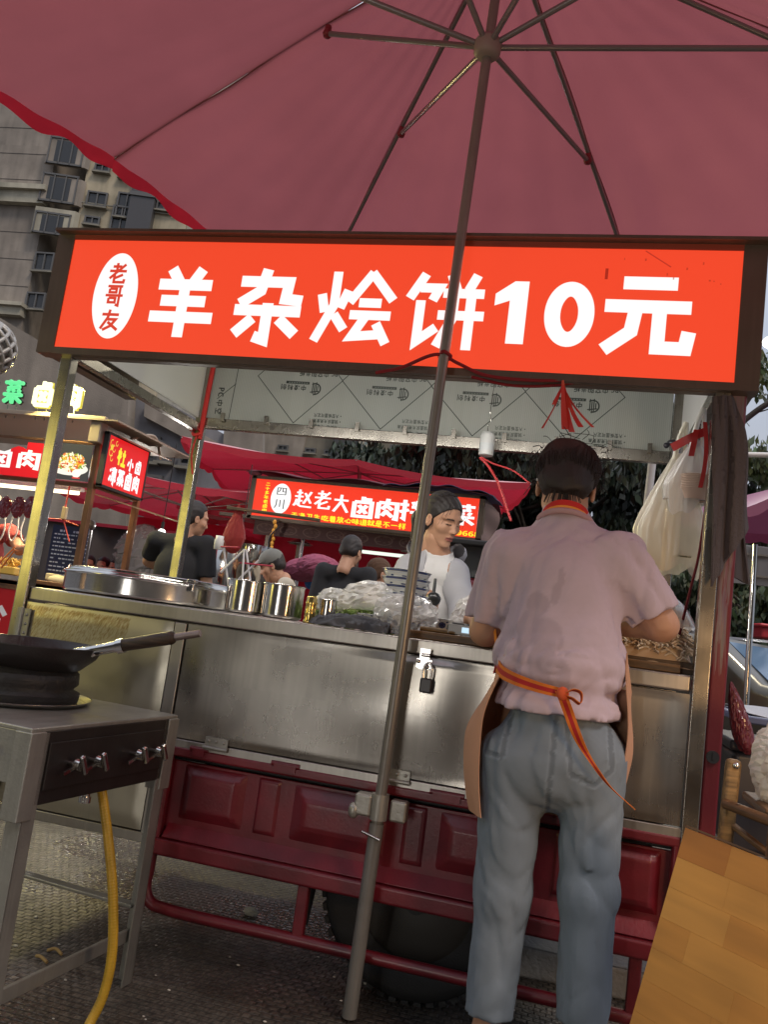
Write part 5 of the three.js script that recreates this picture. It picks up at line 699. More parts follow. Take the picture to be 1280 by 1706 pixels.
// ---- customers and traders behind the cart
const tee = cloth(0.02, 0.02, 0.023), slate = cloth(0.05, 0.055, 0.065);
{
  let t = person('man in black T-shirt standing with his back turned beyond the steel pan', [-1.99, 0, -2.82], Math.PI);
  figure(t, joints({ head: [-0.07, 1.655, 0.0], neck: [-0.03, 1.5, -0.02], shL: [0.2, 1.47, 0], shR: [-0.2, 1.47, 0], chest: [0, 1.3, 0], elL: [0.28, 1.33, 0.1], wrL: [0.12, 1.24, 0.2], elR: [-0.23, 1.19, 0.02], wrR: [-0.21, 0.98, 0.12], yaw: -0.75, pitch: 0.12 }), { cell: 0.013, wide: 1.12, hair: blackHair, shirt: tee, trousers: slate, sleeve: 0.75 });
  t = person('man in black T-shirt with back turned in front of the red sign stall', [-1.05, 0, -3.78], Math.PI);
  figure(t, joints({ head: [-0.02, 1.635, 0.01], shL: [0.19, 1.45, 0], shR: [-0.19, 1.45, 0], neck: [0, 1.48, -0.01], yaw: -0.25, pitch: 0.25 }), { cell: 0.014, wide: 1.15, hair: blackHair, shirt: tee, trousers: slate, sleeve: 0.7 });
  t = person('man in grey cap and cream apron bending over at the red sign stall', [-1.6, 0, -3.98], -1.25);
  const J = joints({ head: [0, 1.46, 0.14], neck: [0, 1.36, 0.02], shL: [0.17, 1.3, 0], shR: [-0.17, 1.3, 0], chest: [0, 1.18, 0], elL: [0.22, 1.06, 0.12], elR: [-0.22, 1.06, 0.12], wrL: [0.16, 1.0, 0.34], wrR: [-0.16, 1.0, 0.34], pitch: 0.45 });
  figure(t, J, { cell: 0.014, hair: blackHair, shirt: cloth(0.5, 0.45, 0.36), trousers: slate, sleeve: 0.7 });
  part(t, 'cap', [xf(mg([ball(0.09, 0, 0.055, -0.012, [0.98, 0.95, 1.18], 20), ball(0.07, 0, 0.05, 0.1, [1, 0.12, 0.9])]), J.head, 0, 0.45)], cloth(0.19, 0.19, 0.17)); part(t, 'apron', box(0.28, 0.5, 0.02, 0, 0.98, 0.13), cloth(0.03, 0.03, 0.035));
  t = person('brown-haired person half hidden behind the second man in black', [-0.83, 0, -4.0], 2.2);
  figure(t, joints({ head: [0, 1.5, 0], neck: [0, 1.36, -0.01], shL: [0.16, 1.32, 0], shR: [-0.16, 1.32, 0], chest: [0, 1.2, 0] }), { cell: 0.016, hair: cloth(0.09, 0.045, 0.025), hairStyle: 'pony', shirt: cloth(0.3, 0.2, 0.16), trousers: slate });
  t = person('trader at the left frame edge reaching out a bare arm with tongs', [-3.72, 0, -3.0], 0.3);
  figure(t, joints({ elL: [0.3, 1.3, 0.1], wrL: [0.43, 1.32, 0.24], hdL: [0.7, -0.3, 0.6], curlL: 0.8, shL: [0.17, 1.42, 0], pnL: [-0.3, -1, 0] }), { cell: 0.012, hair: blackHair, shirt: cloth(0.3, 0.05, 0.05), trousers: slate, sleeve: 0.5 });
  const far = [[146, 'seated diner in white at far left below the red awning', [0.6, 0.58, 0.56], 0.4], [172, 'seated diner in dark clothes between two diners in white', [0.03, 0.03, 0.035], 0], [193, 'diner with pale jacket beside the stall post at far left', [0.55, 0.53, 0.5], -0.4], [215, 'diner in grey seen side on behind the stall post', [0.12, 0.11, 0.1], -1.2]];
  const fp = [[-5.63,1.324,-7.33], [-5.43,1.351,-7.377], [-5.261,1.295,-7.428], [-5.099,1.396,-7.454]];
  far.forEach(([px, lab, c, yw], i) => { const q = person(lab, [fp[i][0], 0, fp[i][2]], yw, 'diners sitting at the far left'); figure(q, joints({ head: [0, 1.4, 0.03], neck: [0, 1.26, 0], shL: [0.16, 1.22, 0], shR: [-0.16, 1.22, 0], chest: [0, 1.1, 0], waist: [0, 0.9, 0], elL: [0.22, 0.98, 0.08], elR: [-0.22, 0.98, 0.08], wrL: [0.1, 0.95, 0.25], wrR: [-0.1, 0.95, 0.25], hipL: [0.09, 0.75, 0], hipR: [-0.09, 0.75, 0], knL: [0.1, 0.48, 0.3], knR: [-0.1, 0.48, 0.3], anL: [0.1, 0.08, 0.3], anR: [-0.1, 0.08, 0.3], pitch: 0.2 }), { cell: 0.02, headCell: 0.011, hair: blackHair, shirt: cloth(...c), trousers: slate }); });
}

// ================================================================ ON THE COUNTER
const pot = (t, n, r, h, mat, lip = 0.004) => part(t, n, lathe([[0, 0.001], [r - 0.012, 0.001], [r - 0.003, 0.006], [r, 0.014], [r, h - 0.006], [r + lip, h - 0.003], [r + lip, h], [r - 0.004, h], [r - 0.004, 0.01], [0, 0.008]], 0, 0, 0, 56), mat);
{
  let t = thing('steamer_pan', 'broad round stainless steel pan with lid at the left end of the counter', 'pan', [-0.79, CT, -0.345]);
  pot(t, 'pan_wall', 0.305, 0.072, potSteel, 0.006);
  part(t, 'lid', lathe([[0.312, 0.07], [0.314, 0.074], [0.305, 0.08], [0.3, 0.083], [0.298, 0.092], [0.26, 0.096], [0.1, 0.1], [0, 0.1]], 0, 0, 0, 64), potSteel);
  part(t, 'clasp', [rbox(0.03, 0.03, 0.016, 0.25, 0.066, 0.18, 0.004), rbox(0.03, 0.012, 0.03, 0.25, 0.09, 0.17, 0.003)], chrome);
  t = thing('steel_pot', 'stainless steel cylinder pot touching the broad pan', 'pot', [-0.365, CT, -0.25], 0, 'two steel pots on the counter'); pot(t, 'pot_wall', 0.07, 0.118, potSteel);
  t = thing('steel_pot', 'stainless steel cylinder pot next to the bag of greens', 'pot', [-0.222, CT, -0.23], 0, 'two steel pots on the counter'); pot(t, 'pot_wall', 0.071, 0.118, potSteel);
  t = thing('canister', 'small ribbed steel canister with a yellow reflection put into its colour standing before the bags of greens', 'canister', [-1.872,1.056,-5.827].map((v, i) => i === 1 ? 1.055 : [-0.075, 0, -0.1][i]));
  part(t, 'can', lathe([[0, 0], [0.02, 0], [0.02, 0.008], [0.0175, 0.012], [0.0175, 0.03], [0.02, 0.034], [0.0175, 0.038], [0.0175, 0.062], [0.021, 0.066], [0.0175, 0.071], [0.0175, 0.082], [0.014, 0.09], [0, 0.09]], 0, 0, 0, 28), M({ color: C(0.6, 0.45, 0.16), metalness: 1, roughness: 0.22 }));  // gold tint is the yellow reflection on steel, put into the colour
  t = thing('steel_cup', 'small steel cup half hidden behind the ribbed canister', 'cup', [-0.03, CT, -0.14]); pot(t, 'cup_wall', 0.028, 0.085, potSteel, 0.002);
}
// crumpled thin plastic bags
const film = (r, g, b, tr, ro = 0.3) => M({ color: C(r, g, b), roughness: ro, transmission: tr, thickness: 0, side: THREE.DoubleSide, bumpMap: rep(tSmudge, 6), bumpScale: 0.003, clearcoat: 0.4, clearcoatRoughness: 0.15 });
const ridge = (x, y, z) => 1 - Math.abs(2 * n3(x, y, z) - 1);
function bagGeo(rx, ry, rz, o = {}) { const cr = o.cr ?? 0.2, fq = o.f ?? 9, nu = o.nu || 40, nv = o.nv || 24, jit = o.jit ?? 0.1, J = Array.from({ length: 61 * 61 }, () => [rr(-1, 1), rr(-1, 1), rr(-1, 1)]); const g = sheet((u, v) => { const a = u * Math.PI * 2, e = lerp(-Math.PI / 2, Math.PI / 2, v); let x = Math.cos(a) * Math.cos(e), y = Math.sin(e), z = Math.sin(a) * Math.cos(e); const w = (1 - Math.cos(a)) , s = 1 + cr * (ridge(x * fq * 0.3 + 5 + (o.s || 0), y * fq * 0.3 + 3, z * fq * 0.3 + 8) - 0.6) + cr * 0.5 * (ridge(x * fq + 5, y * fq + (o.s || 0), z * fq) - 0.6); if (o.shape) [x, y, z] = o.shape(x, y, z); const j = J[(Math.round(u * nu) % nu) * 61 + Math.round(v * nv)], k = Math.cos(e) * jit; return [(x * s + j[0] * k) * rx, Math.max(o.floor ?? -9, (y * s + j[1] * k) * ry), (z * s + j[2] * k) * rz]; }, nu, nv, 0).toNonIndexed(); g.computeVertexNormals(); return g; }
const tFloral = ctex(1024, 256, (x, w, h) => {
  x.fillStyle = '#e8e8e6'; x.fillRect(0, 0, w, h); const bl = '#27376e';
  x.fillStyle = '#1f2f63'; x.fillRect(0, 0, w, 40); x.fillRect(0, h - 26, w, 12); x.fillStyle = '#e8e8e6'; x.fillRect(0, 12, w, 5);
  for (let k = 0; k < 12; k++) { const X = k * w / 12 + 40, Y = 128 + (k % 2 ? 10 : -10); x.fillStyle = bl; x.beginPath(); x.arc(X, Y, 30, 0, 7); x.fill(); x.fillStyle = '#5a6aa8'; for (let q = 0; q < 6; q++) { x.beginPath(); x.arc(X + 20 * Math.cos(q * 1.05), Y + 20 * Math.sin(q * 1.05), 6, 0, 7); x.fill(); } x.strokeStyle = bl; x.lineWidth = 6; x.beginPath(); x.moveTo(X + 20, Y + 30); x.quadraticCurveTo(X + 42, Y + 60, X + 60, Y - 20); x.stroke(); for (const [a, b, r] of [[44, 40, 0.5], [40, -36, -0.6], [-38, 46, 2.3], [52, 6, 1.2], [-30, -50, 0.9], [30, 66, 0]]) { x.fillStyle = bl; x.beginPath(); x.ellipse(X + a, Y + b, 15, 6, r, 0, 7); x.fill(); } }
});
const tBand = ctex(512, 256, (x, w, h) => { x.fillStyle = '#e9e9e7'; x.fillRect(0, 0, w, h); x.fillStyle = '#24356b'; x.fillRect(0, 14, w, 70); x.fillStyle = '#d9dbe2'; x.fillRect(0, 92, w, 12); x.fillStyle = '#24356b'; for (let k = 0; k < 30; k++) { x.beginPath(); x.ellipse(k * w / 30 + 8, 150 + (k % 3 - 1) * 16, 12, 7, k, 0, 7); x.fill(); } x.fillRect(0, 204, w, 40); });
const glaze = (t) => M({ color: C(0.85, 0.85, 0.85), map: t, roughness: 0.18, clearcoat: 0.6, clearcoatRoughness: 0.08 });
const porcelain = M({ color: C(0.72, 0.72, 0.7), roughness: 0.2, clearcoat: 0.5 });
function bowl(name, label, pos, r, h, tex, group) {
  const t = thing(name, label, 'bowl', pos, 0, group), g = new THREE.LatheGeometry([[r * 0.5, 0.012], [r * 0.66, h * 0.3], [r * 0.84, h * 0.65], [r * 0.97, h * 0.96], [r, h]].map((p) => new THREE.Vector2(...p)), 48);
  part(t, 'outer_wall', g, glaze(tex), { uv: true }); part(t, 'inner_wall', [lathe([[r, h], [r * 0.985, h + 0.001], [r * 0.95, h * 0.94], [r * 0.8, h * 0.62], [r * 0.6, h * 0.28], [0, h * 0.2]]), lathe([[r * 0.5, 0.012], [r * 0.5, 0], [r * 0.44, 0], [r * 0.44, 0.01], [0, 0.01]])], porcelain); return t;
}
{
  // bag of chopped greens (two)
  const green = (name, label, pos, w, h, s) => {
    const t = thing(name, label, 'bag', pos), cols = [cloth(0.25, 0.36, 0.09), cloth(0.4, 0.46, 0.2), cloth(0.16, 0.26, 0.06)];
    for (let c = 0; c < 3; c++) { const gs = []; for (let i = 0; i < 130; i++) { const a = rr(0, 6.28), q = Math.sqrt(rnd()) * w * 0.5, y = rr(0.004, h * 0.55) * (1.1 - q / w), p = [Math.cos(a) * q, y, Math.sin(a) * q * 0.8]; gs.push(tube([p, [p[0] + rr(-0.02, 0.02), p[1] + rr(-0.006, 0.01), p[2] + rr(-0.015, 0.015)], [p[0] + rr(-0.03, 0.03), p[1] + rr(-0.01, 0.014), p[2] + rr(-0.02, 0.02)]], 0.0028, 5, 5)); } part(t, 'chopped_greens', gs, cols[c], { kind: 'stuff' }); }
    part(t, 'bag_film', bagGeo(w * 0.52, h * 0.42, w * 0.42, { cr: 0.34, f: 5, s, jit: 0.08, floor: -h * 0.2 }).translate(0, h * 0.64, -0.012), film(0.98, 0.97, 0.95, 0.62, 0.18));
  };
  green('bag_of_greens', 'small clear bag of chopped greens behind the ribbed canister', [-0.075, CT, -0.33], 0.11, 0.12, 3);
  green('bag_of_greens', 'large clear bag of chopped greens beside the stacked blue bowls', [0.075, CT, -0.3], 0.2, 0.155, 9);
  const sp = [0.17,1.265,-.36];
  for (let i = 0; i < 5; i++) bowl('rice_bowl', ['second', 'lowest', 'third', 'fourth', 'topmost'][[1, 0, 2, 3, 4][i]] + ' blue and white bowl counted upward in the stack before the woman', [sp[0], CT + 0.065 + i * 0.027 - 0.01, -0.36], 0.088, 0.06, tBand, 'stack of blue and white bowls');
  const b1 = bowl('rice_bowl', 'blue floral bowl inside a clear plastic bag on the counter edge', [0.222, CT + 0.003, -0.16], 0.068, 0.06, tFloral);
  solo('plastic_bag', 'clear crumpled plastic bag wrapped over the floral bowl at the counter edge', 'bag', [bagGeo(0.094, 0.075, 0.085, { cr: 0.3, f: 8, s: 21, floor: -0.046, shape: (x, y, z) => [x * (0.95 + 0.3 * y), y, z * (0.95 + 0.2 * y)] }).translate(0.226, CT + 0.05, -0.16)], film(0.95, 0.95, 0.95, 0.72, 0.12));
  bowl('rice_bowl', 'blue floral bowl half hidden behind the dark cloth', [0.11, CT, -0.22], 0.06, 0.055, tFloral);
  bowl('rice_bowl', 'blue floral bowl in which the woman dips the black ladle', [0.32, CT + 0.004, -0.3], 0.075, 0.068, tFloral);
  bowl('rice_bowl', 'blue floral bowl beside the vendor elbow behind the scale', [0.5, CT + 0.004, -0.42], 0.068, 0.062, tFloral);
  solo('plastic_bag', 'crumpled clear plastic bag standing left of the vendor arm', 'bag', bagGeo(0.062, 0.085, 0.05, { cr: 0.34, f: 6, s: 41, floor: -0.06 }).translate(0.43, CT + 0.064, -0.24), film(0.95, 0.94, 0.92, 0.55, 0.2));
  solo('plastic_bag', 'milky plastic bag laid over the greens under the bowl stack', 'bag', bagGeo(0.085, 0.05, 0.06, { cr: 0.3, f: 6, s: 55 }).translate(0.12, CT + 0.115, -0.38), film(0.95, 0.9, 0.87, 0.4, 0.3));
  // dark wiping cloth
  solo('wiping_cloth', 'crumpled dark grey cloth lying on the counter edge', 'cloth', blob((p) => { const x = p[0] - 0.09, z = p[2] + 0.08, q = vl(x / 0.11, (p[1] - CT) / 0.034, z / 0.05) - 1; return q * 0.03 + 0.034 * (0.62 - ridge(p[0] * 26, p[1] * 26, p[2] * 30)) + 0.01 * (n3(p[0] * 30, p[1] * 30, p[2] * 30) - 0.5); }, [-0.09, CT, -0.2], [0.2, CT + 0.075, 0.0], 0.0045), cloth(0.085, 0.09, 0.105));
  const cb = solo('cutting_board', 'wooden cutting board under the scale at the counter edge', 'board', rbox(0.78, 0.024, 0.42, 0.665, CT + 0.012, -0.215, 0.004), woodMat(0.33, 0.17, 0.06));
  solo('wooden_scoop', 'small pale wooden scoop lying on the cutting board near the pole', 'scoop', [rod([0.3, CT + 0.031, -0.05], [0.39, CT + 0.031, -0.05], 0.007, 0.009), ball(0.018, 0.4, CT + 0.031, -0.05, [1.2, 0.4, 0.8])], woodMat(0.42, 0.24, 0.08));
  const sc = thing('kitchen_scale', 'black digital kitchen scale with a lit display beside the vendor', 'scale', [0.462, CT + 0.024, -0.1]);
  part(sc, 'scale_body', rbox(0.16, 0.028, 0.12, 0, 0.018, 0, 0.008), std(C(0.018, 0.018, 0.02), 0.25)); part(sc, 'platform', rbox(0.14, 0.006, 0.1, 0, 0.036, -0.02, 0.003), std(C(0.03, 0.03, 0.03), 0.15));
  part(sc, 'bezel', rbox(0.15, 0.03, 0.004, 0, 0.018, 0.06, 0.002), std(C(0.25, 0.25, 0.25), 0.3)); part(sc, 'display', box(0.065, 0.016, 0.003, 0.0, 0.018, 0.0625), glow(0.45, 0.62, 0.75, 0.9));
}
// tray of shredded flatbread behind the vendor elbow
{
  const t = thing('noodle_tray', 'wooden tray heaped with shredded noodles under clear film right of the vendor', 'tray', [0.965, CT, -0.2]);
  part(t, 'tray_box', [rbox(0.27, 0.034, 0.016, 0, 0.017, 0.14, 0.003), rbox(0.27, 0.034, 0.016, 0, 0.017, -0.14, 0.003), rbox(0.016, 0.034, 0.264, -0.127, 0.017, 0, 0.003), rbox(0.016, 0.034, 0.264, 0.127, 0.017, 0, 0.003), box(0.24, 0.01, 0.26, 0, 0.008, 0)], woodMat(0.22, 0.13, 0.06));
  const cols = [cloth(0.62, 0.49, 0.34), cloth(0.68, 0.57, 0.42), cloth(0.56, 0.4, 0.25), cloth(0.72, 0.62, 0.48)];
  for (let c = 0; c < 4; c++) { const gs = []; for (let i = 0; i < 330; i++) { const x = rr(-0.12, 0.12), z = rr(-0.12, 0.145), top = 0.035 + 0.15 * Math.sqrt(Math.max(0, 1 - (x / 0.135) ** 2)) * Math.sqrt(Math.max(0, 1 - (z / 0.152) ** 2)), y = rr(top - 0.03, top), a = rr(0, 6.28), L = rr(0.012, 0.03), b = rr(-0.5, 0.5); gs.push(tube([[x - Math.cos(a) * L, y - 0.006, z - Math.sin(a) * L], [x - 0.006 * b, y + 0.004, z + 0.01 * b], [x + Math.cos(a) * L, y - 0.006, z + Math.sin(a) * L]], rr(0.0022, 0.0034), 6, 5)); } part(t, 'shredded_noodles', gs, cols[c], { kind: 'stuff' }); }
  part(t, 'noodle_heap', blob((p) => { const x = p[0], z = p[2]; return (p[1] - 0.022 - 0.142 * Math.sqrt(Math.max(0, 1 - (x / 0.13) ** 2)) * Math.sqrt(Math.max(0, 1 - (z / 0.148) ** 2)) + 0.012 * ridge(x * 30, p[1] * 30, z * 30)) * 0.6; }, [-0.13, 0.012, -0.15], [0.13, 0.2, 0.15], 0.006), cols[2]);
  part(t, 'cling_film', sheet((u, v) => { const x = lerp(-0.1, 0.14, u), z = lerp(-0.13, 0.15, v); return [x, 0.07 + 0.17 * Math.sqrt(Math.max(0, 1 - (x / 0.15) ** 2)) * Math.sqrt(Math.max(0, 1 - (z / 0.16) ** 2)) + 0.012 * ridge(u * 9, v * 5, 2), z]; }, 40, 40, 0), film(0.97, 0.95, 0.9, 0.72, 0.15));
}
// ================================================================ HANGING THINGS
{
  const bag = (label, c, w, h, tone, tr, s) => { const t = thing('carrier_bag', label, 'bag', c); part(t, 'bag_film', sheet((u, v) => { const a = u * 6.2832, k = v < 0.34 ? lerp(0.9, 1.08, Math.sin(v / 0.34 * Math.PI / 2)) : lerp(1.08, 0.13, Math.pow((v - 0.34) / 0.66, 1.15)), f = 1 + 0.1 * (ridge(Math.cos(a) * 2.2 + s, v * 1.4, Math.sin(a) * 2.2) - 0.6) + 0.06 * Math.sin(a * 9 + s + 2 * v) * sst(0.2, 0.9, v) + 0.22 * (ridge(Math.cos(a) * 7 + s, v * 1.3, Math.sin(a) * 7) - 0.65) + 0.08 * (ridge(Math.cos(a) * 16 + s, v * 3, Math.sin(a) * 16) - 0.6); return [Math.cos(a) * w * k * f + 0.05 * w * (v - 0.5), -h + h * v + (v < 0.12 ? 0.02 * Math.sin(a * 3 + s) + 0.01 * Math.sin(a * 7) : 0), Math.sin(a) * w * 0.42 * k * f]; }, 90, 40, 0), film(...tone, tr, 0.4)); part(t, 'handle', [tube([[-0.01, -0.02, 0], [0, 0.05, 0.005], [0.015, 0.1, 0]], 0.009, 16, 6), tube([[0.02, -0.02, 0], [0.02, 0.05, -0.005], [0.018, 0.1, 0]], 0.007, 16, 6)], film(...tone, 0.35, 0.4)); return t; };
  bag('large milky white carrier bag of folded bags hanging by the right post', [1.015, 1.72, -0.16], 0.092, 0.37, [0.95, 0.92, 0.8], 0.5, 4);
  bag('loosely filled clear carrier bag hanging above the milky bag', [1.06, 1.76, -0.13], 0.07, 0.22, [0.95, 0.94, 0.92], 0.6, 11);
  const cp = thing('paper_bowls', 'stack of paper bowls in the clear bag by the right post', 'paper bowls', [1.067, 1.6, -0.12]);
  for (let i = 0; i < 9; i++) part(cp, 'paper_bowl', lathe([[0.036 + i * 0.0002, 0], [0.045, 0.03], [0.0475, 0.031], [0.0475, 0.033], [0.044, 0.032], [0.035, 0.002]], 0, -0.03 + i * 0.0052, 0, 32), std(C(0.6, 0.46, 0.36), 0.6));
  solo('red_ribbon', 'wide red plastic strips tying the bags to the right post', 'ribbon', [sheet((u, v) => [lerp(1.075, 0.985, v) + u * 0.012, lerp(1.79, 1.735, v) - u * 0.022, -0.1 + 0.01 * Math.sin(v * 4)], 2, 10, 0.001), sheet((u, v) => [1.055 + (u - 0.5) * 0.016 - 0.008 * v, lerp(1.78, 1.7, v), -0.09 + 0.008 * Math.sin(v * 5)], 2, 10, 0.001), sheet((u, v) => [1.075 + (u - 0.5) * 0.012 + 0.01 * Math.sin(v * 3), lerp(1.8, 1.6, v), -0.07], 2, 14, 0.001)], std(C(0.5, 0.025, 0.025), 0.4));
  solo('tied_rope', 'thin dark red cord running down inside the right post', 'rope', tube([[1.09, 1.8, -0.05], [1.093, 1.6, -0.04], [1.085, 1.4, -0.05], [1.07, 1.3, -0.05], [1.055, 1.18, -0.08], [1.05, 1.12, -0.1]], 0.004, 40, 6), cloth(0.14, 0.015, 0.02));
  const pn = thing('blue_clip', 'black and blue clip hanging on the rear corner of the cart', 'clip', [1.064,1.936,-.9]);
  part(pn, 'jaw', [ball(0.02, 0, 0.01, 0, [1.4, 0.7, 0.7]), ball(0.012, -0.028, -0.002, 0)], std(C(0.03, 0.03, 0.04), 0.3)); part(pn, 'grip', rbox(0.012, 0.07, 0.01, 0.004, -0.045, 0, 0.004), std(C(0.02, 0.03, 0.25), 0.35));
  // long grey towel draped outside the right post
  solo('grey_towel', 'long dirty grey towel hanging outside the right post', 'towel', sheet((u, v) => { const A = [1.081,1.844,0.035], B = [1.137,1.852,0.02], Cc = [1.109,1.301,0.04], D = [1.213,1.482,0], fold = 0.014 * Math.sin(u * 8 + v * 2) * sst(0, 0.3, v) + 0.005 * Math.sin(u * 19 + v * 4); const p = [0, 1, 2].map((i) => lerp(lerp(A[i], B[i], u), lerp(Cc[i], D[i], u), v)); p[0] += 0.012 * Math.sin(v * 5) * u; p[2] += fold + 0.012 * Math.sin(u * 3.14); return p; }, 50, 70, 0.006), cloth(0.085, 0.07, 0.072, { bumpMap: rep(tGrain, 10), bumpScale: 0.003 }));
  solo('grey_towel', 'second fold of grey towel behind the long hanging towel', 'towel', sheet((u, v) => [1.16 + u * 0.07 * (0.6 + 0.4 * v), 1.52 - 0.17 * v - 0.02 * u, -0.06 + 0.015 * Math.sin(u * 6)], 20, 20, 0.006), cloth(0.07, 0.06, 0.065));
  // white bulb holder with red wire
  const b = [0.324,1.884,-.9];
  const t = thing('bulb_holder', 'white translucent bottle hanging on a wire below the printed sheet', 'bottle', b);
  part(t, 'bottle', lathe([[0, -0.05], [0.028, -0.05], [0.031, -0.045], [0.031, 0.034], [0.026, 0.04], [0.026, 0.05], [0, 0.05]], 0, 0, 0, 28), M({ color: C(0.72, 0.74, 0.74), roughness: 0.3, transmission: 0.3, thickness: 0 })); part(t, 'label_ring', lathe([[0.0317, -0.03], [0.0317, 0.0]], 0, 0, 0, 28), std(C(0.5, 0.53, 0.55), 0.4));
  part(t, 'wire', tube([[0, 0.05, 0], [-0.006, 0.075, 0], [0.004, 0.1, 0], [0, 0.14, 0.01], [0.004, 0.3, 0]], 0.0015, 20, 5), chrome);
  part(t, 'red_wire', [tube([[0.301,1.825,-.9], [0.334,1.797,-.9], [0.384,1.731,-.88], [0.462,1.565,-.86]].map((p) => vsub(p, b)), 0.006, 24, 6), tube([[0.306,1.826,-.9], [0.358,1.804,-.9], [0.443,1.781,-.9], [0.519,1.732,-.9]].map((p) => vsub(p, b)), 0.004, 24, 6)], std(C(0.45, 0.03, 0.035), 0.5));
}
// litter on the ground
{
  const gp = [-.271,0.01,-.51]; solo('litter', 'crumpled white plastic lid lying under the red guard rail', 'litter', bagGeo(0.024, 0.013, 0.018, { cr: 0.4, f: 6, s: 3, floor: -0.01 }).translate(gp[0], 0.012, gp[2]), std(C(0.62, 0.58, 0.5), 0.5));
  const L = [[[-.641,0.006,0.177], 'pale twist of straw on the ground beside the stove leg'], [[-.639,0.006,0.13], 'second twist of straw on the ground beside the stove leg']];
  L.forEach(([p, s], i) => solo('straw', s, 'straw', tube([[p[0] - 0.02, 0.006, p[2]], [p[0], 0.012, p[2] + 0.01 * (i ? -1 : 1)], [p[0] + 0.03, 0.006, p[2] + (i ? 0.0 : 0.02)]], 0.005, 12, 6), std(C(0.4, 0.26, 0.1), 0.8)));
  const gs = []; for (let i = 0; i < 70; i++) { const x = rr(-1.2, 0.7), z = rr(-0.6, 0.55), s = rr(0.002, 0.005); gs.push(ball(s, x, s * 0.5, z, [1.5, 0.6, 1], 6)); } solo('grit', 'pale crumbs and grit scattered over the dark ground', 'grit', gs, std(C(0.5, 0.46, 0.4), 0.5), { kind: 'stuff' });
}

// ================================================================ STALLS BEHIND
const tubeRed = cloth(0.6, 0.025, 0.06, { transmission: 0.5, thickness: 0, side: THREE.DoubleSide });
const signMat = (tex, k = 0.95) => M({ color: C(0.3, 0.3, 0.3), map: tex, emissive: C(1, 1, 1), emissiveMap: tex, emissiveIntensity: k * 0.7, roughness: 0.4 });
const bronze = M({ color: C(0.2, 0.16, 0.13), metalness: 0.6, roughness: 0.45, map: rep(tSteel, 1) });
// a red parasol seen from below
function parasol(label, c, a, b, yRim, rise, yaw, mat = tubeRed, group, scal = 0.08) {
  const t = thing('red_parasol', label, 'parasol', c, yaw, group), R = [[-a, -b], [0, -b], [a, -b], [a, 0], [a, b], [0, b], [-a, b], [-a, 0]];
  part(t, 'pole', rod([0, 0.02, 0], [0, yRim + rise, 0], 0.022), galv);
  for (let k = 0; k < 8; k++) { const A = R[k], B = R[(k + 1) % 8], f = (u, v) => [lerp(A[0], B[0], u) * v, yRim + rise * (1 - v) - 0.06 * v * 4 * u * (1 - u), lerp(A[1], B[1], u) * v]; const p = part(t, 'canopy_panel', sheet(f, 14, 10), mat); part(p, 'valance', sheet((u, v) => { const e = f(u, 1); return [e[0], e[1] - v * scal * (0.75 + 0.25 * Math.abs(Math.sin(u * 12.6))), e[2]]; }, 40, 2), mat); part(t, 'rib', rod([0, yRim + rise - 0.02, 0], [A[0], yRim - 0.015, A[1]], 0.009, 0.009, 6), galv); part(t, 'strut', rod([0, yRim - 0.1, 0], [A[0] * 0.45, yRim + rise * 0.55 - 0.03, A[1] * 0.45], 0.008, 0.008, 6), galv); }
  return t;
}
parasol('large red parasol spread behind the stall with the red and white sign', [-2.1, 0, -7.4], 1.85, 1.75, 2.78, 0.2, 0.25);
parasol('dark red parasol beyond the left stall post and low awning', [-3.9, 0, -6.6], 1.8, 1.5, 2.3, 0.16, 0.1);
parasol('far red parasol filling the gap under the middle sign', [-2.2, 0, -8.2], 2.0, 1.4, 2.3, 0.2, -0.1);
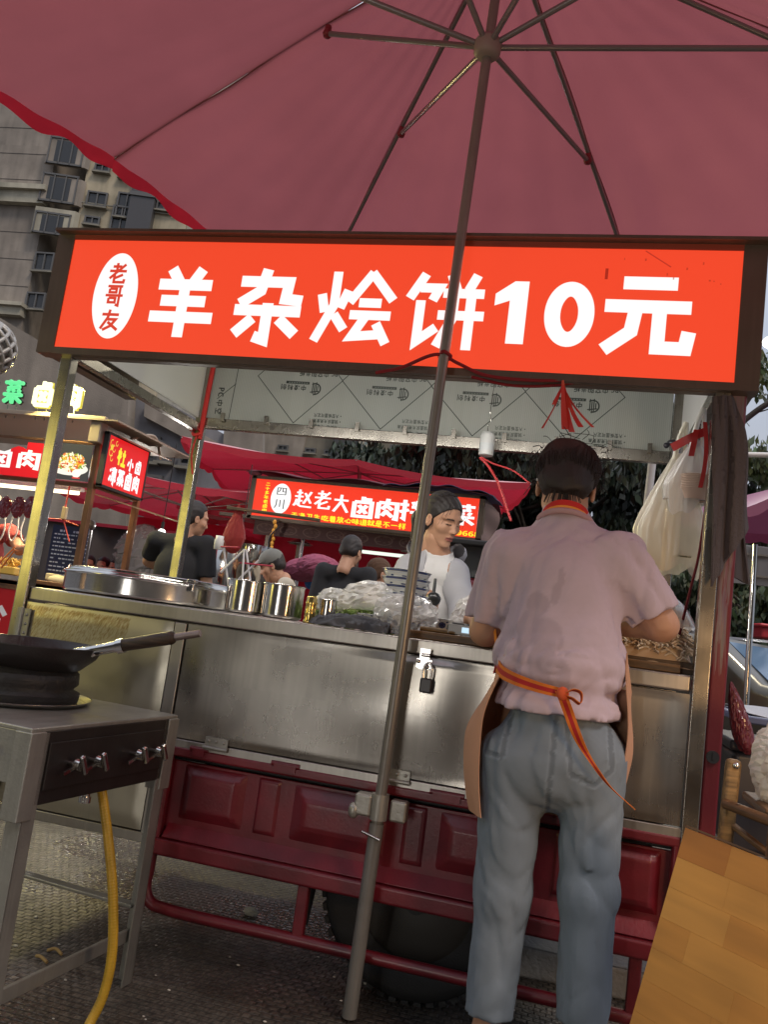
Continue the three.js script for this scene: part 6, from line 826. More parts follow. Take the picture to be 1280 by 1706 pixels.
// red tent wall and lamps behind
{
  const t = thing('red_tent', 'long red market tent with hanging side cloth behind the stalls', 'tent', [-3.2, 0, -9.6]);
  part(t, 'side_cloth', sheet((u, v) => [lerp(-3.2, 3.6, u), lerp(2.35, 0.5, v), 0.06 * Math.sin(u * 60) * v], 160, 6, 0.004), cloth(0.6, 0.025, 0.06)); part(t, 'roof_cloth', sheet((u, v) => [lerp(-3.3, 3.7, u), lerp(2.35, 2.9, v), lerp(0.3, -1.5, v)], 20, 6, 0.004), cloth(0.4, 0.015, 0.05)); part(t, 'tent_pole', [rod([-3.2, 0, 0.1], [-3.2, 2.35, 0.1], 0.02), rod([3.6, 0, 0.1], [3.6, 2.35, 0.1], 0.02)], galv);
  const d = thing('dark_awning', 'dark grey tarpaulin hut at far left behind the diners', 'tent', [-5.6, 0, -8.4]); part(d, 'side_cloth', sheet((u, v) => [lerp(-1.6, 1.6, u), lerp(2.0, 0.2, v), 0.05 * Math.sin(u * 30)], 60, 6, 0.004), cloth(0.075, 0.06, 0.055)); part(d, 'roof', box(3.4, 0.05, 2, 0, 2.03, -0.9), cloth(0.3, 0.012, 0.03)); part(d, 'tent_pole', [rod([-1.6, 0, 0.06], [-1.6, 2, 0.06], 0.02), rod([1.6, 0, 0.06], [1.6, 2, 0.06], 0.02)], galv);
  for (const [p, lab, k] of [[[-2.728,1.626,-3.854], 'glaring white bulb by the left arm of the man in black', 14], [[-4.064,1.741,-5.583], 'small white bulb under the far red awning', 8], [[-2.296,1.424,-4.514], 'white bulb low beside the folding rack', 7]]) { const b = thing('bulb_lamp', lab, 'lamp', p); part(b, 'bulb', ball(0.032, 0, 0, 0), glow(1, 0.98, 0.92, 3)); part(b, 'socket', rod([0, 0.025, 0], [0, 0.09, 0], 0.014), dark); part(b, 'cable', rod([0, 0.09, 0], [0, 2.0 - p[1] + 0.4, 0], 0.004, 0.004, 6), dark); const l = new THREE.PointLight(new THREE.Color().setRGB(1, 0.95, 0.88), k * 0.1, 12, 2); l.castShadow = true; l.position.set(0, -0.045, 0); b.add(l); }
}
// ---------------------------------------------------------------- middle stall
{
  const t = thing('market_stall', 'market stall with a long red sign and brown patterned fringe behind the cart', 'stall', [-1.38, 0, -5.2]), x0 = -1.12, x1 = 1.14;
  for (const [x, z] of [[x0 + 0.17, -0.06], [x0 + 0.17, -1.0], [x1 - 0.08, -0.06], [x1 - 0.08, -1]]) part(t, 'post', bar([x, 0, z], [x, 2.0, z], 0.05, 0.05, 0.004, [0, 0, 1]), bronze);
  part(t, 'slim_post', rod([-0.6, 1.0, -0.1], [-0.6, 2.0, -0.1], 0.018), chrome);
  part(t, 'counter', [box(2.1, 0.04, 1, 0, 1.0, -0.52), box(2.05, 0.5, 0.02, 0, 0.72, -0.05)], steel);
  part(t, 'rail', bar([x0 - 0.35, 2.0, 0.03], [x1, 1.965, 0.03], 0.04, 0.035), bronze);
  const tf = ctex(512, 64, (x, w, h) => { x.fillStyle = '#6e4038'; x.fillRect(0, 0, w, h); for (let i = 0; i < 9; i++) { x.strokeStyle = '#a08070'; x.lineWidth = 3; x.beginPath(); x.ellipse(28 + i * 57, 32, 20, 20, 0, 0, 7); x.stroke(); x.fillStyle = '#8f6a5c'; for (let k = 0; k < 16; k++) x.fillRect(10 + i * 57 + rnd() * 38, 12 + rnd() * 40, 6, 4); } });
  part(t, 'fringe', new THREE.BoxGeometry(x1 - x0 - 0.06, 0.14, 0.01).translate(0.0, 1.905, -0.01), std(C(0.35, 0.35, 0.35), 0.7, { map: tf }), { uv: true });
  part(t, 'roof_tarp', [sheet((u, v) => [lerp(x0 - 0.1, x1 + 0.08, u), lerp(2.44, 2.52, Math.sin(v * 3.1)) + 0.02 * Math.sin(u * 17) , lerp(0.12, -1.2, v)], 40, 10, 0.006), ball(0.06, x0 - 0.03, 2.44, 0.05, [1.2, 0.5, 1])], cloth(0.14, 0.04, 0.055));
  part(t, 'blue_tarp', sheet((u, v) => [lerp(0.2, x1 + 0.12, u), 2.47 + 0.05 * Math.sin(u * 3.1) + 0.012 * Math.sin(u * 23 + v * 5) - 0.05 * (1 - v), lerp(0.14, -0.8, v)], 40, 8, 0.004), cloth(0.08, 0.1, 0.2));
  part(t, 'side_cloth', sheet((u, v) => [x1 + 0.02 + 0.05 * u + 0.02 * Math.sin(v * 9), lerp(2.42, 1.95, v), lerp(0.06, -0.9, u)], 10, 16, 0.004), cloth(0.12, 0.075, 0.07));
  part(t, 'lamp_bar', box(0.9, 0.03, 0.04, 0.25, 1.8, -0.25), glow(0.75, 0.8, 0.7, 0.9));
  const sg = thing('stall_sign', 'red light box sign with white oval badge above the middle stall', 'sign', [-1.38, 0, -5.2]);
  const paint = (x, w, h) => { x.fillStyle = '#ee3a22'; x.fillRect(0, 0, w, h); const U = (v) => v * w, W2 = (v) => v * h; x.fillStyle = '#fff'; x.beginPath(); x.ellipse(U(0.126), W2(0.48), 66, 150, 0, 0, 7); x.fill(); glyph(x, '四', U(0.126) - 36, 60, 72, 86, 7, '#444'); glyph(x, '川', U(0.126) - 40, 178, 78, 105, 7, '#444');
    glyph(x, '赵', U(0.185), 58, 124, 190, 17, '#fff'); glyph(x, '老', U(0.277), 52, 122, 200, 17, '#fff'); glyph(x, '大', U(0.366), 72, 108, 190, 19, '#fff');
    glyph(x, '卤', U(0.447), 78, 158, 210, 30, '#fff'); glyph(x, '肉', U(0.557), 72, 158, 210, 30, '#fff'); glyph(x, '拌', U(0.662), 62, 160, 210, 27, '#fff'); glyph(x, '凉', U(0.775), 60, 150, 210, 27, '#fff'); glyph(x, '菜', U(0.88), 52, 160, 216, 25, '#fff');
    line(x, '干净卫生', U(0.183), 296, 46, 62, 3, 8, '#ffe92e'); line(x, '吃着放心', U(0.325), 296, 46, 62, 3, 8, '#ffe92e'); line(x, '味道就是不一样', U(0.464), 298, 46, 62, 2, 8, '#ffe92e'); x.fillStyle = '#ffe92e'; x.font = 'bold 62px sans-serif'; x.fillText('89668', U(0.895), 358); [...'二十多年老卤肉'].forEach((c, i) => glyph(x, c, U(0.045), 26 + i * 44, 34, 38, 6, '#ffe92e')); };
  const tx = ctex(1400, 370, paint);
  part(sg, 'lit_face', new THREE.BoxGeometry(2.245, 0.372, 0.01).translate(0.005, 2.197, 0.06), signMat(tx), { uv: true }); part(sg, 'housing', [box(2.34, 0.03, 0.14, 0.01, 2.4, 0.0), box(2.34, 0.03, 0.14, 0.01, 1.996, 0), box(0.05, 0.43, 0.14, -1.145, 2.197, 0), box(0.05, 0.43, 0.14, 1.155, 2.197, 0), box(2.3, 0.4, 0.02, 0, 2.197, -0.05)], bronze);
  area('stall_sign_light', new THREE.Color().setRGB(1, 0.4, 0.28), 0.5, 2.2, 0.34, [-1.37, 2.19, -5.12], [-1.37, 2.19, 3]);
  // goods and lamps on the stall
  const ol = thing('yellow_garland', 'orange garland hanging at the left end of the middle stall', 'garland', [-2.216,1.958,-5.08]); for (let i = 0; i < 8; i++) part(ol, 'tassel', ball(0.022, rr(-0.012, 0.012), -i * 0.042, 0, [0.9, 1.2, 0.8], 8), std(C(0.6, 0.28, 0.03), 0.6));
  const ld = thing('work_lamp', 'shaded black work lamp beside the grey cap', 'lamp', [-2.233,1.626,-5.05]); part(ld, 'shade', lathe([[0.02, 0.05], [0.1, 0.0], [0.11, -0.03], [0.1, -0.03]], 0, 0, 0, 24), dark); part(ld, 'arm', tube([[0, 0.05, 0], [0.0, 0.18, 0], [0.06, 0.3, -0.05]], 0.008, 12, 6), dark);
  for (const [p, l, w] of [[[-2.041,1.81,-5.4], 'round steel lamp shade under the middle stall fringe', 0.13], [[-.97,1.87,-5.6], 'small metal lamp shade right of the second man in black', 0.08]]) { const q = thing('pendant_lamp', l, 'lamp', p); part(q, 'shade', lathe([[0.015, 0.05], [w, 0.0], [w, -0.012], [0.01, 0.03]], 0, 0, 0, 24), chrome); part(q, 'cable', rod([0, 0.05, 0], [0, 2.4 - p[1], 0], 0.004, 0.004, 6), dark); }
  solo('pink_sack', 'pink plastic sacks piled behind the capped man', 'sack', [bagGeo(0.19, 0.11, 0.14, { cr: 0.2, f: 5, s: 5, jit: 0.03 }).translate(...[-1.61,1.55,-4.774]), bagGeo(0.18, 0.1, 0.14, { cr: 0.2, f: 5, s: 15, jit: 0.03 }).translate(...[-1.774,1.51,-4.843])], cloth(0.34, 0.09, 0.15));
  solo('blue_bag', 'small blue bag on the middle stall counter', 'bag', bagGeo(0.055, 0.06, 0.05, { cr: 0.4, f: 6 }).translate(...[-1.728,1.416,-5]), cloth(0.05, 0.2, 0.5));
  // red netting bag and folding rack
  const nb = thing('red_sack', 'bright red net bag hanging from the wooden bar', 'bag', [-1.548,1.608,-2.698]); part(nb, 'net', bagGeo(0.085, 0.165, 0.05, { cr: 0.12, f: 4, s: 7, jit: 0.03, shape: (x, y, z) => { const k = y > -0.4 ? 1 - 0.62 * (y + 0.4) : 1; return [x * k, y, z * k]; } }), cloth(0.4, 0.03, 0.025, { transmission: 0.45, thickness: 0 })); part(nb, 'bar', bar([-0.08, 0.135, 0], [0.62, 0.1, 0.1], 0.03, 0.02), woodMat(0.3, 0.2, 0.12));
  const fr = thing('folding_rack', 'white folding rack with crossed legs beside the man in black', 'rack', [-1.418,1.342,-2.561]); const X = (a, b) => part(fr, 'rack_bar', rod(a, b, 0.007, 0.007, 8), std(C(0.6, 0.58, 0.58), 0.4)); X([-0.13, 0.12, 0], [-0.05, -0.14, 0]); X([0.02, 0.12, 0], [-0.1, -0.05, 0.05]); X([0.03, 0.12, 0], [0.12, -0.14, 0.02]); X([0.13, 0.06, 0], [-0.02, -0.14, 0.05]); X([0.02, 0.12, 0.01], [0.06, -0.1, 0.05]); part(fr, 'tray_edge', [bar([-0.15, 0.12, 0], [0.0, 0.125, 0.05], 0.01, 0.01), bar([0.0, 0.03, 0], [0.25, 0.03, 0.05], 0.01, 0.01)], std(C(0.45, 0.03, 0.07), 0.5));
  solo('plastic_wrap', 'crumpled grey plastic wrap hanging at the far left tent', 'plastic wrap', bagGeo(0.3, 0.3, 0.1, { cr: 0.5, f: 12, s: 77 }).translate(...[-4.331,1.554,-6.376]), std(C(0.12, 0.115, 0.11), 0.35));
  solo('steel_vat', 'steel vats and jars behind the folding rack', 'vat', [lathe([[0, 0], [0.2, 0], [0.2, 0.4], [0.19, 0.4], [0, 0.4]]).translate(...[-2.08,1.236,-4.284]), lathe([[0, 0], [0.17, 0], [0.17, 0.38], [0, 0.38]]).translate(...[-2.346,1.223,-4.531])], chrome);
  solo('white_jar', 'white plastic jar above the folding rack', 'jar', lathe([[0, 0], [0.03, 0], [0.032, 0.06], [0.026, 0.07], [0.027, 0.09], [0, 0.09]]).translate(...[-1.605,1.446,-2.603]), white);
  // brown tricycle body right of the woman
  const rb = thing('red_tricycle', 'dark red tricycle body with a panelled door behind the woman', 'tricycle', [-.175,1.329,-5.066]); part(rb, 'body', rbox(0.9, 0.9, 0.5, 0.2, -0.15, -0.2, 0.05), redPaint); part(rb, 'door_panel', rbox(0.5, 0.42, 0.03, 0.2, 0.0, 0.06, 0.02), redPaint); part(rb, 'window', rbox(0.8, 0.3, 0.03, 0.2, 0.45, 0.03, 0.02), paneM); part(rb, 'roof', rbox(1.0, 0.06, 0.6, 0.2, 0.62, -0.2, 0.02), dark);
}
// ---------------------------------------------------------------- left stall
{
  const X0 = -2.72, Z0 = -2.785, t = thing('market_stall', 'lit stall at the left edge with red banners and neon letters on its roof', 'stall', [X0, 0, Z0]);
  const cop = M({ color: C(0.36, 0.2, 0.12), metalness: 0.7, roughness: 0.35, map: rep(tSteel, 1) });
  part(t, 'post', bar([-0.03, 0, 0], [-0.03, 2.26, 0], 0.045, 0.045, 0.004, [0, 0, 1]), cop); part(t, 'post', bar([-0.0, 0, -0.58], [-0.0, 2.2, -0.58], 0.045, 0.045, 0.004, [0, 0, 1]), cop); part(t, 'post', bar([-1.9, 0, 0], [-1.9, 2.2, 0], 0.045, 0.045, 0.004, [0, 0, 1]), cop);
  part(t, 'roof', [box(2.2, 0.012, 1.2, -0.95, 2.285, -0.5), bar([-2.0, 2.3, 0.06], [0.03, 2.3, 0.06], 0.03, 0.03), rbox(0.09, 0.16, 0.09, -0.04, 2.2, 0.03, 0.01), tube([[0.03, 2.25, -0.3], [0.05, 2.34, -0.6], [0.03, 2.2, -0.78]], 0.012, 16, 6), sheet((u, v) => [lerp(-0.1, 0.12, u), 2.25 - 0.05 * u, lerp(-0.1, -0.8, v)], 4, 6, 0.006)], M({ color: C(0.4, 0.32, 0.25), metalness: 0.4, roughness: 0.45 }));
  part(t, 'lower_roof', sheet((u, v) => [lerp(-0.3, 0.42, u), lerp(1.82, 1.68, u), lerp(-0.3, -0.7, v)], 8, 6, 0.01), M({ color: C(0.45, 0.32, 0.18), roughness: 0.6 }));
  part(t, 'beam', [bar([-2, 1.81, 0.0], [-0.03, 1.81, 0.0], 0.03, 0.03), bar([-2, 2.12, 0.01], [-0.03, 2.12, 0.01], 0.02, 0.02), bar([-0.0, 1.81, 0], [0.0, 1.81, -0.6], 0.03, 0.03)], cop);
  part(t, 'counter', [box(1.95, 0.03, 0.75, -0.98, 1.05, -0.33), box(1.95, 0.06, 0.03, -0.98, 1.03, 0.03)], woodMat(0.45, 0.2, 0.08)); 
  const tr = ctex(256, 512, (x, w, h) => { x.fillStyle = '#c4161c'; x.fillRect(0, 0, w, h); glyph(x, '心', 70, 40, 170, 150, 20, '#fff'); glyph(x, '细', 60, 230, 170, 150, 16, '#f08a20'); });
  part(t, 'front_sheet', new THREE.BoxGeometry(0.55, 0.9, 0.012).translate(-0.72, 0.58, 0.035), std(C(0.8, 0.8, 0.8), 0.5, { map: tr }), { uv: true }); part(t, 'front_sheet', box(1.2, 0.9, 0.012, -1.6, 0.58, 0.035), std(C(0.5, 0.02, 0.025), 0.5));
  const ban = ctex(1024, 512, (x, w, h) => { x.fillStyle = '#d8161f'; x.fillRect(0, 0, w, h); glyph(x, '凉', 20, 180, 180, 230, 34, '#fff'); glyph(x, '菜', 330, 180, 190, 240, 32, '#fff'); glyph(x, '卤', 545, 180, 200, 240, 36, '#fff'); glyph(x, '肉', 770, 180, 200, 240, 36, '#fff'); });
  const bs = new THREE.Shape(); bs.moveTo(0, 0); bs.lineTo(1.1, 0); bs.lineTo(1.1, 0.26); bs.lineTo(0.9, 0.26); bs.lineTo(0.9, 0.2); for (let i = 1; i <= 24; i++) bs.lineTo(0.9 - i * 0.9 / 24, 0.2 + 0.025 * Math.sin(i * 0.9)); bs.closePath();
  const bg = new THREE.ExtrudeGeometry(bs, { depth: 0.01, bevelEnabled: false }); { const p = bg.attributes.position, uv = bg.attributes.uv; for (let i = 0; i < p.count; i++) uv.setXY(i, p.getX(i) / 1.1, p.getY(i) / 0.32); } bg.translate(-1.5, 1.825, 0.03);
  const b1 = thing('banner_sign', 'lit red banner with white characters and scalloped top on the left stall', 'sign', [X0, 0, Z0]); part(b1, 'banner', bg, signMat(ban, 0.8), { uv: true });
  const ft = ctex(256, 256, (x, w, h) => { x.fillStyle = '#39393c'; x.fillRect(0, 0, w, h); x.fillStyle = '#eeece6'; x.beginPath(); x.ellipse(120, 175, 125, 48, 0, 0, 7); x.fill(); for (let i = 0; i < 260; i++) { const a = rnd() * 6.28, q = Math.sqrt(rnd()); x.fillStyle = ['#d9c23a', '#6f9a2c', '#e2701f', '#f2ead2', '#b8301f', '#f5efe0'][(rnd() * 6) | 0]; x.save(); x.translate(125 + Math.cos(a) * q * 95, 130 + Math.sin(a) * q * 62); x.rotate(rnd() * 6); x.fillRect(-13, -4, 26, 8); x.restore(); } x.fillStyle = '#f6f4ee'; x.beginPath(); x.arc(175, 205, 30, 0, 7); x.fill(); x.fillStyle = '#d83a3a'; x.fillRect(150, 232, 52, 10); x.fillStyle = '#c8201f'; x.fillRect(10, 8, 18, 60); });
  const b2 = thing('food_poster', 'lit poster of a plate of mixed vegetables on the left stall', 'poster', [X0, 0, Z0]); part(b2, 'poster', new THREE.BoxGeometry(0.32, 0.27, 0.012).translate(-0.21, 1.968, 0.03), signMat(ft, 0.85), { uv: true });
  const st = ctex(512, 256, (x, w, h) => { x.fillStyle = '#da141c'; x.fillRect(0, 0, w, h); x.strokeStyle = '#e8d24a'; x.lineWidth = 5; for (const [a, b, r] of [[40, 40, 20], [70, 62, 16], [40, 84, 18], [96, 30, 12], [60, 112, 14]]) { x.beginPath(); x.arc(a, b, r, 0, 5); x.stroke(); } x.fillStyle = '#e8c53a'; x.beginPath(); x.arc(44, 58, 16, 0, 7); x.fill(); glyph(x, '杜', 125, 36, 110, 100, 19, '#f7e63a'); glyph(x, '小', 258, 70, 86, 68, 16, '#fff'); glyph(x, '卤', 362, 66, 86, 72, 14, '#fff'); line(x, '凉菜卤肉', 62, 146, 92, 92, 8, 19, '#fff'); });
  const b3 = thing('side_sign', 'lit red sign with yellow and white characters on the side of the left stall', 'sign', [X0 + 0.035, 0, Z0 - 0.27], Math.PI / 2);
  part(b3, 'lit_face', new THREE.BoxGeometry(0.56, 0.37, 0.014).translate(0, 2.015, 0.01), signMat(st, 0.92), { uv: true }); part(b3, 'frame', [box(0.6, 0.02, 0.04, 0, 2.21, 0), box(0.6, 0.02, 0.04, 0, 1.82, 0), box(0.02, 0.4, 0.04, -0.29, 2.015, 0), box(0.02, 0.4, 0.04, 0.29, 2.015, 0)], dark);
  // neon letters on the roof
  const neon = (ch, px, col, em, k, lab, w = 0.19, fat = 0.03) => { const q = thing('neon_letter', lab, 'neon sign', [px, 2.36, Z0 + 0.05]); const gs = []; for (const s of G[ch].split('|')) { const P = s.split(' ').map((v) => v.split(',').map(Number)); for (let i = 0; i + 1 < P.length; i++) { const a = [P[i][0] / 100 * w, (100 - P[i][1]) / 100 * 0.2, 0], b = [P[i + 1][0] / 100 * w, (100 - P[i + 1][1]) / 100 * 0.2, 0]; gs.push(bar(a, b, fat, 0.03, 0.012, [0, 0, 1])); } } part(q, 'letter', gs, glow(...em, k)); part(q, 'backing', [...G[ch].split('|')].flatMap((s) => { const P = s.split(' ').map((v) => v.split(',').map(Number)); return P.slice(1).map((b, i) => bar([P[i][0] / 100 * w, (100 - P[i][1]) / 100 * 0.2, -0.022], [b[0] / 100 * w, (100 - b[1]) / 100 * 0.2, -0.022], fat * 1.3, 0.02, 0.008, [0, 0, 1])); }), fat > 0.032 ? glow(0.6, 0.5, 0.02, 0.8) : dark); for (const k of [0.3, 0.7]) part(q, 'bracket', rod([w * k, -0.1, -0.02], [w * k, 0.0, -0.02], 0.006), galv); };  // yellow letters: the wider backing glows to paint in their halo
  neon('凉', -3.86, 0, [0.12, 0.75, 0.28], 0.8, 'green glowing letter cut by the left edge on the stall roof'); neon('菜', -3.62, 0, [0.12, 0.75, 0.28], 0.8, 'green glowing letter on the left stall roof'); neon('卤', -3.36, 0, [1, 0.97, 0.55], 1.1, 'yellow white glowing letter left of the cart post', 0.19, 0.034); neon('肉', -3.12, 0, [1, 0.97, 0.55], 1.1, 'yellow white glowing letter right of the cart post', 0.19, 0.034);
  area('neon_light', new THREE.Color().setRGB(1, 0.86, 0.32), 150, 0.45, 0.2, [-3.13, 2.46, Z0 + 0.1], [-1.2, 0, -0.8]);
  // goods
  const mt = ctex(256, 512, (x, w, h) => { x.fillStyle = '#1d2340'; x.fillRect(0, 0, w, h); x.fillStyle = '#a9aec4'; for (let r = 0; r < 12; r++) { let X = 18; const Y = 40 + r * 38; while (X < 235) { const q = 8 + rnd() * 22; if (rnd() > 0.2) x.fillRect(X, Y, q, r ? 12 : 20); X += q + 6; } } });
  const mb = thing('menu_board', 'dark blue menu board inside the left stall', 'board', [X0, 0, Z0]); part(mb, 'board', new THREE.BoxGeometry(0.3, 0.4, 0.012).translate(-0.2, 1.31, -0.1), std(C(0.9, 0.9, 0.9), 0.4, { map: mt }), { uv: true });
  const tb = thing('food_tray', 'wooden tray with pale dough pieces on the left stall counter', 'tray', [-2.895,1.095,-2.72]); part(tb, 'tray', [rbox(0.24, 0.03, 0.2, 0.0, -0.02, -0.06, 0.006)], woodMat(0.5, 0.22, 0.08)); part(tb, 'dough', [ball(0.08, 0.02, 0.01, -0.06, [1, 0.5, 0.8]), rbox(0.09, 0.05, 0.06, -0.06, 0.03, -0.1, 0.01)], std(C(0.62, 0.52, 0.3), 0.7));
  const ty = thing('food_tray', 'yellow plastic box of noodles under the bare arm', 'tray', [-3.272,1.129,-2.72]); part(ty, 'tray', [rbox(0.16, 0.06, 0.14, 0, 0, -0.05, 0.01)], std(C(0.62, 0.4, 0.08), 0.5)); part(ty, 'noodles', Array.from({ length: 60 }, () => { const a = [rr(-0.07, 0.06), rr(0.03, 0.08), rr(-0.1, 0.01)]; return tube([a, [a[0] + rr(-0.02, 0.02), a[1] + 0.02, a[2]], [a[0] + rr(-0.04, 0.04), a[1] - 0.01, a[2] + rr(-0.02, 0.02)]], 0.004, 6, 5); }), std(C(0.65, 0.38, 0.07), 0.5), { kind: 'stuff' });
  const tg = thing('tongs', 'orange tongs in the hand at the left edge', 'tongs', [-3.189,1.279,-2.62]); part(tg, 'arm', rod([0.03, 0.02, 0], [-0.07, -0.12, 0.02], 0.006), std(C(0.6, 0.16, 0.03), 0.4)); part(tg, 'arm', rod([0.035, 0.0, 0], [-0.05, -0.14, 0.0], 0.006), std(C(0.6, 0.16, 0.03), 0.4));
  [[8, 'leftmost'], [30, 'middle'], [50, 'rightmost']].forEach(([px, w], i) => { const p = [[-3.53,1.6,-2.9], [-3.416,1.611,-2.9], [-3.313,1.621,-2.9]][i]; const q = thing('snack_pack', w + ' of three dark red vacuum packs hanging in the left stall', 'packet', p, 0, 'dark red packs hanging in the left stall'); part(q, 'pack', bagGeo(0.05, 0.075, 0.02, { cr: 0.3, f: 6, s: i * 9 }), M({ color: C(0.2, 0.02, 0.03), roughness: 0.2, clearcoat: 0.8 })); part(q, 'hanging_strap', tube([[-0.03, -0.07, 0], [-0.04, -0.2, 0], [0, -0.26, 0], [0.03, -0.2, 0], [0.02, -0.07, 0]], 0.006, 20, 5), white); });
  const sk = thing('power_socket', 'cream power socket with red cords hanging in the left stall', 'socket', [-2.908,1.589,-2.75]); part(sk, 'socket_body', rbox(0.035, 0.09, 0.03, 0, 0, 0, 0.006), std(C(0.55, 0.4, 0.2), 0.5)); for (const c of [tube([[0, -0.045, 0], [0.04, -0.12, 0], [0.09, -0.2, 0.01]], 0.005, 14, 5), tube([[-0.12, -0.05, 0], [0, -0.05, 0.005], [0.13, -0.08, 0]], 0.004, 14, 5), rod([0, 0.045, 0], [0, 0.2, 0], 0.006)]) part(sk, 'cord', c, std(C(0.6, 0.06, 0.03), 0.4));
  const wp = thing('barrier_post', 'dark post with a round knob behind the left stall', 'post', [-3.1,1.36,-3.382]); part(wp, 'shaft', rod([0, -1.2, 0], [0, 0.18, 0], 0.028), std(C(0.05, 0.045, 0.05), 0.3)); part(wp, 'knob', ball(0.045, 0, 0.22, 0), std(C(0.05, 0.045, 0.05), 0.3));
  const lb = thing('stall_lamp', 'warm strip lamp under the roof of the left stall', 'lamp', [X0 - 0.7, 1.78, Z0 - 0.25]); part(lb, 'tube', rod([-0.4, 0, 0], [0.4, 0, 0], 0.014), glow(1, 0.85, 0.55, 2)); part(lb, 'fitting', box(0.86, 0.03, 0.05, 0, 0.03, 0), white); area('stall_lamp_light', new THREE.Color().setRGB(1, 0.75, 0.42), 60, 0.8, 0.05, [X0 - 0.7, 1.755, Z0 - 0.25], [X0 - 0.7, 0, Z0 - 0.25]);
  // silver lattice lantern at the frame edge
  const gl = thing('lattice_lantern', 'silver woven ball lantern cut by the left frame edge', 'lantern', [-2.52, 2.3, -1.24]);
  for (let k = 0; k < 12; k++) for (const s of [1, -1]) part(gl, 'woven_band', tube(Array.from({ length: 13 }, (_, i) => { const e = lerp(-1.35, 1.35, i / 12), a = k * Math.PI / 6 + s * e * 0.9; return [0.15 * Math.cos(e) * Math.cos(a), 0.15 * Math.sin(e), 0.15 * Math.cos(e) * Math.sin(a)]; }), 0.012, 30, 6), std(C(0.4, 0.38, 0.35), 0.5, { metalness: 0.4 }));
  part(gl, 'core', ball(0.135, 0, 0, 0), std(C(0.3, 0.28, 0.25), 0.6)); part(gl, 'bracket', rod([0, 0.14, 0], [-0.9, 0.3, 0], 0.008), dark);
}
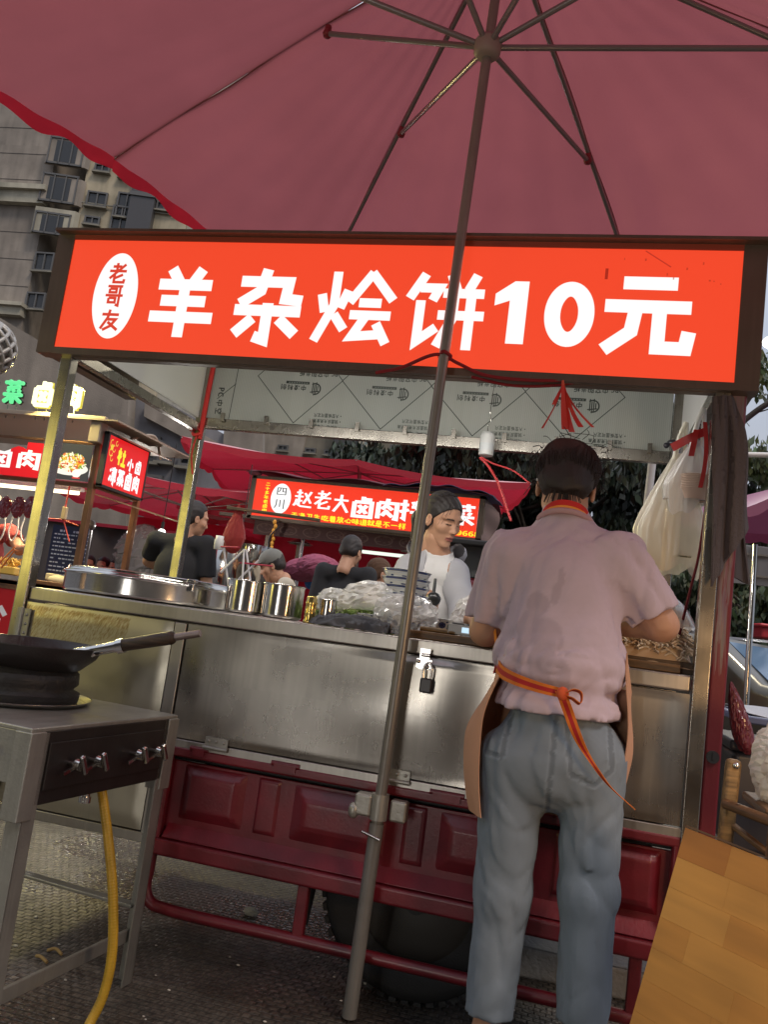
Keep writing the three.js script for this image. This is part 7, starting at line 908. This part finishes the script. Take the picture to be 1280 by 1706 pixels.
// ---------------------------------------------------------------- right edge
{
  const car = thing('parked_car', 'bronze grey parked car at the right edge behind the cart', 'car', [2.12, 0, -7.5], 0.87), cm = M({ color: C(0.1, 0.085, 0.06), metalness: 0.5, roughness: 0.3, clearcoat: 0.8, clearcoatRoughness: 0.1 });
  const prof = [[-2.1, 0.35], [2.0, 0.35], [2.08, 0.7], [1.95, 0.92], [1.15, 1.02], [0.6, 1.42], [-0.9, 1.46], [-1.6, 1.02], [-2.08, 0.95]]; // length along x, turned to face the camera
  const cg = new THREE.ExtrudeGeometry(new THREE.Shape(prof.map((p) => new THREE.Vector2(...p))), { depth: 1.5, bevelEnabled: true, bevelSize: 0.12, bevelThickness: 0.12, bevelSegments: 4, bevelOffset: -0.1 }).translate(0, 0, -0.75).rotateY(-Math.PI / 2);
  part(car, 'body', toCreasedNormals(cg, 0.6), cm);
  part(car, 'windscreen', sheet((u, v) => [lerp(-0.66, 0.66, u) * (1 - 0.12 * v), lerp(1.06, 1.41, v), lerp(1.13, 0.63, v) + 0.025], 8, 6, 0.01), M({ color: C(0.1, 0.16, 0.25), roughness: 0.08 })); for (const s of [-1, 1]) { part(car, 'side_window', slab([[0.55, 1.37], [1.0, 1.05], [-1.4, 1.05], [-0.85, 1.4]], 0.02).rotateY(-Math.PI / 2).translate(s * 0.86 + (s > 0 ? 0 : -0.0), 0, 0), paneM); part(car, 'headlight', ball(0.14, s * 0.58, 0.76, 1.98, [1.4, 0.75, 0.6]), M({ color: C(0.7, 0.7, 0.7), roughness: 0.1, clearcoat: 1 })); part(car, 'wing_mirror', [rbox(0.2, 0.13, 0.1, s * 0.98, 1.1, 0.75, 0.04)], cm); for (const z of [1.35, -1.3]) { const w = part(car, 'wheel', lathe([[0.2, -0.1], [0.3, -0.1], [0.33, -0.06], [0.33, 0.06], [0.3, 0.1], [0.2, 0.1]], 0, 0, 0, 32).rotateZ(Math.PI / 2).translate(s * 0.78, 0.33, z), rubber); part(w, 'rim', rod([s * 0.7, 0.33, z], [s * 0.875, 0.33, z], 0.2, 0.19, 20), chrome); } }
  part(car, 'grille', rbox(0.9, 0.2, 0.06, 0, 0.6, 2.02, 0.02), dark); part(car, 'bumper', rbox(1.6, 0.16, 0.12, 0, 0.42, 2.02, 0.05), cm); part(car, 'roof_rails', [bar([0.6, 1.5, 0.5], [0.6, 1.5, -0.8], 0.03), bar([-0.6, 1.5, 0.5], [-0.6, 1.5, -0.8], 0.03)], chrome);
  const rc = thing('red_crate', 'red lettered taxi style crate beyond the car roof', 'crate', [2.98, 1.52, -8.2], 0.2); part(rc, 'crate', [rbox(1.6, 0.15, 0.3, 0.6, 0.1, 0, 0.03)], std(C(0.33, 0.02, 0.03), 0.4)); part(rc, 'rim', rbox(1.66, 0.04, 0.36, 0.6, 0.18, 0, 0.02), std(C(0.4, 0.03, 0.04), 0.4));
  const sp = thing('traffic_panel', 'back of a grey metal panel on a slim post at the right edge', 'sign', [1.78, 0, -2.95]); part(sp, 'panel', rbox(0.36, 0.24, 0.008, 0.0, 1.745, 0.03, 0.02), M({ color: C(0.24, 0.24, 0.25), metalness: 0.4, roughness: 0.5 })); for (const y of [1.81, 1.68]) part(sp, 'bracket', box(0.36, 0.012, 0.015, 0, y, 0.04), galv); part(sp, 'post', rod([-0.01, 0, 0.055], [-0.03, 1.87, 0.055], 0.017), chrome);
  const bl = thing('bare_branch', 'bare dark branch leaning out over the purple parasol', 'branch', [1.68,2.809,-3.758]); const bp = [1.68,2.809,-3.758]; part(bl, 'wood', [tube([[0, -0.02, 0], [0.1, 0.09, 0], [0.22, 0.2, 0.02], [0.42, 0.33, 0.02], [0.7, 0.5, 0]], 0.022, 24, 7), tube([[0.15, 0.14, 0], [0.25, 0.17, 0.05], [0.38, 0.27, 0.04]], 0.005, 12, 5), tube([[0, -0.02, 0], [-0.05, -0.5, 0], [-0.06, -1.4, 0], [-0.06, -bp[1], 0]], 0.03, 16, 7)], barkM);
  const pu = parasol('purple red parasol folded out at the right edge under the branch', [2.75, 0, -3.6], 1.0, 1.0, 2.22, 0.45, 0.5, M({ color: C(0.4, 0.1, 0.22), roughness: 0.6, transmission: 0.3, thickness: 0, side: THREE.DoubleSide }));
  solo('white_pipe', 'white horizontal pipe at the right edge beside the towel', 'pipe', rod([1.414,2.121,-1.707], [1.709,2.155,-1.777], 0.013, 0.013), white);
  solo('white_pole', 'slanting white pole behind the hanging bags', 'pole', rod([1.046,2.095,-1.826], [1.0, 0, -1.95], 0.02, 0.02), std(C(0.55, 0.55, 0.56), 0.4));
  const lp = thing('street_lamp', 'lit street lamp at the right end of the orange sign', 'street lamp', [2.5, 0, -6.8]); part(lp, 'mast', rod([0.6, 0, 0], [0.6, 4.9, 0], 0.05, 0.035), galv); part(lp, 'arm', tube([[0.6, 4.85, 0], [0.4, 4.95, 0], [0.1, 4.75, 0]], 0.025, 12, 6), galv); part(lp, 'lamp_head', ball(0.11, 0.03, 4.68, 0, [1.3, 0.7, 1]), glow(1, 0.97, 0.8, 3)); const pl = new THREE.PointLight(new THREE.Color().setRGB(1, 0.93, 0.75), 8, 30, 2); pl.castShadow = true; pl.position.set(0.03, 4.52, 0.05); lp.add(pl);
  // table with papers, red bag and milky bag of bowls
  const tb = thing('folding_table', 'low table spread with white printed paper at the right edge', 'table', [1.62, 0, -0.95]); part(tb, 'table_top', rbox(0.6, 0.025, 0.7, 0, 0.93, 0, 0.006), std(C(0.1, 0.12, 0.22), 0.5)); for (const [x, z] of [[-0.27, -0.3], [0.27, -0.3], [-0.27, 0.3], [0.27, 0.3]]) part(tb, 'leg', rod([x, 0, z], [x, 0.92, z], 0.014), galv);
  const pt = ctex(256, 256, (x, w, h) => { x.fillStyle = '#c9ccd6'; x.fillRect(0, 0, w, h); x.strokeStyle = '#8d93a5'; x.lineWidth = 2; for (let r = 0; r < 16; r++) { x.beginPath(); x.moveTo(16, 16 + r * 15); for (let q = 1; q < 12; q++) x.lineTo(16 + q * 19, 16 + r * 15 + rr(-3, 3)); x.stroke(); } });
  solo('paper_sheet', 'white printed paper sheet lying on the table at right', 'paper', sheet((u, v) => [lerp(1.36, 1.9, u), 0.95 + 0.012 * Math.sin(u * 5 + v * 3), lerp(-1.25, -0.66, v)], 16, 16, 0.002, true), std(C(0.8, 0.8, 0.8), 0.7, { map: pt }), { uv: true });
  solo('red_plastic_bag', 'shiny dark red plastic bag hanging from the red pillar', 'bag', bagGeo(0.03, 0.085, 0.03, { cr: 0.3, f: 5, s: 31, jit: 0.04, nu: 50, nv: 40, shape: (x, y, z) => [x * (0.8 - 0.4 * y) - 0.8 * y, y, z * (0.8 - 0.4 * y)] }).translate(1.235, 0.955, -0.12), M({ color: C(0.12, 0.01, 0.018), roughness: 0.4, clearcoat: 0.3, side: THREE.DoubleSide }));
  solo('black_box', 'dark box in the shadow beside the red pillar', 'box', [rbox(0.3, 0.28, 0.4, 1.38, 0.72, -0.35, 0.02), rbox(0.32, 0.03, 0.42, 1.38, 0.875, -0.35, 0.01)], std(C(0.03, 0.028, 0.035), 0.4));
  solo('white_bag', 'crumpled white plastic bag standing on the wooden chair', 'bag', bagGeo(0.085, 0.1, 0.09, { cr: 0.35, f: 4, s: 61, floor: -0.085, jit: 0.035, nu: 60, nv: 40 }).translate(1.275, 0.885, 0.38), film(0.82, 0.78, 0.7, 0.3, 0.35));
}
// ---------------------------------------------------------------- lit stalls beside and behind the photographer: their lamps light the cart front
{
  const ys = thing('yellow_sign', 'yellow lit upright sign of the stall left of the photographer', 'sign', [-2.7, 0, 1.9], 1.9); part(ys, 'lit_face', rbox(0.5, 1.0, 0.03, 0, 1.55, 0.02, 0.01), glow(0.95, 0.8, 0.2, 0.7)); part(ys, 'frame', [box(0.56, 1.06, 0.06, 0, 1.55, -0.03), box(0.06, 1.05, 0.06, -0.2, 0.52, -0.03), box(0.06, 1.05, 0.06, 0.2, 0.52, -0.03)], dark);
  { const a = 1.9, n = [Math.sin(a), 0, Math.cos(a)]; area('yellow_sign_light', new THREE.Color().setRGB(1, 0.85, 0.2), 2.8, 0.48, 0.95, [-2.7 + n[0] * 0.06, 1.55, 1.9 + n[2] * 0.06], [-2.7 + n[0] * 3, 1.55, 1.9 + n[2] * 3]); }
  const ws = thing('lamp_stall', 'market stall with a white lamp behind the photographer', 'stall', [-0.3, 0, 5.6], Math.PI); for (const x of [-1, 1]) part(ws, 'post', bar([x, 0, 0], [x, 2.2, 0], 0.05, 0.05, 0.004, [0, 0, 1]), steelPost); part(ws, 'counter', box(2, 0.9, 0.6, 0, 0.45, -0.2), steel); part(ws, 'roof', box(2.4, 0.04, 1.4, 0, 2.22, -0.2), redPaint); part(ws, 'lamp_panel', box(0.16, 0.9, 0.03, 0.1, 1.6, 0.05), glow(1, 0.97, 0.9, 1.2)); part(ws, 'lamp_mount', box(0.2, 0.94, 0.02, 0.1, 1.6, 0.02), dark); part(ws, 'lit_cabinet', box(0.8, 0.95, 0.03, 0.62, 0.52, 0.13), glow(1, 0.97, 0.92, 1.5));
  area('cabinet_light', new THREE.Color().setRGB(1, 0.97, 0.92), 2.2, 0.78, 0.93, [-0.92, 0.52, 5.42], [-0.92, 0.52, 0]);
  area('lamp_stall_light', new THREE.Color().setRGB(1, 0.95, 0.86), 26, 0.16, 0.88, [-0.4, 1.6, 5.5], [-0.4, 1.6, 0]);
}
{
  const rs = thing('warm_lamp', 'warm lamp on a stand right of the photographer', 'lamp', [1.78, 0, 1.5], -2.45); part(rs, 'stand', [rod([0, 0, 0], [0, 1.0, 0], 0.02), rbox(0.4, 0.03, 0.4, 0, 0.015, 0, 0.01)], dark); part(rs, 'lamp_panel', rbox(0.3, 0.3, 0.03, 0, 1.0, 0.03, 0.01), glow(1, 0.62, 0.3, 1.2));
  const a = -2.45, n = [Math.sin(a), 0, Math.cos(a)]; area('warm_lamp_light', new THREE.Color().setRGB(1, 0.6, 0.28), 22, 0.28, 0.28, [1.78 + n[0] * 0.06, 1.0, 1.5 + n[2] * 0.06], [1.78 + n[0], 0.8, 1.5 + n[2]]);
}
renderer.render(scene, camera);
